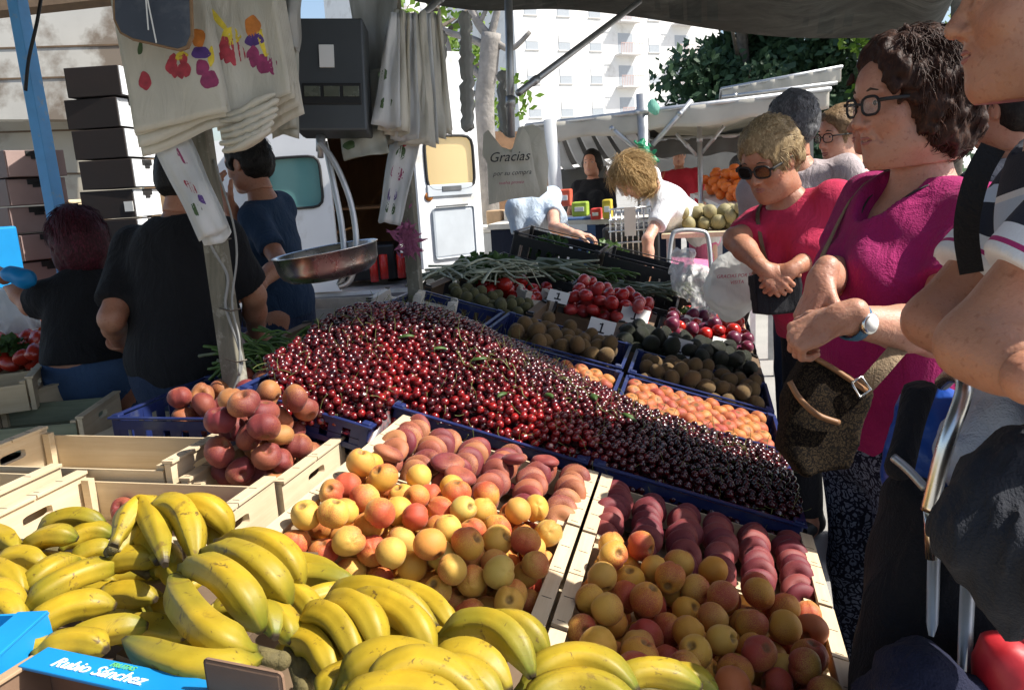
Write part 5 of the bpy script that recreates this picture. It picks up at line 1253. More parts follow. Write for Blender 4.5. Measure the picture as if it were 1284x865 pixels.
# ---------------------------------------------------------------- people
def nv(v): v = np.array(v, float); return v/np.linalg.norm(v)
def A3(v): return np.array([v[0], v[1], v[2]], float)
class Head:
    def __init__(s, c, fd, pitch=0, roll=0, k=1.0):
        f = nv([fd[0], fd[1], 0]); r = np.cross(f, [0, 0, 1]); p = radians(pitch)
        f2 = f*cos(p)-np.array([0, 0, sin(p)]); u2 = np.cross(r, f2); q = radians(roll)
        s.r = r*cos(q)+u2*sin(q); s.u = np.cross(s.r, f2); s.f = f2; s.c = A3(c); s.k = k; s.R = np.stack([s.r, s.f, s.u], 1)
    def P(s, x, y, z): return s.c+(s.r*x+s.f*y+s.u*z)*s.k
    def skull(s, S, male=False, age=0, fat=0):
        k = s.k; R = s.R; P = s.P; e = lambda c, r, kk=.02, op='add': S.ell(P(*c), np.array(r)*k, R, kk*k, op)
        e((0, -.012, .034), (.074, .094, .086)); e((0, .022, -.022), (.060+fat*.006, .070, .088), .03)
        e((0, .048, .045), (.052, .045, .045), .03)           # forehead
        e((0, .046, -.082), (.034+fat*.01, .036, .028), .03); e((0, .072, -.096), (.017, .016, .014), .02)   # jaw, chin
        for x in (-1, 1):
            e((x*.036, .058, -.022), (.024+fat*.006, .022, .026), .022)   # cheek
            e((x*.044, .020, -.072), (.020+fat*.01, .034, .026), .03)      # jaw corner
            e((x*.031, .094, .010), (.017, .011, .0105), .010, 'sub')      # socket
            e((x*.031, .0775, .010), (.0135, .0125, .0115), .004)          # lid ball
            S.cap(P(x*.014, .087, .029), P(x*.046, .079, .030), .0065*k, .005*k, .010*k)  # brow
            S.cap(P(x*.034, .083, -.002), P(x*.018, .089, -.006), .0035*k, .003*k, .008*k)
            e((x*.013, .092, -.031), (.0085, .011, .008), .006)
            # ear
            e((x*.074, -.006, .002), (.007, .018, .030), .006); e((x*.081, .000, .004), (.004, .010, .018), .004, 'sub')
        S.cap(P(0, .084, .014), P(0, .106, -.022), .0075*k, .0105*k, .010*k); e((0, .107, -.027), (.0115, .010, .010), .006)
        for x in (-1, 1): e((x*.0065, .104, -.0365), (.0035, .006, .003), .002, 'sub')
        # mouth
        e((0, .070, -.058), (.026, .022, .022), .02)
        S.cap(P(-.019, .082, -.0535), P(.019, .082, -.0535), .0045*k, .0045*k, .006*k); e((0, .090, -.0515), (.012, .006, .0045), .005)
        S.cap(P(-.017, .082, -.0645), P(.017, .082, -.0645), .005*k, .005*k, .006*k); e((0, .089, -.0655), (.011, .006, .0055), .005)
        S.cap(P(-.024, .090, -.0585), P(.024, .090, -.0585), .0022*k, .0022*k, .003*k, 'sub')
        for x in (-1, 1):
            S.cap(P(x*.021, .093, -.036), P(x*.033, .080, -.062), .0022*k*(.5+age), .0016*k, .008*k, 'sub')    # laugh line
        # neck
        S.cap(P(0, -.022, -.05), P(0, -.035, -.16), (.052+fat*.010)*k, (.056+fat*.01)*k, .03*k)
        if fat: e((0, .040, -.105), (.040, .034, .026), .04)
    def face_parts(s, e, iris=(.06, .035, .02), lip=(.35, .12, .10), brow=(.06, .04, .03), closed=False):
        k = s.k; P = s.P
        if not closed:
            for x in (-1, 1):
                mb = MB(); T = Matrix(np.vstack([np.hstack([s.R, P(x*.031, .0785, .010)[:, None]]), [0, 0, 0, 1]]))
                mb.sphere((0, 0, 0), (.0127*k, .0125*k, .0062*k), 16, 10, 0, T); mb.sphere((-.002*k, .0095*k, .0), (.0052*k, .0036*k, .0052*k), 12, 8, 1, T); wbuild(mb, 'eye', [M['eyew'], M['iris']], e)
        mb = MB()
        mb.tube([P(-.020, .0865, -.0560), P(-.010, .0935, -.0535), P(0, .0955, -.0545), P(.010, .0935, -.0535), P(.020, .0865, -.0560)], [.001*k, .0032*k, .0034*k, .0032*k, .001*k], 7)
        mb.tube([P(-.020, .0865, -.0585), P(-.010, .0925, -.0635), P(0, .0945, -.0645), P(.010, .0925, -.0635), P(.020, .0865, -.0585)], [.001*k, .0038*k, .0042*k, .0038*k, .001*k], 7); wbuild(mb, 'lips', M['lip'], e)
        for x in (-1, 1):
            mb = MB(); mb.tube([P(x*.012, .0945, .032), P(x*.028, .0935, .037), P(x*.047, .0825, .031)], [.0022*k, .0026*k, .001*k], 6); wbuild(mb, 'eyebrow', M['brow'], e)
    def glasses(s, e, m, lens=None, w=.052, h=.036, th=.0022):
        k = s.k; P = s.P; mb = MB(); lm = MB()
        for x in (-1, 1):
            pts = []
            for i in range(25):
                a = 2*pi*i/24; q = (abs(cos(a))**3+abs(sin(a))**3)**(-1/3); pts.append(P(x*.033+cos(a)*q*w/2*.95, .1035-abs(x*.033+cos(a)*w/2)*.16, .006+sin(a)*q*h/2))
            mb.tube(pts, th*k, 8, cap=False); lm.add([tuple(p) for p in pts[:-1]], [tuple(range(24))])
            mb.tube([P(x*(.033+w/2), .098, .014), P(x*.071, .088, .014), P(x*.079, .03, .012), P(x*.080, -.005, .010), P(x*.078, -.02, -.008)], [th*k, th*k, th*.8*k, th*.8*k, th*.7*k], 6, sq=lambda a: 1+.6*abs(sin(a)))
        mb.tube([P(-.010, .102, .010), P(0, .106, .012), P(.010, .102, .010)], th*k, 6)
        g = wbuild(mb, 'glasses', m, e)
        L = Vector(e.matrix_basis.translation); lm.v = [(a-L.x, b-L.y, c-L.z) for a, b, c in lm.v]; lm.build('lens', lens or M['lens'], g)
def lensmat():
    m, nt, bs = new_mat('clear_lens'); bs.inputs['Base Color'].default_value = (.8, .85, .85, 1); bs.inputs['Roughness'].default_value = .05; bs.inputs['Alpha'].default_value = .16; return m
M['lens'] = lensmat(); M['darklens'] = mat('dark_lens', (.012, .010, .010), .12, .1, coat=.5, bmp=0)
M['eyew'] = mat('eye_white', (.50, .45, .42), .25, .06, bmp=0); M['iris'] = mat('iris_brown', (.03, .017, .01), .15, .2, bmp=0); M['lip'] = mat('lips', (.33, .12, .10), .45, .12, 60); M['brow'] = mat('eyebrow', (.07, .045, .03), .9, .3, 200, bmp=.6)
def hand(S, wrist, fd, nd, side, curl=.5, k=1.0, spread=.1, thumb=.5):
    """fd towards the fingers, nd out of the back of the hand, side towards the thumb"""
    w = A3(wrist); f = nv(fd); n_ = nv(np.array(nd)-f*np.dot(nd, f)); sd2 = nv(np.cross(f, n_)); sd2 = sd2 if np.dot(sd2, side) > 0 else -sd2
    def at_(a, b, c): return w+(sd2*a+f*b+n_*c)*k
    R = np.stack([sd2, f, n_], 1); S.ell(at_(0, .048, 0), np.array([.040, .050, .0135])*k, R, .012*k)
    S.cap(at_(0, -.03, 0), at_(0, .02, 0), .024*k, .022*k, .02*k); S.ell(at_(.024, .030, -.006), np.array([.018, .030, .014])*k, R, .014*k)
    for i, (o, ln, r) in enumerate(((.030, .070, .0088), (.010, .078, .009), (-.010, .072, .0086), (-.028, .057, .0076))):
        p = at_(o, .085-abs(o-.008)*.22, .002); a = .15*curl; d = nv(f+sd2*o*spread*12)
        S.cap(at_(o*.8, .045, .003), p, r*k, r*1.08*k, .008*k)
        for sl, da, rr in ((.45, curl*.75, r), (.30, curl*1.0, r*.92), (.25, curl*.7, r*.82)):
            a += da; dd = d*cos(a)-n_*sin(a); q = p+dd*ln*sl*k; S.cap(p, q, rr*1.04*k, rr*.95*k, .0035*k); p = q
    p = at_(.028, .018, -.006); d = nv(f*.75+sd2*.65-n_*.25)
    for ln, r, dv in ((.038, .0125, 0), (.030, .0105, thumb), (.024, .009, thumb)):
        d = nv(d-sd2*dv*.5-n_*dv*.35+f*dv*.1); q = p+d*ln*k; S.cap(p, q, r*k, r*.9*k, .006*k); p = q
def strands(V, c, n, L, r, seed, flow, curl=0, freq=40, seg=6, out=.10, down=0):
    rs_ = np.random.RandomState(seed); idx = rs_.randint(0, len(V), n); Vs = []; Fs = []; b = 0
    for i in idx:
        p = V[i]; nn = nv(p-c); d = np.array(flow(p)); d = d+rs_.normal(size=3)*.25; d = nv(d-nn*np.dot(d, nn)); l = L*rs_.uniform(.6, 1.25); P = []; s_ = np.cross(d, nn); ph = rs_.uniform(0, 6)
        for k in range(seg+1):
            t = k/seg; q = p-nn*.003+d*l*t+nn*(out*l*sin(t*2.6)-1.5*l*t*t*out)+(s_*sin(ph+freq*l*t)+nn*cos(ph+freq*l*t))*curl*(.3+t); q = q+np.array([0, 0, -1])*down*l*t*t; P.append(q)
        P = np.array(P)
        for k in range(seg+1):
            t = k/seg; tg = nv(P[min(k+1, seg)]-P[max(k-1, 0)]); a = nv(np.cross(tg, nn)+1e-6); c2 = np.cross(tg, a); rr = r*(1-.75*t)
            for m_ in range(4): Vs.append(P[k]+(a*cos(m_*pi/2)*1.5+c2*sin(m_*pi/2)*.7)*rr)
        for k in range(seg):
            for m_ in range(4): Fs.append((b+k*4+m_, b+k*4+(m_+1) % 4, b+(k+1)*4+(m_+1) % 4, b+(k+1)*4+m_))
        b += 4*(seg+1)
    return np.array(Vs), np.array(Fs)
def person(label, head, base, fd, T, hd=None, pitch=0, roll=0, sex='f', b=1.0, fat=0, arms=None, skin_m='skin', top_m='black', leg_m='jeans', hair=None, hem=.50, sleeve=.6, neck_r=.075, vneck=False,
           vox=.012, hvox=.0055, hand_vox=.0042, pelvis=None, hk=1.0, topcol=None, seed=1, fold=.006, skirt=False, glasses=None, closed=False, collar=None, legs=True, name='person', age=.4, bust=None, lean=None, shoes=True, sw_=None):
    s = T/1.65; Hc = A3(head); f = nv([fd[0], fd[1], 0]); r = np.cross(f, [0, 0, 1.]); H = Head(Hc, hd or fd, pitch, roll, hk)
    Pv = A3(pelvis) if pelvis is not None else np.array([base[0], base[1], .54*T]); nb = H.P(0, -.035, -.16)-np.array([0, 0, .01])
    u = nv(nb-Pv); f2 = nv(f-u*np.dot(f, u)); r = nv(np.cross(f2, u)); R = np.stack([r, f2, u], 1); Lt = np.linalg.norm(nb-Pv)
    sw = (.152 if sex == 'f' else .178)*s*(.85+.15*b) if sw_ is None else sw_
    chest = Pv+u*Lt*.66; waist = Pv+u*Lt*.36; SH = {-1: nb-u*.055*s-r*sw, 1: nb-u*.055*s+r*sw}
    arms = arms or {}
    org = Vector((base[0], base[1], 0)); e = empty(name, org, label, 'person')
    AJ = {}
    for q in (-1, 1):
        if q in arms: el, wr = A3(arms[q][0]), A3(arms[q][1]); 
        else: el = SH[q]-u*.29*s+r*q*.05; wr = el-np.array([0, 0, .24*s])+f*.06
        AJ[q] = (el, wr)
    allp = np.array([Hc, Pv, nb]+[p for q in AJ.values() for p in q]+list(SH.values()))
    lo = allp.min(0)-.26; hi = allp.max(0)+.24; lo2 = lo.copy(); 
    if legs: lo[2] = 0; lo[:2] = np.minimum(lo[:2], np.array(base[:2])-.24); hi[:2] = np.maximum(hi[:2], np.array(base[:2])+.24)
    lw = .095*s; kn = {}; an = {}; hp = {}
    for q in (-1, 1):
        hp[q] = Pv-np.array([0, 0, .03*s])+r*q*lw; kn[q] = np.array([base[0], base[1], .28*T])+r*q*lw*1.02+f*.02; an[q] = np.array([base[0], base[1], .05*T])+r*q*lw*1.0-f*.02
    def torso(S, o, fullness=1.0):
        S.ell(chest, (.150*s*b*fullness+o, .108*s*b*fullness+o, .19*s+o), R, .05); S.ell(waist, (.135*s*b*fullness+o, .105*s*b*fullness+o, .16*s+o), R, .06)
        S.ell(Pv-u*.0, (.165*s*b*fullness+o, .118*s*b*fullness+o, .14*s+o), R, .06)
        if b > 1.08: S.ell(waist+f2*.05*b*s-u*.03, (.125*s*b+o, .10*s*b+o, .13*s), R, .06)
        if sex == 'f':
            for q in (-1, 1): S.ell(chest+f2*.085*s*b+r*q*.072*s-u*.045*s, np.array([.068, .062, .066])*s*(bust or b)+o, R, .035)
        for q in (-1, 1):
            S.cap(nb-u*.02, SH[q]-r*q*.01, .050*s+o*.6, .050*s*b**.5+o, .04); S.ell(SH[q]-u*.01, .056*s*b**.5+o, None, .03)
    ab = .5+.5*b; ra, re, rw = .047*s*ab*(1.08 if sex == 'm' else 1), .037*s*ab, .0255*s*(1.08 if sex == 'm' else 1)
    S = SDF(lo, hi, vox); torso(S, -.012)
    for q in (-1, 1):
        el, wr = AJ[q]; S.cap(SH[q], el, ra, re, .03); mid = el*.65+wr*.35; S.cap(el, mid, re*1.02, re*.98, .02); S.cap(mid, wr, re*.98, rw, .02)
    S.cap(nb-u*.04, H.P(0, -.022, -.06), .062*hk, .052*hk, .03)
    if legs:
        for q in (-1, 1): S.cap(hp[q], kn[q], .078*s*b, .052*s, .03); S.cap(kn[q], an[q], .052*s, .036*s, .02); S.cap(an[q]-f*.03, an[q]+f*.14-np.array([0, 0, .045*T]), .035, .03, .03)
    npt = H.P(0, -.03, -.115); S.plane(npt+H.u*.004, H.u); parts = [S.mesh(1)]
    Hh = SDF(Hc-.19*hk, Hc+.19*hk, hvox); H.skull(Hh, sex == 'm', age, fat); Hh.plane(npt-H.u*.004, -H.u); parts.append(Hh.mesh())
    for q in (-1, 1):
        a = arms.get(q)
        if a and len(a) > 2 and a[2] is not None:
            fd_, nd_, sd__, cu = a[2]; wr = AJ[q][1]; hs = SDF(wr-.2, wr+.2, hand_vox); ddir = nv(wr-AJ[q][0]); hs.cap(wr-ddir*.1, wr, rw*1.12, rw, .01); hand(hs, wr, fd_, nd_, sd__, cu, s*(1.06 if sex == 'm' else .98)); hs.plane(wr-ddir*.035, -ddir); parts.append(hs.mesh())
    body = np_obj('body', parts, M[skin_m], e)
    H.face_parts(e, closed=closed)
    # top
    C = SDF(lo2-.02, hi+.02, max(vox*.75, .007)); torso(C, .010)
    for q in (-1, 1):
        el, wr = AJ[q]; en = SH[q]*(1-sleeve)+el*sleeve; 
        if sleeve <= 1: C.cap(SH[q], en, ra+.016, ra+.014, .035, cut=True)
        else: C.cap(SH[q], el, ra+.014, re+.014, .035); w2 = el*(2-sleeve)+wr*(sleeve-1); C.cap(el, w2, re+.014, rw+.012, .02, cut=True)
    C.disp(fold, 15, seed, 3, (1, 1, .8)); C.disp(fold*.35, 55, seed+3, 1)
    hz = hem*T if hem < 1 else hem; C.plane((0, 0, hz), (0, 0, -1)) if abs(u[2]) > .6 else C.plane(Pv-u*.10, -u)
    if vneck: C.ell(nb+f2*.085+u*.02, (.055, .09, .13), R, .008, 'sub'); C.ell(nb+u*.05, (neck_r, neck_r, .055), R, .008, 'sub')
    else: C.ell(nb+u*.045+f2*.012, (neck_r, neck_r*1.05, .065), R, .008, 'sub')
    np_obj('shirt', [C.mesh(1)], [M[m_] for m_ in top_m] if isinstance(top_m, (list, tuple)) else M[top_m], e, colfn=topcol(dict(SH=SH, AJ=AJ, nb=nb, chest=chest, r=r, f=f2, u=u, sleeve=sleeve)) if topcol else None)
    if legs:
        l2 = np.array([min(hp[-1][0], hp[1][0], base[0])-.25, min(hp[-1][1], hp[1][1], base[1])-.25, 0]); h2 = np.array([max(hp[-1][0], hp[1][0], base[0])+.25, max(hp[-1][1], hp[1][1], base[1])+.25, Pv[2]+.16])
        G = SDF(l2, h2, max(vox, .010)); G.ell(Pv-u*.02, (.165*s*b-.010, .118*s*b-.010, .18*s), R, .05)
        if skirt:
            for i in range(4): G.ell(np.array([base[0], base[1], .54*T-.10-i*.10]), (.175*s*b, .135*s*b, .12), R, .08)
        else:
            for q in (-1, 1): G.cap(hp[q], kn[q], .078*s*b, .064*s, .04); G.cap(kn[q], an[q], .064*s, .055*s, .02)
        G.disp(fold*.8, 18, seed+9, 2, (1, 1, .6)); G.plane((0, 0, Pv[2]+.13*s), (0, 0, 1)); G.plane((0, 0, .06*T if not skirt else .2*T), (0, 0, -1)); np_obj('skirt' if skirt else 'trousers', [G.mesh(1)], M[leg_m], e)
        if shoes:
            for q in (-1, 1):
                c = an[q]; G = SDF(np.array([c[0]-.2, c[1]-.2, -.01]), np.array([c[0]+.2, c[1]+.2, .14]), .009); c0 = np.array([c[0], c[1], .045]); G.cap(c0-f*.05, c0+f*.13, .042, .036, .02); G.cap(c0-f*.04, c0-f*.03+np.array([0, 0, .05]), .04, .042, .02); G.plane((0, 0, .004), (0, 0, -1)); np_obj('shoe', [G.mesh()], M['black'], e)
    if hair: hair(H, e)
    if glasses: H.glasses(e, M['black'], **(glasses if isinstance(glasses, dict) else {}))
    return e, H, dict(SH=SH, AJ=AJ, nb=nb, chest=chest, waist=waist, r=r, f=f2, u=u, Pv=Pv, s=s)
def hair_fn(m, kind='short', thick=.018, back=0, n=500, L=.05, r=.0014, curl=0, seed=1, disp=.004, freq=60, vox=.006, bald=0, hairline=.062, pony=None, side=0):
    def fn(H, e):
        k = H.k; S = SDF(H.c-.24*k, H.c+.22*k, vox); P = H.P; t = thick
        S.ell(P(0, -.014, .040), np.array([.076+t, .096+t, .088+t])*k, H.R, .02*k)
        if kind in ('bob', 'curly'):
            S.ell(P(0, -.055, -.02), np.array([.078+t, .065+t, .075+t+back])*k, H.R, .03*k)
            for x in (-1, 1): S.ell(P(x*.070, -.015, -.01-side*.3), np.array([.022+t*.6, .045+t*.5, .06+back*.7+side])*k, H.R, .025*k)
        else:
            S.ell(P(0, -.055, -.01), np.array([.068+t*.7, .052+t*.6, .065+back])*k, H.R, .03*k)
        # face opening
        S.ell(P(0, .115, -.055), np.array([.082, .080, .115])*k, H.R, .012*k, 'sub')
        S.ell(P(0, .10, .01), np.array([.058+.012*(kind == 'curly'), .062, hairline])*k, H.R, .015*k, 'sub')
        if kind == 'curly': S.ell(P(0, .105, -.03), np.array([.095, .078, .09])*k, H.R, .012*k, 'sub')
        if kind == 'short':
            for x in (-1, 1): S.ell(P(x*.085, .005, -.02), np.array([.03, .028, .045])*k, H.R, .01*k, 'sub')
        S.disp(disp*k, freq, seed, 3); S.disp(disp*.4*k, freq*3, seed+5, 1); V, F = S.mesh(); parts = [(V, F)]
        fl = lambda p: -H.u*.55-H.f*.25+np.array([0, 0, -.6]) if kind != 'short' else (-H.f*.9-H.u*.3 if np.dot(p-H.c, H.u) > .05*k else -H.u*.9-H.f*.3)
        VV = V[(np.linalg.norm(V-H.c, axis=1) > .085*k) & ((V-H.c)@H.f < (.035 if kind == 'curly' else .055)*k)]
        if n: parts.append(strands(VV if len(VV) else V, P(0, -.02, .02), n, L*k, r, seed, fl, curl, 90 if curl else 30))
        return np_obj('hair', parts, m, e)
    return fn
def hairmat(name, c, hi):
    m, nt, bs = new_mat(name); co = coords(nt); n = noise(nt, scaled(nt, co, (1, 1, .5)), 160, 4, .6, .6); c_ = ramp(nt, n, [(.3, mul(c, .55)), (.5, c), (.75, hi)]); n2 = noise(nt, co, 14, 3); c_ = mixc(nt, ramp(nt, n2, [(.4, (0, 0, 0)), (.7, (.6,)*3)]), c_, mul(c, .7))
    nt.links.new(c_, bs.inputs['Base Color']); bs.inputs['Roughness'].default_value = .58; bs.inputs['Specular IOR Level'].default_value = .22; bump(nt, bs, n, .7, .004); return m
M['h_brown'] = hairmat('dark_brown_hair', (.030, .011, .006), (.085, .032, .014)); M['h_blond'] = hairmat('short_blond_hair', (.26, .18, .09), (.48, .38, .22)); M['h_blonde'] = hairmat('long_blonde_hair', (.42, .27, .11), (.66, .48, .25))
M['h_grey'] = hairmat('grey_hair', (.10, .10, .105), (.26, .26, .27)); M['h_burg'] = hairmat('burgundy_hair', (.05, .010, .016), (.16, .02, .045)); M['h_black'] = hairmat('black_hair', (.010, .008, .007), (.035, .028, .022)); M['h_sand'] = hairmat('sandy_hair', (.22, .14, .075), (.36, .25, .14))
M['skin'] = skin('skin', (.47, .245, .165)); M['skin_t'] = skin('tanned_skin', (.42, .205, .125)); M['skin_l'] = skin('light_skin', (.60, .36, .26))
M['magenta'] = fabric('magenta_shirt', (.30, .013, .105)); M['pinkred'] = fabric('pink_red_shirt', (.50, .030, .085)); M['blackt'] = fabric('black_tee', (.011, .011, .013)); M['navyt'] = fabric('navy_polo', (.020, .042, .085)); M['whitet'] = fabric('white_tee', (.72, .73, .76)); M['lbluet'] = fabric('pale_blue_tee', (.42, .50, .60)); M['redt'] = fabric('red_tee', (.42, .02, .035)); M['greys'] = fabric('grey_pink_shirt', (.42, .36, .37)); M['dnavy'] = fabric('dark_navy', (.012, .016, .03))
M['jeans'] = fabric('blue_jeans', (.045, .085, .17)); M['jeansd'] = fabric('dark_jeans', (.02, .035, .075)); M['blackp_t'] = fabric('black_trousers', (.010, .010, .013)); M['pinkp'] = fabric('pink_shorts', (.62, .16, .30))
def stripe_mat(name, a, b_, scale, ax=2):
    m, nt, bs = new_mat(name); tc = N(nt, 'ShaderNodeTexCoord'); sx = N(nt, 'ShaderNodeSeparateXYZ'); nt.links.new(tc.outputs['Object'], sx.inputs[0]); mm = N(nt, 'ShaderNodeMath', operation='MULTIPLY'); mm.inputs[1].default_value = scale; nt.links.new(sx.outputs[ax], mm.inputs[0]); fr = N(nt, 'ShaderNodeMath', operation='FRACT'); nt.links.new(mm.outputs[0], fr.inputs[0])
    c = ramp(nt, fr.outputs[0], [(.0, a), (.45, a), (.5, b_), (.95, b_)]); nt.links.new(c, bs.inputs['Base Color']); bs.inputs['Roughness'].default_value = .85; return m
M['stripes'] = stripe_mat('red_white_stripes', (.72, .68, .66), (.55, .12, .14), 55)
def leopard(name, bgc, fg, sc=70):
    m, nt, bs = new_mat(name); co = coords(nt); v = N(nt, 'ShaderNodeTexVoronoi', feature='DISTANCE_TO_EDGE'); v.inputs['Scale'].default_value = sc; nz = N(nt, 'ShaderNodeTexNoise'); nz.inputs['Scale'].default_value = sc*.6; nt.links.new(co, nz.inputs[0]); mx_ = mixc(nt, .035, co, nz.outputs['Color'], 'ADD'); nt.links.new(mx_, v.inputs['Vector'])
    c = ramp(nt, v.outputs['Distance'], [(.0, bgc), (.10, bgc), (.16, fg), (.30, fg), (.36, bgc)]); nt.links.new(c, bs.inputs['Base Color']); bs.inputs['Roughness'].default_value = .9; bs.inputs['Specular IOR Level'].default_value = .1; return m
M['leop'] = leopard('patterned_cloth', (.012, .014, .028), (.16, .19, .26), 62)
def polo_mat():
    m, nt, bs = new_mat('polo_shirt'); co = coords(nt); L = nt.links.new
    a1 = N(nt, 'ShaderNodeAttribute'); a1.attribute_name = 'st'; a2 = N(nt, 'ShaderNodeAttribute'); a2.attribute_name = 'dz'; lb = (.44, .52, .64); nvy = (.010, .013, .026); wh = (.66, .66, .68); mg = (.36, .02, .13)
    c1 = ramp(nt, a1.outputs['Fac'], [(0, wh), (.055, mg), (.085, wh), (.17, nvy), (.40, lb)], 'CONSTANT'); c2 = ramp(nt, a2.outputs['Fac'], [(0, nvy), (.10, wh), (.12, lb), (.76, nvy), (.86, lb)], 'CONSTANT')
    lt = N(nt, 'ShaderNodeMath', operation='LESS_THAN'); lt.inputs[1].default_value = .98; L(a1.outputs['Fac'], lt.inputs[0]); c = mixc(nt, lt.outputs[0], c2, c1)
    a3 = N(nt, 'ShaderNodeAttribute'); a3.attribute_name = 'pt'; c = mixc(nt, ramp(nt, a3.outputs['Fac'], [(0, (0, 0, 0)), (.5, (1, 1, 1))], 'CONSTANT'), c, mg); a4 = N(nt, 'ShaderNodeAttribute'); a4.attribute_name = 'pn'; c = mixc(nt, ramp(nt, a4.outputs['Fac'], [(0, (0, 0, 0)), (.5, (1, 1, 1))], 'CONSTANT'), c, nvy)
    f = noise(nt, co, 320, 2); c = mixc(nt, .2, c, mixc(nt, f, (.4,)*3, (1.2,)*3), 'MULTIPLY'); L(c, bs.inputs['Base Color']); bs.inputs['Roughness'].default_value = .85; bump(nt, bs, f, .4, .002); return m
M['polo'] = polo_mat()
def polo_attr(e, j):
    o = [c for c in e.children if c.name.startswith('shirt')][0]; n = len(o.data.vertices); c = np.empty(n*3); o.data.vertices.foreach_get('co', c); c = c.reshape(-1, 3)+np.array(e.matrix_basis.translation)
    st = np.full(n, 1.0); nvv = np.zeros(n); pt = np.zeros(n); pn = np.zeros(n)
    for q in (-1, 1):
        a = j['SH'][q]; el_ = j['AJ'][q][0]; d = nv(el_-a); L = np.linalg.norm(el_-a); t = (c-a)@d; rad = np.linalg.norm((c-a)-t[:, None]*d, axis=1); on = (rad < .088) & (t > .055); st[on] = np.clip((L*.66-t[on])/.22, 0, .97)
        if q < 0:
            toc = nv(A3(C0)-(a+d*.1)); toc = nv(toc-d*(toc@d)); lat = np.cross(d, toc); x = (c-a)@lat; face = (c-a-t[:, None]*d)@toc > .02; se = L*.66-t
            for k_, (z0_, z1_, arr) in enumerate(((.100, .106, pn), (.112, .122, pt), (.126, .136, pt), (.145, .149, pn))): arr[on & face & (se > z0_) & (se < z1_) & (np.abs(x) < (.034 if k_ in (1, 2) else .045))] = 1
    dz = np.clip(-((c-j['nb'])@j['u'])/.45, 0, 1)
    for nm, arr in (('st', st), ('dz', dz), ('pt', pt), ('pn', pn)):
        t = o.data.attributes.new(nm, 'FLOAT', 'POINT'); t.data.foreach_set('value', arr.astype(np.float32))
def P3(px, py, d): return at(px, py, d)
# --- W1: woman in magenta
fdw = (-.90, -.42); w1b = P3(1118, 520, 1.80)
el, wr = P3(1172, 418, 1.50), P3(1052, 400, 1.40); el2, wr2 = P3(1052, 345, 1.80), P3(1030, 352, 1.55)
sdir = A3(P3(1012, 385, 1.36))-A3(wr)
e1, H1, J1 = person('older woman in a magenta blouse with black glasses, hands clasped at the customers\' side', P3(1138, 130, 1.66), (w1b.x, w1b.y), fdw, 1.62, hd=(-.93, -.36), pitch=5, b=1.30, fat=1, age=.9, hk=1.05,
    arms={-1: (el, wr, ((-.80, .10, -.42), (-.45, -.55, .70), (.1, 1, .2), 1.25)), 1: (el2, wr2, ((-.35, -.30, -.75), (-.85, -.40, .2), (-.3, -1, .1), 1.5))},
    skin_m='skin', top_m='magenta', leg_m='leop', skirt=False, hem=.43, sleeve=.62, vneck=True, vox=.008, hvox=.0035, hand_vox=.0032, seed=4, fold=.0095, bust=1.15,
    hair=hair_fn(M['h_brown'], 'curly', .021, .010, 4500, .036, .0013, .0035, 3, .007, 70, .0045, hairline=.066), glasses=dict(w=.048, h=.034, th=.0026))
mb = MB(); mb.sphere(tuple(H1.P(-.083, .004, -.030)), .0055, 10, 8); wbuild(mb, 'earring', M['paper'], e1)
# necklace and watch
mb = MB(); nbp = J1['nb']; mb.tube(cr_pts([nbp+J1['r']*(-.075)+J1['u']*.02, nbp+J1['r']*(-.06)+J1['f']*.09-J1['u']*.02, nbp+J1['f']*.15-J1['u']*.14, nbp+J1['r']*.05+J1['f']*.10-J1['u']*.03, nbp+J1['r']*.07+J1['u']*.02], 6), .0022, 6); wbuild(mb, 'necklace', M['black'], e1)
def ring_around(mb, c, axis, r0, r1, wdt, n=24, sq=1):
    c = Vector(c); a = Vector(axis).normalized(); x = a.orthogonal().normalized(); y = a.cross(x); vs = []; fs = []
    for k in range(n):
        t = 2*pi*k/n; d = x*cos(t)+y*sin(t)*sq
        for (rr, o) in ((r0, -wdt/2), (r1, -wdt/2), (r1, wdt/2), (r0, wdt/2)): vs.append(c+d*rr+a*o)
    for k in range(n):
        for m_ in range(4): fs.append((k*4+m_, k*4+(m_+1) % 4, ((k+1) % n)*4+(m_+1) % 4, ((k+1) % n)*4+m_))
    return mb.add(vs, fs, 0, True)
M['strapb'] = mat('blue_strap', (.03, .12, .22), .5)
wc = A3(wr)*.86+A3(el)*.14; ax_ = A3(el)-A3(wr); mb = MB(); ring_around(mb, wc, ax_, .031, .035, .020); ws = wbuild(mb, 'watch_strap', M['strapb'], e1)
toc = nv(A3(C0)-wc); toc = nv(toc-nv(ax_)*np.dot(toc, nv(ax_))); T = Matrix.Translation(Vector(wc+toc*.034)) @ Vector(toc).to_track_quat('Z', 'Y').to_matrix().to_4x4()
mb = MB(); mb.lathe([(0, .008), (.0155, .008), (.0185, .006), (.019, -.003), (0, -.003)], 28, 0, T); Lw = Vector(e1.matrix_basis.translation); mb.v = [(a-Lw.x, b-Lw.y, c-Lw.z) for a, b, c in mb.v]; mb.build('watch_case', M['chrome'], ws)
mb = MB(); mb.lathe([(0, .0085), (.014, .0085), (.014, .008)], 24, 0, T); mb.v = [(a-Lw.x, b-Lw.y, c-Lw.z) for a, b, c in mb.v]; mb.build('watch_face', M['paper'], ws)
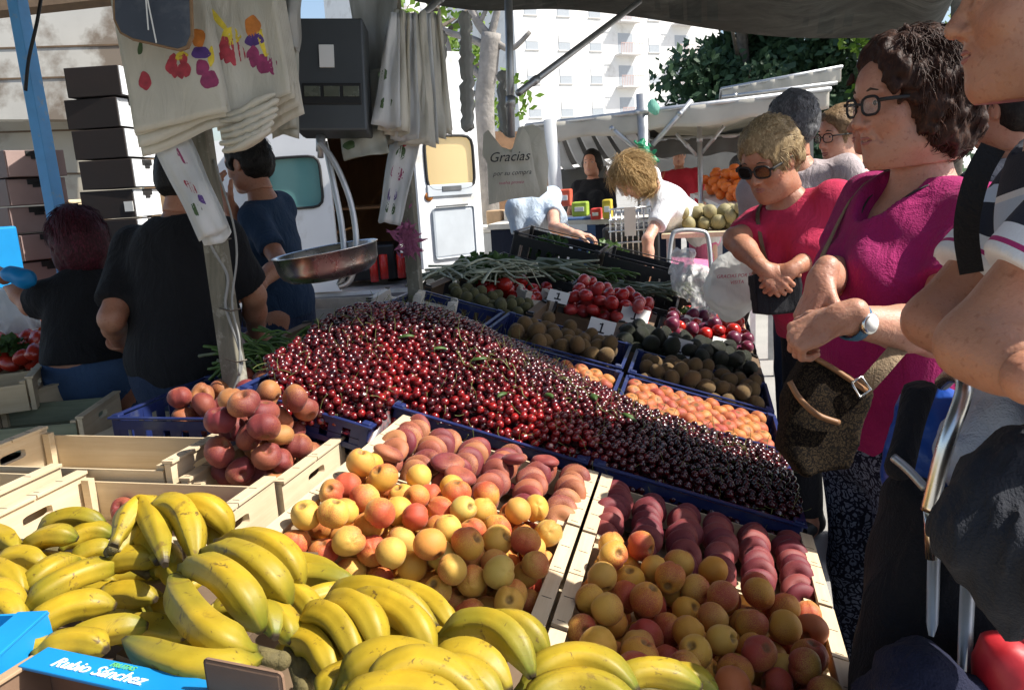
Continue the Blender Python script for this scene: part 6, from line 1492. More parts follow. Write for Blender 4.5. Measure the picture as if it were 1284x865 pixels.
# shoulder bag of W1
M['bagdark'] = leopard('woven_bag_cloth', (.008, .006, .005), (.038, .026, .015), 110); M['tan'] = mat('tan_leather', (.27, .13, .055), .5, .2, 30); M['beige'] = fabric('beige_webbing', (.26, .19, .12))
e = empty('shoulder_bag', P3(1030, 590, 1.48), 'dark woven shoulder bag with tan leather trim hanging in front of the woman in magenta', 'handbag')
def slab_curved(pxs, d, th, mi_m, name, parent, rnd=.012):
    pts = [np.array(P3(x, y, d)) for x, y in pxs]; A_ = np.array(pts); lo = A_.min(0)-.08; hi = A_.max(0)+.08; S = SDF(lo, hi, .006); c = A_.mean(0); n_ = nv(np.cross(pts[1]-pts[0], pts[2]-pts[1])); 
    X, Y, Z = S.pts((slice(None),)*3); D = np.abs((X-c[0])*n_[0]+(Y-c[1])*n_[1]+(Z-c[2])*n_[2])-th/2+rnd
    for i in range(len(pts)):
        a, b_ = pts[i], pts[(i+1) % len(pts)]; ed = nv(b_-a); o = np.cross(ed, n_); o = -o if np.dot(c-a, o) > 0 else o
        D = np.maximum(D, (X-a[0])*o[0]+(Y-a[1])*o[1]+(Z-a[2])*o[2]+rnd)
    S.D = (D-rnd).astype(np.float32); S.disp(.003, 40, 3, 2); return np_obj(name, [S.mesh(1)], mi_m, parent)
slab_curved([(1010, 442), (1088, 490), (1062, 588), (1000, 592), (974, 565), (984, 500)], 1.47, .07, M['bagdark'], 'body', e, .016)
mb = MB(); mb.tube(cr_pts([P3(990, 478, 1.425), P3(1003, 500, 1.42), P3(1025, 520, 1.42), P3(1052, 530, 1.425)], 5), .0055, 8); mb.tube(cr_pts([P3(1008, 441, 1.44), P3(1045, 462, 1.43), P3(1086, 490, 1.435)], 5), .005, 8); wbuild(mb, 'leather_trim', M['tan'], e)
def strap(pts, w_, th, m, name, parent, nrm=None):
    P = cr_pts(pts, 6); mb = MB(); vs = []; fs = []
    for i, p in enumerate(P):
        t = (P[min(i+1, len(P)-1)]-P[max(i-1, 0)]).normalized(); toc = (C0-p).normalized(); s_ = t.cross(toc).normalized(); n_ = s_.cross(t).normalized()
        for a, b_ in ((-w_/2, -th/2), (w_/2, -th/2), (w_/2, th/2), (-w_/2, th/2)): vs.append(p+s_*a+n_*b_)
    for i in range(len(P)-1):
        for k in range(4): fs.append((i*4+k, i*4+(k+1) % 4, (i+1)*4+(k+1) % 4, (i+1)*4+k))
    mb.add(vs, fs, 0, False); return wbuild(mb, name, m, parent)
def hug_strap(pe, pts, w_, m, parent):
    o = [c for c in pe.children if c.name.startswith('shirt')][0]; L = Vector(pe.matrix_basis.translation); Q = []
    for p in cr_pts(pts, 4):
        ok, loc, nr, _ = o.closest_point_on_mesh(p-L); Q.append(loc+nr*.005+L if ok else p)
    P = [Q[0]]+[(Q[i-1]+Q[i]*2+Q[i+1])/4 for i in range(1, len(Q)-1)]+[Q[-1]]; mb = MB(); vs = []; fs = []
    for i, p in enumerate(P):
        t = (P[min(i+1, len(P)-1)]-P[max(i-1, 0)]).normalized(); ok, loc, nr, _ = o.closest_point_on_mesh(p-L); s_ = t.cross(nr).normalized(); n_ = s_.cross(t).normalized(); n_ = n_ if n_.dot(nr) > 0 else -n_
        for a, b_ in ((-w_/2, 0), (w_/2, 0), (w_/2, .003), (-w_/2, .003)): vs.append(p+s_*a+n_*b_)
    for i in range(len(P)-1):
        for k in range(4): fs.append((i*4+k, i*4+(k+1) % 4, (i+1)*4+(k+1) % 4, (i+1)*4+k))
    mb.add(vs, fs, 0, False); return wbuild(mb, 'strap', m, parent)
strap([P3(1078, 492, 1.44), P3(1105, 462, 1.43), P3(1128, 436, 1.45), P3(1145, 424, 1.55)], .030, .003, M['beige'], 'strap', e)
strap([P3(1004, 446, 1.44), P3(1018, 425, 1.46), P3(1028, 405, 1.50)], .020, .003, M['tan'], 'strap', e)
hug_strap(e1, [Vector(J1['nb']+J1['r']*.065+J1['f']*.18-J1['u']*.22), Vector(J1['nb']+J1['r']*.085+J1['f']*.14-J1['u']*.08), Vector(J1['nb']+J1['r']*.10+J1['u']*.04), Vector(J1['nb']+J1['r']*.09-J1['f']*.06)], .017, M['beige'], e)
mb = MB(); mb.tube([P3(1068, 480, 1.425), P3(1080, 472, 1.425), P3(1092, 488, 1.425), P3(1078, 498, 1.425), P3(1068, 480, 1.425)], .0025, 6); wbuild(mb, 'buckle', M['chrome'], e)
# --- W2: woman in pink red
w2b = P3(1000, 420, 3.0)
wrL = P3(958, 338, 2.62); wrR = P3(990, 340, 2.60)
e2, H2, J2 = person('short-haired blond woman in a pink red T-shirt and sunglasses looking down', P3(966, 202, 2.72), (.44, 3.0), (-.50, -.86), 1.60, hd=(-.62, -.78), pitch=24, b=1.22, fat=.6, age=.9, hk=1.03,
    arms={1: (P3(922, 300, 2.78), wrL, ((.45, -.25, -.45), (-.2, -.9, .3), (.6, 0, .6), .9)), -1: (P3(1035, 312, 2.78), wrR, ((-.6, -.2, -.35), (.1, -.9, .4), (-.2, 0, 1), .9))},
    skin_m='skin_t', top_m='pinkred', leg_m='blackp_t', hem=.50, sleeve=.70, vox=.011, hvox=.005, hand_vox=.004, seed=6, fold=.008, hair=hair_fn(M['h_blond'], 'short', .018, .0, 900, .035, .0016, .001, 5, .005, 60, .006, hairline=.058), glasses=dict(w=.056, h=.040, th=.003, lens=M['darklens']))
e = empty('crossbody_bag', P3(968, 385, 2.62), 'small black bag with a thin brown strap worn across by the woman in pink red', 'handbag')
slab_curved([(942, 345), (1000, 345), (1002, 392), (945, 395)], 2.66, .08, M['blackp_t'], 'body', e, .02)
hug_strap(e2, [Vector(J2['nb']+J2['r']*.065+J2['f']*.17-J2['u']*.22), Vector(J2['nb']+J2['r']*.07+J2['f']*.16-J2['u']*.12), Vector(J2['nb']+J2['r']*.085+J2['f']*.06+J2['u']*.02), Vector(J2['nb']+J2['r']*.085-J2['f']*.04)], .014, M['cardd'], e)
# --- man in striped polo on the right, very near
def polocol(j):
    def fn(c):
        SHv, AJv = j['SH'], j['AJ']; mi = np.zeros(len(c), int)
        dz = (c-j['nb'])@j['u']; mi[dz > -.075] = 1
        for q in (-1, 1):
            a = SHv[q]; el_ = AJv[q][0]; d = nv(el_-a); L = np.linalg.norm(el_-a); t = (c-a)@d; rad = np.linalg.norm((c-a)-t[:, None]*d, axis=1); on = (rad < .095) & (t > .0)
            mi[on & (t > -.01)] = 0; se = L*j['sleeve']; on2 = (rad < .088)
            mi[on2 & (t > se-.115) & (t < se-.035)] = 1; mi[on2 & (t > se-.035)] = 2; mi[on2 & (t > se-.022) & (t < se-.014)] = 3
        x = (c-j['chest'])@j['r']; z = (c-j['chest'])@j['u']; fr = (c-j['chest'])@j['f'] > .02
        mi[(z < -.22) & (z > -.30)] = 1
        mi[(x < -.05) & (x > -.105) & (z > .03) & (z < .045)] = 3; mi[(x < -.05) & (x > -.105) & (z > .06) & (z < .075)] = 1
        return mi
    return fn
M['lblue'] = fabric('pale_blue_polo', (.46, .53, .64)); M['polon'] = fabric('polo_navy', (.010, .013, .026)); M['polow'] = fabric('polo_white', (.66, .66, .68)); M['polor'] = fabric('polo_magenta', (.35, .02, .12))
e3, H3, J3 = person('man at the right edge in a pale blue and navy polo shirt, face cut off', P3(1321, -6, 1.02), (.60, 1.13), (-.93, .12), 1.74, hd=(-1, .12), pitch=2, sex='m', b=1.02, age=.8, hk=1.05, fat=.4,
    arms={-1: (P3(1222, 432, .93), P3(1330, 480, .83), ((.5, .1, -.1), (0, -1, .2), (0, 0, 1), .5)), 1: (P3(1168, 402, 1.24), P3(1265, 450, 1.14), ((.6, 0, -.1), (0, -1, .2), (0, 0, 1), .6))},
    skin_m='skin_t', top_m='polo', leg_m='jeansd', sleeve=.66, hem=.50, vox=.008, hvox=.004, seed=8, fold=.005, hair=hair_fn(M['h_grey'], 'short', .010, .0, 500, .02, .0012, 0, 7, .003, 60, .006))
M['webb'] = fabric('backpack_webbing', (.012, .012, .014))
polo_attr(e3, J3)
e = empty('backpack', P3(1290, 300, 1.25), 'black backpack worn by the man in the striped polo, its strap over his shoulder', 'backpack')
strap([P3(1245, 185, 1.02), P3(1226, 220, 1.03), P3(1214, 265, 1.05), P3(1212, 300, 1.08), P3(1218, 340, 1.12)], .030, .008, M['webb'], 'strap', e)
bpk = np.array(J3['chest'])-J3['f']*.26; S = SDF(bpk-.3, bpk+.3, .011); Rb_ = np.stack([J3['r'], J3['f'], J3['u']], 1); S.ell(bpk, (.14, .10, .22), Rb_, .02); S.disp(.006, 20, 3, 2); np_obj('pack', [S.mesh()], M['webb'], e)
# --- vendors
def black_trim(j):
    def fn(c):
        x = (c-j['chest'])@j['r']; y = (c-j['chest'])@j['f']; return np.where((np.abs(np.abs(x)-.118) < .005) & (y < .04) & ((c-j['chest'])@j['u'] < .10), 1, 0)
    return fn
a0 = P3(116, 470, 3.1)
person('vendor with burgundy hair seen from behind in a black top with thin white piping', P3(98, 303, 3.15), (a0.x, a0.y), (-.45, .89), 1.54, hd=(-.75, .62), pitch=12, b=1.1, hk=1.02, skin_m='skin_t', top_m='blackt', leg_m='jeans', sleeve=.75, hem=.55,
    arms={-1: (P3(38, 384, 3.12), P3(2, 345, 3.2), ((-.5, .2, .1), (0, -.3, 1), (0, 1, 0), .4)), 1: (P3(150, 410, 3.2), P3(120, 440, 3.5), ((-.3, .8, 0), (0, 0, 1), (-1, 0, 0), .4))},
    hair=hair_fn(M['h_burg'], 'bob', .016, .035, 1500, .05, .0019, 0, 2, .003, 45, .006, side=.02), seed=3)
b0_ = P3(232, 480, 2.72)
person('broad vendor in a plain black T-shirt seen from behind, standing behind the wooden post', P3(238, 226, 2.72), (b0_.x, b0_.y), (.12, .99), 1.66, hd=(.3, .95), pitch=14, sex='m', b=1.18, hk=1.0, skin_m='skin_t', top_m='blackt', leg_m='jeansd', sleeve=.8, hem=.44, fold=.005,
    arms={-1: (P3(140, 400, 2.62), P3(150, 430, 2.95), ((0, .8, -.2), (-.9, 0, .2), (0, 0, 1), .5)), 1: (P3(318, 370, 2.75), P3(322, 425, 2.95), ((.1, .8, -.3), (.9, 0, .2), (0, 0, 1), .5))},
    hair=hair_fn(M['h_black'], 'short', .012, 0, 400, .02, .0014, 0, 2, .003, 45, .007), seed=5)
c0_ = P3(362, 400, 3.75)
person('dark-haired vendor in a navy polo shirt looking left beside the van', P3(311, 207, 3.55), (c0_.x, c0_.y), (-1, -.02), 1.72, hd=(-.95, .15), pitch=10, sex='m', b=.9, sw_=.11, hk=1.0, skin_m='skin_t', top_m='navyt', leg_m='jeansd', sleeve=.72, hem=.50,
    arms={-1: (P3(352, 330, 3.35), P3(318, 362, 3.2), ((-.5, -.3, -.3), (0, -.3, 1), (-.5, 1, 0), .5)), 1: (P3(292, 285, 3.7), P3(290, 262, 3.5), ((-.2, -.1, .5), (-.6, -.5, .2), (.3, 0, .6), .5))},
    hair=hair_fn(M['h_black'], 'short', .016, .0, 600, .03, .0014, .001, 4, .004, 50, .006), seed=7)
# --- people further back
hb = P3(792, 222, 5.3); pb = P3(880, 292, 5.9)
eb, Hb, Jb = person('young blonde woman in a white T-shirt bending over with one hand in her hair', hb, (pb.x+.05, pb.y+.1), (-.85, -.5), 1.66, hd=(-.8, -.6), pitch=55, b=.95, pelvis=P3(880, 288, 5.9), skin_m='skin_l', top_m='whitet', leg_m='pinkp', hem=.4, sleeve=.55, hk=1.1,
    arms={-1: (P3(812, 300, 5.2), P3(815, 345, 5.2), ((0, -.1, -1), (0, -1, 0), (-1, 0, 0), .3)), 1: (P3(745, 248, 5.5), P3(768, 215, 5.4), ((.5, 0, .6), (-.6, -.5, .3), (.3, 0, .6), .5))},
    hair=hair_fn(M['h_blonde'], 'bob', .012, .045, 2600, .12, .0019, .002, 9, .004, 45, .008, side=.03), seed=11)
gb = P3(1000, 300, 3.6)
person('grey-haired man in a pale shirt seen from behind, next to the woman in pink red', P3(992, 158, 3.45), (gb.x+.08, gb.y+.1), (.1, .95), 1.70, hd=(-.5, .8), sex='m', b=1.1, top_m='greys', leg_m='jeansd', sleeve=.7, skin_m='skin_t', vox=.013, hk=1.08, hair=hair_fn(M['h_grey'], 'short', .014, .0, 600, .025, .0018, 0, 4, .004, 50, .007), seed=13)
ib = P3(1072, 320, 3.6)
person('sandy-haired person with glasses and a red and white striped top behind the woman in magenta', P3(1056, 172, 3.5), (ib.x, ib.y), (-.8, -.5), 1.62, hd=(-.85, -.5), pitch=5, b=1.0, top_m='stripes', leg_m='jeansd', sleeve=.7, skin_m='skin_l', vox=.013, hvox=.006, hk=1.02, hair=hair_fn(M['h_sand'], 'short', .016, .0, 600, .03, .0018, 0, 6, .004, 50, .007), glasses=dict(lens=M['lens']), seed=14)
jb = P3(1235, 330, 2.6)
person('person in dark navy behind the shoulder of the woman in magenta', P3(1262, 140, 2.5), (jb.x+.1, jb.y), (-.6, .6), 1.68, sex='m', b=1.1, top_m='dnavy', leg_m='jeansd', sleeve=.7, skin_m='skin_t', vox=.014, hvox=.007, hair=hair_fn(M['h_black'], 'short', .012, 0, 300, .02, .0016, 0, 8, .003, 50, .008), seed=15)
kb = P3(1090, 330, 2.5)
person('person in a dark jacket standing between the woman in magenta and the striped top', P3(1108, 150, 2.75), (kb.x+.1, kb.y+.3), (-.9, .1), 1.60, sex='f', b=1.15, top_m='dnavy', leg_m='jeansd', sleeve=1.8, skin_m='skin_t', vox=.014, hvox=.007, hair=hair_fn(M['h_black'], 'short', .012, 0, 300, .02, .0016, 0, 8, .003, 50, .008), seed=16)
lb = P3(690, 300, 5.6)
person('vendor in a pale blue T-shirt reaching across, head hidden behind the carrier bags', P3(668, 212, 5.5), (lb.x, lb.y), (.6, -.6), 1.62, b=1.1, top_m='lbluet', leg_m='jeans', sleeve=.6, skin_m='skin_l', vox=.014, hvox=.008, arms={-1: (P3(695, 285, 5.3), P3(724, 294, 5.1), ((.7, 0, -.1), (0, 0, 1), (0, -1, 0), .5))}, hair=hair_fn(M['h_brown'], 'bob', .012, .02, 300, .04, .002, 0, 8, .003, 50, .01), seed=17)
fb = P3(856, 240, 9.4)
person('stallholder in a red T-shirt behind the oranges, far back', P3(851, 196, 9.4), (fb.x, fb.y), (0, -1), 1.70, sex='m', b=1.15, top_m='redt', leg_m='jeansd', sleeve=.7, skin_m='skin_t', vox=.02, hvox=.012, hair=hair_fn(M['h_grey'], 'short', .012, 0, 0, .02, .0016, 0, 8, .003, 50, .014), seed=18)
gb2 = P3(925, 240, 8.2)
person('white-clad person bowing over the oranges at the far right stall', P3(927, 212, 8.2), (gb2.x, gb2.y), (-.6, -.7), 1.60, b=1.05, top_m='whitet', leg_m='jeansd', sleeve=.7, skin_m='skin_t', vox=.02, hvox=.012, pitch=30, hair=hair_fn(M['h_grey'], 'short', .012, 0, 0, .02, .0016, 0, 8, .003, 50, .014), seed=19)
mb_ = P3(735, 250, 7.5)
person('dark-dressed stallholder under the striped awning behind the blonde woman', P3(742, 205, 7.6), (mb_.x, mb_.y), (-.2, -1), 1.66, b=1.0, top_m='blackt', leg_m='jeansd', sleeve=.7, skin_m='skin_t', vox=.02, hvox=.012, hair=hair_fn(M['h_black'], 'bob', .012, 0, 0, .02, .0016, 0, 8, .003, 50, .014), seed=20)
# --- trolley, jacket, bags at the right
M['jacket'] = fabric('dark_grey_jacket', (.018, .020, .026), fold=2)
Jc = [P3(1258, 625, .90), P3(1300, 600, .92), P3(1238, 680, .88), P3(1275, 715, .88), P3(1330, 690, .90), P3(1278, 775, .88)]
A_ = np.array(Jc); S = SDF(A_.min(0)-.2, A_.max(0)+.2, .006)
S.cap(Jc[0], Jc[2], .050, .048, .04); S.cap(Jc[1], Jc[3], .055, .05, .04); S.cap(Jc[1], Jc[4], .06, .05, .04); S.cap(Jc[3], Jc[5], .045, .030, .04); S.cap(Jc[2], Jc[3], .045, .05, .04); S.disp(.013, 24, 4, 2, (1.3, 1, .45)); S.disp(.006, 60, 6, 3, (1.4, 1, .35)); np_obj('folded_jacket', [S.mesh()], M['jacket'], label='dark grey jacket folded over the arm of the man at the right edge', cat='jacket')
e = empty('shopping_trolley', (w1b.x+.02, w1b.y-.45, 0), 'black shopping trolley bag with a shiny chrome handle in front of the woman in magenta', 'trolley')
Lp = [P3(1165, 640, 1.02), P3(1185, 560, 1.0), P3(1205, 505, 1.0), P3(1209, 478, 1.01), P3(1195, 470, 1.06), P3(1182, 480, 1.12)]
mb = MB(); mb.tube(cr_pts(Lp, 8), .0105, 12); mb.tube([P3(1165, 640, 1.02), P3(1168, 700, 1.03)], .007, 8); wbuild(mb, 'handle', M['chrome'], e)
mb = MB(); p = P3(1175, 690, 1.04); mb.tube([P3(1172, 660, 1.04), Vector((p.x+.02, p.y+.02, .1))], .008, 8); p2 = P3(1225, 780, .95); mb.tube([P3(1215, 700, 1.0), Vector((p2.x, p2.y, .1))], .009, 8); wbuild(mb, 'frame', M['galv'], e)
mb = MB(); mb.tube(cr_pts([P3(1120, 573, 1.10), P3(1140, 590, 1.08), P3(1160, 612, 1.06)], 5), .006, 8); wbuild(mb, 'grip', M['galv'], e)
tb = [P3(1150, 630, 1.18), P3(1172, 720, 1.16), P3(1170, 850, 1.16)]; A_ = np.array(tb); S = SDF(np.array([A_[:, 0].min()-.22, A_[:, 1].min()-.22, .08]), A_.max(0)+.2, .008)
S.cap(tb[0], tb[1], .065, .095, .06); S.cap(tb[1], tb[2], .095, .10, .06); S.cap(tb[2], (tb[2][0]+.02, tb[2][1]+.05, .2), .10, .10, .06); S.disp(.012, 22, 5, 3, (1, 1, .4)); np_obj('bag', [S.mesh(1)], M['blackp_t'], e)
S = SDF(A3(P3(1160, 470, 1.2))-.14, A3(P3(1130, 600, 1.2))+.14, .006); S.cap(P3(1162, 455, 1.20), P3(1128, 585, 1.12), .022, .020, .02); S.disp(.003, 30, 5, 2); np_obj('foam_sleeve', [S.mesh()], M['blackp_t'], e)
mb = MB()
for q in (-1, 1): ring_around(mb, (w1b.x+.02+q*.14, w1b.y-.42, .07), (1, 0, 0), .045, .07, .03)
wbuild(mb, 'wheels', M['black'], e)
M['blueplas'] = mat('blue_plastic_bag', (.01, .06, .32), .35, .2, 12, bmp=.6, bscale=20, bdist=.01); M['redb'] = mat('red_bag', (.45, .012, .02), .5, .15, 12)
crumple('blue_bag', [(np.array(P3(1165, 520, 1.3)), .045), (np.array(P3(1160, 590, 1.28)), .055)], 'bright blue plastic bag hanging behind the chrome handle', M['blueplas'], 5, .010)
crumple('red_bag', [(np.array(P3(1262, 840, .98)), .045), (np.array(P3(1285, 900, .98)), .07)], 'red bag at the bottom right corner under the grey jacket', M['redb'], 6, .006, 'bag')
crumple('pale_cloth', [(np.array(P3(1225, 570, 1.22)), .06), (np.array(P3(1260, 530, 1.22)), .07)], 'pale blue cloth below the elbow of the man in the polo', M['lblue'], 7, .008, 'cloth')
crumple('dark_blue_bag', [(np.array(P3(1150, 880, 1.0)), .07), (np.array(P3(1190, 890, 1.0)), .06)], 'dark blue bag at the foot of the trolley, cut by the bottom edge', M['cloth_navy'], 8, .01, 'bag')
# ---------------------------------------------------------------- van with open rear doors
VD = 6.6
def vq(pxs, d): return [at(x, y, d) for x, y in pxs]
v0 = at(330, 400, VD); vr = at(545, 385, VD)   # rear face line
vx = (vr-v0); vx.z = 0; vx.normalize(); vy = Vector((-vx.y, vx.x, 0)); 
if vy.dot(Vector((0, 1, 0))) < 0: vy = -vy
VO = Vector((v0.x, v0.y, 0)); VM = Matrix(((vx.x, vy.x, 0, VO.x), (vx.y, vy.y, 0, VO.y), (0, 0, 1, 0), (0, 0, 0, 1)))
ev = empty('van', M=VM, label='white van with one rear door swung open and a grey step bumper, behind the vendors', cat='van')
def vloc(px, py, yl=0.0):
    """photo pixel -> van local (x,z) on the local plane y=yl"""
    n = vy; p0 = VO+vy*yl; r = ray(px, py); t = n.dot(p0-C0)/n.dot(r); q = C0+r*t-p0; return q.dot(vx), C0.z+r.z*t
M['vanin'] = wood('plywood_lining', (.36, .18, .08), (.50, .27, .12), 2, .6, .15); M['tealrefl'] = mat('teal_reflection_glass', (.13, .30, .29), .12, .08, 3, bmp=0, coat=.3); M['rubber'] = mat('rubber_seal', (.015, .015, .016), .6, .1); M['bumper'] = mat('bumper_grey', (.10, .105, .11), .55, .15, 10); M['rlamp'] = mat('red_lamp', (.5, .02, .015), .2, .1)  # teal reflection of the closed door's window is put into its glass colour
xl, zt = vloc(335, 160); xr, zb = vloc(513, 345); xm, _ = vloc(418, 250); zbot = vloc(400, 350)[1]; 
xr = vloc(522, 345)[0]
ztop = 2.25
mb = MB()
# body shell: sides, roof, floor, with rear pillars
Ld = 4.2
x0 = xl-.18; x1 = xr
zf = .62
mb.box((x0+.03, Ld/2, (zf+ztop)/2-.05), (.06, Ld, ztop-zf), bev=.02); mb.box((x1-.03, Ld/2, (zf+ztop)/2-.05), (.06, Ld, ztop-zf), bev=.02); mb.box(((x0+x1)/2, Ld/2, ztop-.03), (x1-x0-.12, Ld, .06)); mb.box(((x0+x1)/2, Ld/2, zf-.05), (x1-x0-.12, Ld, .06)); mb.box(((x0+x1)/2, .03, ztop-.13), (x1-x0-.125, .06, .14))
mb.build('body', M['white'], ev)
mb = MB(); mb.box(((x0+x1)/2, Ld-.4, (zf+ztop)/2), (x1-x0-.13, .02, ztop-zf-.2)); mb.box((x1-.08, Ld/2, (zf+ztop)/2), (.02, Ld-.4, ztop-zf-.25)); mb.box((x0+.08, Ld/2, (zf+ztop)/2), (.02, Ld-.4, ztop-zf-.25)); mb.box(((x0+x1)/2, 1.2, 1.25), (x1-x0-.2, .9, .02)); mb.build('lining', M['vanin'], ev)
def vdoor(name, MT, w, h, inner, glass, glass_m):
    """door in local XZ, hinge at x=0, opening faces -Y"""
    d = empty('x', (0, 0, 0)) if False else None
    mb = MB(); gx0, gx1, gz0, gz1 = glass; t = .045; r = .06
    n = 40; out = []; inn = []
    cx, cz = (gx0+gx1)/2, (gz0+gz1)/2
    for k in range(n):
        a = 2*pi*(k+.5)/n; c, s_ = cos(a), sin(a); e_ = 6; q = (abs(c)**e_+abs(s_)**e_)**(-1/e_); ix, iz = cx+c*q*(gx1-gx0)/2, cz+s_*q*(gz1-gz0)/2
        sx = ((w-cx) if c > 0 else cx)/max(abs(c), 1e-6); sz = ((h-cz) if s_ > 0 else cz)/max(abs(s_), 1e-6); m_ = min(sx, sz); out.append((cx+c*m_, cz+s_*m_)); inn.append((ix, iz))
    for X in (0, w):
        for Z in (0, h):
            k = min(range(n), key=lambda i: (out[i][0]-X)**2+(out[i][1]-Z)**2); out[k] = (X, Z)
    vs = [(x, -t/2, z) for x, z in out]+[(x, -t/2, z) for x, z in inn]+[(x, t/2, z) for x, z in out]+[(x, t/2, z) for x, z in inn]; fs = []
    for k in range(n):
        j = (k+1) % n; fs += [(k, j, n+j, n+k), (2*n+j, 2*n+k, 3*n+k, 3*n+j), (j, k, 2*n+k, 2*n+j), (n+k, n+j, 3*n+j, 3*n+k)]
    mb.add(vs, fs, 0, False, MT); do = mb.build('door', M['white'], ev)
    mb = MB(); ring = [(x, -t/2-.004, z) for x, z in inn]; mb.tube([Vector(p) for p in ring]+[Vector(ring[0])], .012, 6, cap=False, M=MT); mb.build('seal', M['rubber'], do)
    mb = MB(); mb.add([(x, 0, z) for x, z in inn], [tuple(range(n))], 0, False, MT); mb.build('window', glass_m, do)
    if inner:
        mb = MB(); mb.box((w*.52, -t/2-.006, h*.15+.02), (w*.66, .012, h*.24), bev=.02, M=MT); mb.box((w*.5, -t/2-.008, h*.365), (w*.72, .014, .09), bev=.005, M=MT); mb.build('inner_panel', M['vpanel'], do)
        mb = MB(); mb.box((w*.52, -t/2-.018, h*.365+.012), (w*.30, .006, .035), 0, M=MT); mb.box((w*.5, -t/2-.02, h*.29), (w*.5, .02, .012), 0, M=MT); mb.build('handle', M['bumper'], do)
        mb = MB(); mb.lathe([(0, .004), (.035, .004), (.035, 0)], 16, 0, MT @ Matrix.Translation((w*.16, -t/2-.004, h*.34)) @ Matrix.Rotation(pi/2, 4, 'X')); mb.build('sticker', M['p_or'], do)
    return do
M['vpanel'] = mat('door_panel', (.50, .54, .58), .5, .08, 6)
def ye():
    m, nt, bs = new_mat('backlit_tint_glass'); bs.inputs['Base Color'].default_value = (.85, .62, .30, 1); bs.inputs['Roughness'].default_value = .3
    tr = N(nt, 'ShaderNodeBsdfTranslucent'); tr.inputs[0].default_value = (.95, .75, .42, 1); mx = N(nt, 'ShaderNodeMixShader'); mx.inputs[0].default_value = .6; nt.links.new(bs.outputs[0], mx.inputs[1]); nt.links.new(tr.outputs[0], mx.inputs[2]); nt.links.new(mx.outputs[0], nt.nodes['Material Output'].inputs[0]); return m
M['backlit_tint'] = ye()  # sunlit yellow seen through the open door's window, put into the glass colour
wL = xm-x0-.02; hL = ztop-zf-.22
gx0, gz0 = vloc(343, 263); gx1, gz1 = vloc(406, 195)
vdoor('door', Matrix.Translation((x0+.02, -.025, zf)), wL, hL, False, (gx0-x0-.02, gx1-x0-.05, gz0-zf, gz1-zf), M['tealrefl'])
# right door opened about 150 degrees: hinge at x1
q0 = at(530, 338, VD-.35); q1 = at(606, 322, VD-.05)
yaw = atan2((q1-q0).y, (q1-q0).x)-atan2(vx.y, vx.x); w2 = (q1-q0).length; q0l = VM.inverted() @ q0
zd = q0.z; hR = ztop-zd+.15
MT = Matrix.Translation((q0l.x, q0l.y, zd)) @ Matrix.Rotation(yaw, 4, 'Z')
def dl(px, py):
    n = Vector((-sin(atan2((q1-q0).y, (q1-q0).x)), cos(atan2((q1-q0).y, (q1-q0).x)), 0)); r = ray(px, py); t = n.dot(q0-C0)/n.dot(r); q = C0+r*t; return (q-q0).dot((q1-q0).normalized()), q.z-zd
g0 = dl(528, 240); g1 = dl(588, 170)
vdoor('door', MT, w2, hR, True, (max(.05, g0[0]+.0), min(w2-.05, g1[0]), g0[1]-.0, g1[1]+.0), M['backlit_tint'])
mb = MB(); a = vloc(400, 385, -.2); b = vloc(512, 350, -.2); bx0, bx1 = a[0]-.1, b[0]+.12; mb.box(((bx0+bx1)/2, -.15, .50), (bx1-bx0, .26, .16), bev=.03); bo = mb.build('bumper', M['bumper'], ev)
mb = MB(); p = vloc(497, 361, -.29); mb.box((p[0], -.284, .53), (.10, .01, .05), bev=.003); mb.build('tail_lamp', M['rlamp'], bo)
for x in (x0+.25, x1-.25):
    for y in (.8, 3.4):
        mb = MB(); mb.lathe([(0, -.09), (.20, -.09), (.31, -.08), (.33, -.04), (.33, .04), (.31, .08), (.20, .09), (0, .09)], 28, 0, Matrix.Translation((x, y, .33)) @ Matrix.Rotation(pi/2, 4, 'Y')); wo = mb.build('wheel', M['rubber'], ev)
for x, z in ((vloc(500, 325)[0], .78), (vloc(478, 328)[0], .78), (vloc(465, 330)[0], .76)):
    mb = MB(); mb.tube([(x, .12, z-.1), (x, .12, z+.10)], .035, 10); mb.build('red_canister', M['rlamp'], ev)
mb = MB(); mb.box((vloc(450, 320)[0], .5, .80), (.5, .4, .3), bev=.02); mb.build('cargo', M['blackp'], ev)
# ---------------------------------------------------------------- left side: truck body, blue pole, crate stacks
M['dirtywhite'] = mat('weathered_white_panel', (.50, .48, .43), .6, .08, 3, dirt=(.20, .16, .12), dscale=3.2, dthr=.52)
def quad_thing(name, pxs, d, th, m, label, cat, seams=None, fold=0):
    e = empty(name, at(*pxs[2], d if not isinstance(d, list) else d[2]), label, cat); pts = [at(x, y, d if not isinstance(d, list) else d[i]) for i, (x, y) in enumerate(pxs)]; n = (pts[1]-pts[0]).cross(pts[2]-pts[1]).normalized(); n = n if n.dot(pts[0]-C0) > 0 else -n
    mb = MB(); k = len(pts); mb.add(pts+[p+n*th for p in pts], [tuple(range(k)), tuple(range(k, 2*k))[::-1]]+[(i, k+i, k+(i+1) % k, (i+1) % k) for i in range(k)]); wbuild(mb, 'panel', m, e)
    if seams:
        mb = MB()
        for a, b in seams:
            A_ = pts[0].lerp(pts[3], a); B_ = pts[1].lerp(pts[2], b); mb.bar(A_-n*.004, B_-n*.004, .012, .006, up=n)
        wbuild(mb, 'seam', M['cardd'], e)
    return e
quad_thing('truck_body', [(-60, 22), (170, -12), (170, 150), (-60, 150)], 5.6, .06, M['dirtywhite'], 'weathered white truck body with stained horizontal panels, behind the blue pole', 'truck', [(.32, .42), (.62, .66)])
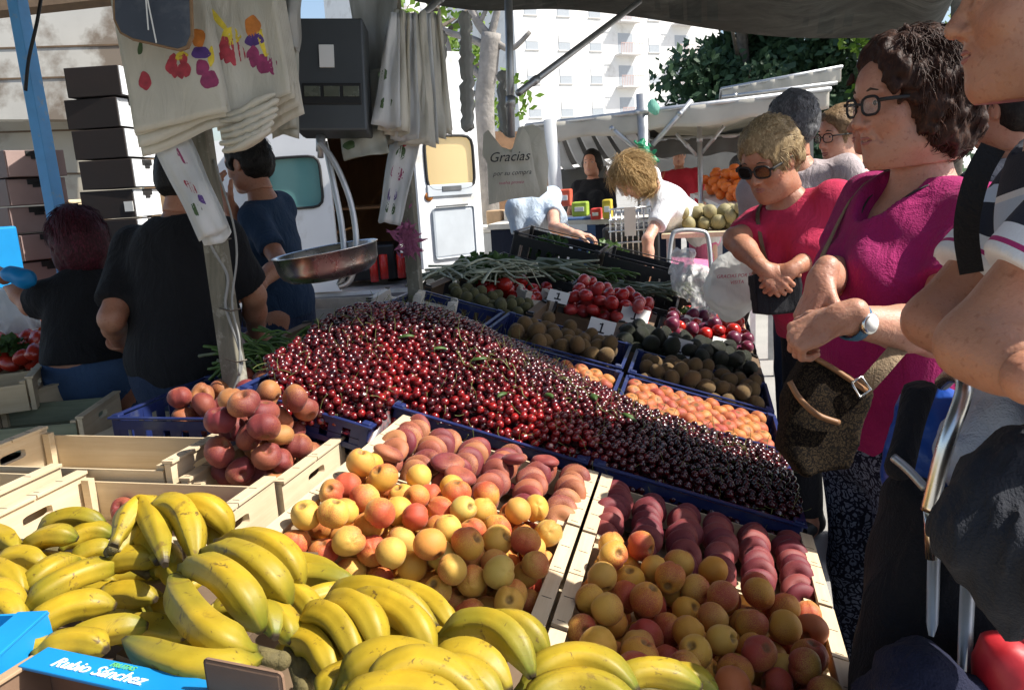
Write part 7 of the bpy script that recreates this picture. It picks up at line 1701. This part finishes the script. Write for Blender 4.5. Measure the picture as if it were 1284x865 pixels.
quad_thing('canvas_wall', [(-60, 140), (175, 104), (175, 420), (-60, 420)], 5.9, .04, mat('beige_panel', (.42, .38, .30), .7, .1, 3, dirt=(.26, .22, .16), dscale=4, dthr=.6), 'beige boarded wall behind the tall crate stack', 'wall', [(.10, .18), (.28, .36), (.45, .55)])
quad_thing('parked_van', [(190, 185), (340, 170), (340, 380), (190, 400)], 6.9, .05, M['white'], 'white side of a parked vehicle seen between the vendors', 'van', [(.5, .5)])
quad_thing('cardboard_sheet', [(172, 140), (222, 150), (232, 300), (186, 290)], 4.4, .05, M['card'], 'brown cardboard sheet standing right of the white crate fronts', 'cardboard')
M['bluepole'] = mat('blue_steel_paint', (.10, .34, .68), .45, .12, 8, dirt=(.3, .35, .4), dscale=20, dthr=.64)
mb = MB(); a, b = at(18, -20, 3.2), at(72, 275, 3.25); c = at(80, 470, 3.3); mb.bar(a, b+(b-a)*.6, .048, .06, up=(0, -1, 0), bev=.003); top(mb, 'blue_pole', M['bluepole'], 'leaning blue steel pole at the far left', 'pole')
mb = MB(); mb.tube(cr_pts([at(52, -5, 3.15), at(46, 30, 3.12), at(36, 75, 3.12), at(32, 114, 3.12)], 4), .007, 6); top(mb, 'strap', M['black'], 'dark strap hanging beside the blue pole', 'strap')
quad_thing('dark_beam', [(-40, -40), (140, -60), (140, -2), (-40, 18)], 4.8, .1, M['cardd'], 'dark roof edge at the top left corner', 'canopy')
# tall stack of crates (dark front, bright side)
def crate_box(MT, L, W, H, m1, m2, label, group, slot=True, mark=False):
    e = empty('stacked_crate', M=MT, label=label, cat='crate', group=group)
    mb = MB(); mb.box((0, 0, H/2), (L, W, H-.006), bev=.003); 
    mb.build('body', m1, e)
    mb = MB(); mb.box((L/2+.003, 0, H/2), (.006, W-.01, H-.012), bev=.001); mb.build('end_panel', m2, e)
    if slot:
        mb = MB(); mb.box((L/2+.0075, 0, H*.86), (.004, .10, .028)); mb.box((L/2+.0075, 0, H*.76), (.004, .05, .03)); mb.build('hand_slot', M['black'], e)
    if mark: mb = MB(); mb.box((L*.40, -W/2-.002, H*.4), (.045, .004, .05)); mb.build('tag', M['paper'], e)
    return e
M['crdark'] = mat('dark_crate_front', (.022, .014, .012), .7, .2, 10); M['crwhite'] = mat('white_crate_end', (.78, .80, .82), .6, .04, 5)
base = at(150, 330, 4.1); yaws = radians(-40)
q_t, q_b = at(128, 88, 4.1).z, at(150, 330, 4.1).z; nC = 9; Hc_ = (q_t+.0)/nC
cx_, cy_ = base.x, base.y
topc = at(128, 92, 4.1)
ORD = ['topmost', 'second', 'third', 'fourth', 'fifth', 'sixth', 'seventh', 'eighth', 'ninth', 'tenth', 'eleventh', 'twelfth', 'thirteenth', 'fourteenth', 'fifteenth', 'sixteenth', 'seventeenth', 'eighteenth']
NS = int(q_t/.142)
for k in range(NS):
    j = NS-1-k
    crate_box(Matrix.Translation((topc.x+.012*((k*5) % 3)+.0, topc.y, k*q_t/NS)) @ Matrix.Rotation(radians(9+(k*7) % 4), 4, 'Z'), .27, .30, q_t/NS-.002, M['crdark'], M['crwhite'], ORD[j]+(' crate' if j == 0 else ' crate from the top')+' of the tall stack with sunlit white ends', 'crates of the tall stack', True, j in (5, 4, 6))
tb_ = at(22, 190, 4.3)
NB = 12
for k in range(NB):
    H_ = tb_.z/NB; j = NB-1-k
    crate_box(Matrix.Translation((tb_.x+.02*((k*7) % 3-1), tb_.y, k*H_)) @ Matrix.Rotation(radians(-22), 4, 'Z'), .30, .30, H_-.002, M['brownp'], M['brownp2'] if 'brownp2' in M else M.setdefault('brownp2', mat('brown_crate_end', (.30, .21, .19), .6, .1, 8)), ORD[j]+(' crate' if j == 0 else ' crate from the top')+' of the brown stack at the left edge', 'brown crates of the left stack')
mb = MB(); p = at(86, 262, 4.6); mb.box((p.x, p.y, p.z-.55), (.16, .16, 1.2), bev=.01); top(mb, 'wooden_box', M['wood'], 'bright wooden box between the blue pole and the tall stack', 'box')
p = at(4, 300, 3.7); mb = MB(); mb.box((p.x-.11, p.y, p.z-.22), (.2, .2, .55), bev=.01); top(mb, 'blue_carton', M['cyan'], 'bright blue carton cut by the left edge behind the vendor with burgundy hair', 'box')
# vendors' own shelf at the left with peppers and crates
e = empty('back_counter', (-3.2, 3.6, 0), 'low back counter at the left edge where the vendor with burgundy hair works', 'counter')
zc_ = at(40, 420, 3.9).z
c1 = at(20, 420, 3.9)
mb = MB(); mb.box((c1.x-.2, c1.y+.3, zc_-.05), (1.6, 1.3, .03)); wbuild(mb, 'board', M['wood_brown'], e)
mb = MB()
for a in (-.9, .5):
    for b_ in (-.2, .85): mb.bar((c1.x+a, c1.y+b_, 0), (c1.x+a, c1.y+b_, zc_-.065), .05, .05)
wbuild(mb, 'legs', M['galv'], e)
rs = random.Random(31)
pep = fam('red_pepper', mat('red_pepper', (.42, .03, .015), .25, .2, 20, coat=.4), 3, flat=1.3, seam=.15, dimple=.2, lump=.1, n=14, mm=10)
P = pack(-.25, .25, -.18, .18, 0, (.030, .04), 50, dome=.3, rnd=rs); cc = at(58, 440, 3.4)
fruits('red_pepper', pep, P, Matrix.Translation((cc.x-.05, cc.y, cc.z-.06)), 'red pepper in the low heap beside the vendor with burgundy hair', 'pepper', 'red peppers at the left', 50)
P = pack(-.22, .22, -.15, .15, 0, (.030, .036), 40, dome=.3, rnd=rs); cc2 = at(60, 400, 4.2)
fruits('orange_tomato', fam('orange_tomato', mat('orange_tomato', (.55, .12, .03), .25, .2, 20), 2, flat=.9, seam=0, n=12, mm=9), P, Matrix.Translation((cc2.x, cc2.y, cc2.z-.06)), 'orange-red tomato on the far back counter at the left', 'tomato', 'tomatoes at the far left', 51)
def gcrate(px, py, d, L, W, H, yaw, label, m, group=None):
    p = at(px, py, d); return wood_crate(Matrix.Translation((p.x, p.y, p.z-H)) @ Matrix.Rotation(radians(yaw), 4, 'Z'), L, W, H, label, group, mw=m, split=False)
gcrate(35, 468, 3.2, .62, .40, .14, -8, 'dark crate holding the red peppers at the left edge', M['wood_brown'])
gcrate(45, 512, 2.75, .44, .34, .10, 20, 'greenish wooden crate, upper of the two at the left edge', M['wood_green'])
gcrate(50, 552, 2.7, .44, .34, .10, 18, 'greenish wooden crate, lower of the two at the left edge', M['wood_green'])
gcrate(-10, 470, 2.9, .30, .26, .12, 35, 'pale wooden crate end at the left edge above the greenish crates', M['wood'])
p = at(45, 580, 2.72); mb = MB(); mb.box((p.x-.05, p.y+.05, p.z/2), (.55, .45, p.z-.02), bev=.01); top(mb, 'storage_box', M['blackp'], 'dark box standing under the greenish crates at the left', 'box')
p = at(130, 575, 2.1); gcrate(150, 572, 2.15, .36, .2, .06, 10, 'small pale crate edge in front of the jeans of the vendor', M['wood'])
crumple('pale_plastic_bag', [(np.array(at(5, 380, 3.6)), .06), (np.array(at(15, 405, 3.6)), .09)], 'crumpled pale plastic bag on the back counter at the left edge', M['bagw'], 15, .014)
crumple('cyan_bag', [(np.array(at(12, 345, 3.0)), .03), (np.array(at(32, 350, 3.0)), .035)], 'small bright blue bag in the hands of the vendor with burgundy hair', M['cyan'], 16, .006)
leafy(at(10, 440, 3.3), 200, (.08, .06, .05), .03, 'green leaves at the left edge beside the red peppers', 17)
# things on the vendors' bench behind the cherries
def benchbox(px, py, d, sx, sy, sz, label, m, yaw=0):
    p = at(px, py, d); carton(Matrix.Translation((p.x, p.y, p.z-sz)) @ Matrix.Rotation(radians(yaw), 4, 'Z'), sx, sy, sz, label, m, corners=M['blackp'])
benchbox(430, 412, 3.0, .42, .28, .09, 'dark cardboard tray with black corners behind the cherry peak', M['cardd'], 5)
benchbox(420, 372, 4.2, .5, .4, .12, 'white box on the vendors\' bench under the bumper', M['cardw'], 8)
benchbox(330, 395, 4.6, .5, .4, .12, 'blue crate on the ground behind the navy polo', M['bluep'], 0)
e = empty('work_bench', (at(440, 420, 3.7).x, at(440, 420, 3.7).y, 0), 'low bench between the sloping counter and the van', 'bench'); p = at(440, 400, 3.8)
mb = MB(); mb.box((p.x, p.y, p.z-.05), (1.0, 1.2, .03)); wbuild(mb, 'board', M['wood_brown'], e)
mb = MB()
for a in (-.4, .4):
    for b_ in (-.5, .5): mb.bar((p.x+a, p.y+b_, 0), (p.x+a, p.y+b_, p.z-.066), .05, .05)
wbuild(mb, 'legs', M['galv'], e)
# ---------------------------------------------------------------- stalls behind
M['canvas'] = mat('cream_canvas', (.56, .53, .46), .8, .12, 4, trans=.3, bmp=.3, bscale=10); M['canvasd'] = mat('grey_canvas', (.13, .13, .125), .8, .2, 4, trans=.3); M['tarpw'] = mat('white_tarp', (.66, .68, .70), .6, .06, 5, trans=.4)
def canopy(name, pts, label, m, bars=True, sag=.08, seed=0):
    """pts: 4 world points near-left, near-right, far-right, far-left"""
    a, b, c, d = [Vector(p) for p in pts]; e = empty(name, (a+b+c+d)/4, label, 'canopy')
    def f(u, v): p = (a*(1-u)+b*u)*(1-v)+(d*(1-u)+c*u)*v; return p+Vector((0, 0, -sag*sin(pi*u)*sin(pi*v)*(1+.3*sin(u*11+seed))-.02*sin(u*17+v*9)))
    wbuild(MB().grid(f, 28, 14, 0, True, None, .004), 'cloth', m, e)
    # front valance
    def g(u, v): p = a*(1-u)+b*u; return p+Vector((0, -.01+.012*sin(u*40), -.16*v-.015*sin(u*23)*v))
    wbuild(MB().grid(g, 60, 4, 0, True, None, .003), 'valance', m, e)
    mb = MB(); mb.tube([a, b], .02, 8); mb.tube([b, c], .02, 8); mb.tube([a, d], .02, 8); wbuild(mb, 'frame_bar', M['galv'], e); return e
Y = 7.0
canopy('stall_canopy', [aty(660, 158, Y), aty(1040, 112, Y), aty(1035, 112, 7.0)+Vector((0, 4, -.12)), aty(700, 158, 7.0)+Vector((0, 4, -.12))], 'cream canvas canopy of the stall behind, its pale front edge running to the right', M['canvas'], seed=1)
canopy('stall_canopy', [aty(820, 176, 8.2), aty(1010, 166, 8.2), aty(1010, 155, 13), aty(800, 165, 13)], 'dark grey canopy under the cream one, above the oranges', M['canvasd'], seed=2, sag=.02)
canopy('stall_canopy', [aty(905, 112, 9.5), aty(1055, 84, 9.5), aty(1055, 84, 9.5)+Vector((0, 4, -.3)), aty(905, 112, 9.5)+Vector((0, 4, -.3))], 'far canopy with a white front rail below the dark trees', M['canvas'], seed=3)
# striped awning
e = empty('striped_awning', aty(740, 215, 8.0), 'white and grey striped awning hanging left of the blonde woman', 'awning')
rs = random.Random(4)
for k in range(6):
    xa = 688+k*19; A_ = aty(xa, 168, 7.6); B_ = aty(xa+14, 168, 7.6); C_ = aty(xa+38+k*5, 212-k*3, 9.0); D_ = aty(xa+24+k*5, 214-k*3, 9.0)
    wbuild(MB().grid(lambda u, v: (A_*(1-u)+B_*u)*(1-v)+(D_*(1-u)+C_*u)*v+Vector((0, 0, -.10*sin(pi*v))), 5, 12, 0, True, None, .004), 'strip', M['tarpw'] if k % 1 == 0 else M['canvasd'], e)
wbuild(MB().grid(lambda u, v: (aty(684, 164, 7.7)*(1-u)+aty(800, 158, 7.7)*u)*(1-v)+(aty(715, 214, 9.3)*(1-u)+aty(850, 190, 9.3)*u)*v+Vector((0, 0, .06)), 6, 6, 0, True, None, .004), 'backing', M['canvasd'], e)
# frame posts and braces
def upole(a, b, r, label, m=None): return pole('frame_pole', a, b, r, label, m)
upole(aty(805, 118, 7.0), Vector((aty(812, 230, 7.0).x, 7.0, 0)), .05, 'thick grey stall post beside the green bag, centre back')
upole(aty(752, 148, 7.0), aty(800, 190, 7.0), .022, 'slanting brace left of the thick stall post')
upole(aty(868, 126, 7.0), aty(818, 182, 7.0), .022, 'slanting brace right of the thick stall post')
upole(aty(877, 155, 7.6), Vector((aty(879, 230, 7.6).x, 7.6, 0)), .022, 'thin white post in front of the oranges')
upole(aty(848, 168, 7.6), aty(874, 196, 7.6), .016, 'thin slanting brace left of the thin white post')
upole(aty(908, 158, 7.6), aty(880, 192, 7.6), .016, 'thin slanting brace right of the thin white post')
upole(aty(905, 122, 9.4), aty(1050, 104, 9.4), .02, 'horizontal white rail of the far canopy')
upole(Vector((aty(700, 190, 7.0).x, 7.0, 0)), aty(690, 150, 7.0), .06, 'pale pillar of the stall left of the striped awning', M['tarpw'])
M['greenbag'] = bag_mat('green_film', (.02, .30, .15), .4)
crumple('green_bag', [(np.array(aty(806, 186, 6.8)), .05), (np.array(aty(814, 202, 6.8)), .07)], 'green plastic bag tied to the thick stall post', M['greenbag'], 21, .03, vox=.014)
crumple('green_tie', [(np.array(aty(818, 134, 6.9)), .03), (np.array(aty(822, 139, 6.9)), .03)], 'small pale green plastic knot at the top of the thick stall post', bag_mat('pale_green_film', (.25, .55, .45)), 22, .02, vox=.014)
# orange stand
e = empty('orange_stand', aty(900, 300, 7.4), 'white rail table carrying the oranges', 'table'); oa, ob_ = aty(868, 243, 7.9), aty(944, 272, 6.6)
od = (ob_-oa).normalized(); on = Vector((0, 0, 1)).cross(od).normalized(); on = on if on.y > 0 else -on
mb = MB(); mb.add([oa, ob_, ob_+on*.7+Vector((0, 0, .12)), oa+on*.7+Vector((0, 0, .12))]+[p+Vector((0, 0, -.03)) for p in (oa, ob_, ob_+on*.7+Vector((0, 0, .12)), oa+on*.7+Vector((0, 0, .12)))], [(0, 1, 2, 3), (7, 6, 5, 4), (0, 4, 5, 1), (1, 5, 6, 2), (2, 6, 7, 3), (3, 7, 4, 0)]); wbuild(mb, 'board', M['white'], e)
mb = MB()
for t in (0, .5, 1): p = oa.lerp(ob_, t); mb.bar(p, (p.x, p.y, 0), .04, .04); 
mb.bar(oa+Vector((0, -.01, -.25)), ob_+Vector((0, -.01, -.25)), .03, .03); wbuild(mb, 'frame', M['white'], e)
orm = fam('orange', mat('orange_skin', (.70, .16, .015), .45, .12, 30, bscale=200), 2, flat=.95, seam=0, n=12, mm=9)
L_ = (ob_-oa).length; Mo = Matrix(((od.x, on.x, 0, oa.x), (od.y, on.y, .17, oa.y), (od.z, .12/.7, 1, oa.z), (0, 0, 0, 1)))
OR_ = []; P = pack(0, L_, .02, .62, 0, (.045, .052), 130, dome=.02, K=40, rnd=rs)
for (x, y, z, r) in P:
    p = oa+od*x+on*y+Vector((0, 0, z+.17*y)); OR_.append(inst('orange', rs.choice(orm), M=Matrix.Translation(p) @ Matrix.Scale(r, 4), label='orange', cat='orange', group='oranges on the white table'))
relabel(OR_, [p[3] for p in P])
# melons by the blonde woman
mel = fam('melon', mat('melon_skin', (.26, .22, .10), .6, .4, 14, bmp=.5, bscale=60), 2, flat=1.2, seam=0, dimple=0, n=16, mm=12)
P = pack(-.3, .35, -.2, .25, 0, (.040, .050), 46, dome=.2, rnd=rs); cc = at(905, 275, 5.6)
fruits('melon', mel, P, Matrix.Translation((cc.x, cc.y, cc.z-.06)), 'green melon in the heap between the blonde woman and the woman in pink red', 'melon', 'melons in the background', 52)
e = empty('melon_table', (cc.x, cc.y, 0), 'low table carrying the green melons', 'table'); mb = MB(); mb.box((cc.x, cc.y, cc.z-.08), (.8, .6, .03)); wbuild(mb, 'top', M['wood_y'], e); mb = MB()
for a in (-.35, .35):
    for b_ in (-.25, .25): mb.bar((cc.x+a, cc.y+b_, 0), (cc.x+a, cc.y+b_, cc.z-.096), .04, .04)
wbuild(mb, 'legs', M['galv'], e)
# folding chair frame and trolley cart near blonde
e = empty('folding_chair', at(858, 330, 5.0), 'folding chair with a beige frame under the blonde woman', 'chair'); mb = MB(); mb.tube(cr_pts([at(838, 340, 5.0), at(842, 300, 5.0), at(850, 290, 5.0), at(878, 290, 5.0), at(888, 300, 5.0), at(892, 345, 5.0)], 5), .015, 8); p = at(842, 330, 5.0); mb.tube([at(838, 340, 5.0), Vector((p.x, p.y, 0))], .015, 8); p = at(890, 330, 5.0); mb.tube([at(892, 345, 5.0), Vector((p.x, p.y, 0))], .015, 8); wbuild(mb, 'frame', M['galv'], e)
mb = MB(); a, b, c, d = at(840, 335, 5.05), at(893, 338, 5.05), at(893, 325, 5.4), at(840, 322, 5.4); mb.add([a, b, c, d]+[q_-Vector((0, 0, .03)) for q_ in (a, b, c, d)], [(0, 1, 2, 3), (7, 6, 5, 4), (0, 4, 5, 1), (1, 5, 6, 2), (2, 6, 7, 3), (3, 7, 4, 0)]); wbuild(mb, 'seat', M['pinkp'], e)
e = empty('wire_cart', at(785, 300, 5.6), 'chrome wire cart with a pale label behind the black crates', 'cart'); mb = MB()
for i in range(8): x = 765+i*7; mb.tube([at(x, 262, 5.7), at(x+1, 320, 5.7)], .006, 6)
for y in (262, 276, 290, 305): mb.tube([at(763, y+1, 5.69), at(818, y-3, 5.69)], .007, 6)
wbuild(mb, 'wire_frame', M['chrome'], e); mb = MB(); a = at(790, 278, 5.66); mb.box(a, (.08, .004, .20)); wbuild(mb, 'label', M['paper'], e)
mb = MB(); p = at(790, 310, 5.9); mb.box((p.x, p.y+.15, p.z-.1), (.4, .3, .5), bev=.02); wbuild(mb, 'contents', M['blackp'], e)
# colourful packages left of the cart
for k, (px, py, w_, h_, c_, lab) in enumerate(((728, 262, .12, .11, (.30, .42, .05), 'yellow-green package at the back under the striped awning'), (762, 262, .07, .15, (.50, .38, .03), 'yellow package beside the blonde woman'), (748, 268, .08, .09, (.60, .05, .04), 'red package next to the yellow one at the back'), (722, 285, .36, .18, (.04, .09, .20), 'dark blue box below the yellow-green package'), (708, 248, .12, .14, (.60, .10, .05), 'small red-orange package left of the dark blue box'))):
    p = at(px, py, 6.3+.12*k); mb = MB(); mb.box((p.x, p.y, p.z/2+h_*.25), (w_, .2, p.z+h_*.4), bev=.01) if k == 3 else mb.box(p, (w_, .14, h_), bev=.01); mb.box((p.x, p.y-.075 if k != 3 else p.y-.105, p.z), (w_*.6, .008, h_*.3), 1, bev=.001); top(mb, 'package', [mat('pkg%d' % k, c_, .5), M['paper']], lab, 'box')
# two tables further back, produce on them, so that the middle distance is full
e = empty('market_table', aty(760, 262, 6.9), 'table with packages under the striped awning', 'table'); p = aty(740, 275, 7.0); mb = MB(); mb.box((p.x, p.y, p.z), (1.6, .9, .04)); wbuild(mb, 'top', M['cardw'], e); mb = MB(); mb.box((p.x, p.y-.43, p.z/2), (1.56, .02, p.z-.05)); wbuild(mb, 'skirt', M['dnavy'], e)
e = empty('market_table', aty(640, 290, 8.5), 'table with pale boxes behind the cream carrier bags', 'table'); p = aty(640, 285, 8.5); mb = MB(); mb.box((p.x, p.y, p.z), (1.8, .9, .04)); wbuild(mb, 'top', M['cardw'], e); mb = MB(); mb.box((p.x, p.y-.43, p.z/2), (1.7, .02, p.z-.05)); wbuild(mb, 'skirt', M['bagw'], e)
for k in range(3):
    p = aty(622+k*22, 272, 8.3); mb = MB(); mb.box((p.x, p.y, p.z+.0), (.16, .2, .14), bev=.01); top(mb, 'package', M['cardw'] if k % 2 else M['card'], ['brown box on the far table, left of the cream bags', 'pale box on the far table, under the cream bags', 'brown box on the far table, right under the cream bags'][k], 'box')
quad_thing('stall_back_wall', [(600, 165), (700, 165), (700, 300), (600, 300)], 10.5, .05, mat('brown_back', (.22, .12, .06), .8), 'brown back wall of the stall behind the cream carrier bags', 'wall')
quad_thing('stall_back_wall', [(800, 172), (1020, 160), (1020, 268), (800, 262)], 13.2, .05, M['canvasd'], 'dark grey cloth wall behind the oranges', 'wall')
quad_thing('tarpaulin', [(690, 214), (760, 205), (770, 265), (696, 270)], 8.6, .03, M['canvasd'], 'grey tarpaulin below the striped awning', 'tarpaulin')
for k in range(5):
    p = aty(905+k*26, 246-k*2, 11.5+k*.2); mb = MB(); S = None
    mb.box((p.x, p.y, p.z-.2), (.35, .3, .5), bev=.05); top(mb, 'clothes_pile', [M['whitet'], M['redt'], M['tan'], M['lbluet'], M['magenta']][k], ['white pile of goods at the far stall', 'red pile of goods at the far stall', 'tan pile of goods at the far stall', 'pale blue pile of goods at the far stall', 'magenta pile of goods at the far stall'][k], 'goods')
# ---------------------------------------------------------------- buildings and trees
M['facade'] = mat('white_facade', (.80, .79, .76), .8, .03, 1, dirt=(.62, .60, .56), dscale=.6, dthr=.6); M['glassd'] = mat('window_glass', (.38, .41, .44), .4, .1, bmp=0); M['rail'] = mat('balcony_rail', (.50, .36, .33), .6, .1); M['slab'] = mat('balcony_slab', (.62, .60, .58), .8, .05); M['roof'] = mat('roof_tile', (.32, .16, .11), .9)
def building(label, px0, px1, ytop_px, dist, depth, floors, bays, balc, fh=3.0, col='facade', turn=42):
    a = aty(px0, 215, dist); r1_ = ray(px1, 215); ang = radians(turn); dx_, dy_ = cos(ang), sin(ang); t_ = (a.x*r1_.y-a.y*r1_.x)/(r1_.x*dy_-dx_*r1_.y); b = a+Vector((dx_, dy_, 0))*t_; H_ = aty((px0+px1)/2, ytop_px, dist).z; w_ = (b-a).length; yaw = atan2((b-a).y, (b-a).x)
    e = empty('apartment_building', M=Matrix.Translation((a.x, a.y, 0)) @ Matrix.Rotation(yaw, 4, 'Z'), label=label, cat='building')
    mb = MB(); mb.box((w_/2, depth/2, H_/2), (w_, depth, H_)); mb.build('wall', M[col], e)
    mb = MB(); mb.box((w_/2, depth/2, H_+.15), (w_+.5, depth+.5, .3)); mb.build('roof', M['slab'], e)
    n = int(H_/fh)
    for f_ in range(n):
        for i in range(bays):
            x = w_*(i+.5)/bays; z = f_*fh+fh*.55
            if (i in balc):
                mb = MB(); mb.box((x, -.55, z-1.05), (w_/bays*.72, 1.1, .14)); mb.box((x, .0-.012, z+.05), (w_/bays*.5, .02, 1.9), 2)
                for k in range(14): mb.box((x-w_/bays*.36+w_/bays*.72*k/13, -1.07, z-.52), (.05, .04, .9), 1)
                mb.box((x, -1.07, z-.05), (w_/bays*.74, .06, .06), 1); mb.build('balcony', [M['slab'], M['rail'], M['glassd']], e)
            else:
                mb = MB(); mb.box((x, -.02, z), (1.3, .04, 1.4), 1); mb.box((x, -.05, z-.74), (1.5, .12, .08)); mb.box((x, -.045, z+.35), (1.3, .03, .7), 2); mb.build('window', [M['slab'], M['glassd'], M['facade']], e)
    return e
building('tall white apartment building with stacked balconies, washed out by the sun', 655, 905, -60, 75, 14, 9, 7, (3, 5))
building('white apartment building further left behind the hanging plastic rolls', 470, 650, -80, 95, 14, 9, 6, (1, 4))
building('lower pale building between the white blocks and the dark trees', 880, 1000, 40, 110, 12, 6, 4, ())
building('pale building far off behind the person in dark navy on the right', 1150, 1420, 110, 90, 12, 4, 6, (2,))
def foliage_mat(name, c1, c2, tr=.3):
    m, nt, bs = new_mat(name); g = N(nt, 'ShaderNodeNewGeometry'); c = ramp(nt, g.outputs['Random Per Island'], [(0, c1), (1, c2)]); nt.links.new(c, bs.inputs['Base Color']); bs.inputs['Roughness'].default_value = .6
    t = N(nt, 'ShaderNodeBsdfTranslucent'); nt.links.new(c, t.inputs[0]); mx = N(nt, 'ShaderNodeMixShader'); mx.inputs[0].default_value = tr; nt.links.new(bs.outputs[0], mx.inputs[1]); nt.links.new(t.outputs[0], mx.inputs[2]); nt.links.new(mx.outputs[0], nt.nodes['Material Output'].inputs[0]); return m
M['fol_dark'] = foliage_mat('dark_foliage', (.03, .07, .035), (.075, .14, .065)); M['fol_light'] = foliage_mat('light_foliage', (.10, .20, .02), (.22, .34, .04), .5); M['bark'] = mat('bark', (.12, .10, .08), .9, .4, 8, bmp=1, bscale=20, bdist=.02); M['barkp'] = mat('pale_bark', (.24, .22, .20), .8, .3, 8, bmp=.8, bscale=15, bdist=.02)
def tree(px, dist, h, rad, label, fm, bark, n=5000, leaf=.2, seed=0, z0=.15, conical=False, rt=.25, gaps=.35):
    p = aty(px, 230, dist); rs_ = random.Random(seed); e = empty('tree', (p.x, p.y, 0), label, 'tree'); mb = MB(); pts = [Vector((p.x+.1*sin(i), p.y, h*i/6)) for i in range(7)]
    mb.tube(pts, [rt*(1-.13*i) for i in range(7)], 10)
    for k in range(10):
        a = rs_.uniform(0, 6.28); z = h*rs_.uniform(.25, .8); L = rad*rs_.uniform(.5, .9); q = Vector((p.x, p.y, z)); mb.tube(cr_pts([q, q+Vector((cos(a)*L*.5, sin(a)*L*.5, L*.25)), q+Vector((cos(a)*L, sin(a)*L, L*.55))], 3), [rt*.35*(1-.8*i/6) for i in range(7)], 6)
    wbuild(mb, 'trunk', bark, e); mb = MB(); cl = []
    for k in range(90 if conical else 26):
        t = rs_.random(); z = h*(z0+(1-z0)*t); R_ = rad*((1-t)*.85+.15 if conical else sin(pi*(.15+.8*t))**.6); a = rs_.uniform(0, 6.28); q = rs_.uniform(.35, 1)*R_; cl.append((Vector((p.x+cos(a)*q, p.y+sin(a)*q, z)), R_*rs_.uniform(.25, .42)))
    for i in range(n):
        c, r_ = rs_.choice(cl); d = Vector((rs_.gauss(0, 1), rs_.gauss(0, 1), rs_.gauss(0, .8))); d = d.normalized()*rs_.random()**.35*r_; q = c+d; a = Vector((rs_.gauss(0, 1), rs_.gauss(0, 1), rs_.gauss(0, 1))).normalized(); b_ = a.orthogonal().normalized(); l = leaf*rs_.uniform(.5, 1.3)
        mb.add([q, q+a*l*.5+b_*l*.35, q+a*l, q+a*l*.5-b_*l*.35], [(0, 1, 2, 3)])
    wbuild(mb, 'crown', fm, e); return e
tree(930, 29, 12, 3.3, 'dark conifer rising behind the far canopy, left of the others', M['fol_dark'], M['bark'], 15000, .34, 1, .08, True, .3)
tree(1015, 30, 13, 3.4, 'dark conifer behind the grey-haired man', M['fol_dark'], M['bark'], 15000, .34, 2, .08, True, .3)
tree(1095, 29, 13, 3.3, 'dark conifer directly behind the woman in magenta', M['fol_dark'], M['bark'], 14000, .34, 3, .08, True, .3)
tree(1190, 26, 11, 3.0, 'light green leafy tree between the woman in magenta and the man in the polo', M['fol_light'], M['bark'], 7000, .25, 4, .2, False, .3)
tree(565, 20, 7.5, 2.0, 'light green tree beyond the van door', M['fol_light'], M['bark'], 2600, .22, 5, .35, False, .18)
# pruned plane tree with bare grey branches
p = aty(613, 230, 9.0); e = empty('pruned_tree', (p.x, p.y, 0), 'pruned tree with a pale trunk and bare knobbly branches behind the hanging bags', 'tree'); mb = MB()
mb.tube(cr_pts([Vector((p.x, p.y, 0)), aty(608, 150, 9.0), aty(612, 90, 9.0), aty(616, 42, 9.0)], 4), .11, 12)
for L_, r_ in (([(616, 50), (600, 30), (585, 0), (560, -40)], .055), ([(615, 46), (622, 20), (630, -20)], .05), ([(612, 105), (590, 85), (565, 75), (520, 50)], .05), ([(616, 48), (640, 62), (665, 40)], .04), ([(610, 125), (580, 110), (548, 92)], .035), ([(614, 60), (588, 48), (560, 40), (530, 20)], .045), ([(600, 30), (610, 10), (612, -20)], .03), ([(565, 75), (560, 50), (548, 30)], .03)):
    mb.tube(cr_pts([aty(x, y, 9.0) for x, y in L_], 4), [r_*(1-.4*i/(4*(len(L_)-1))) for i in range(4*(len(L_)-1)+1)], 8)
wbuild(mb, 'trunk', M['barkp'], e)
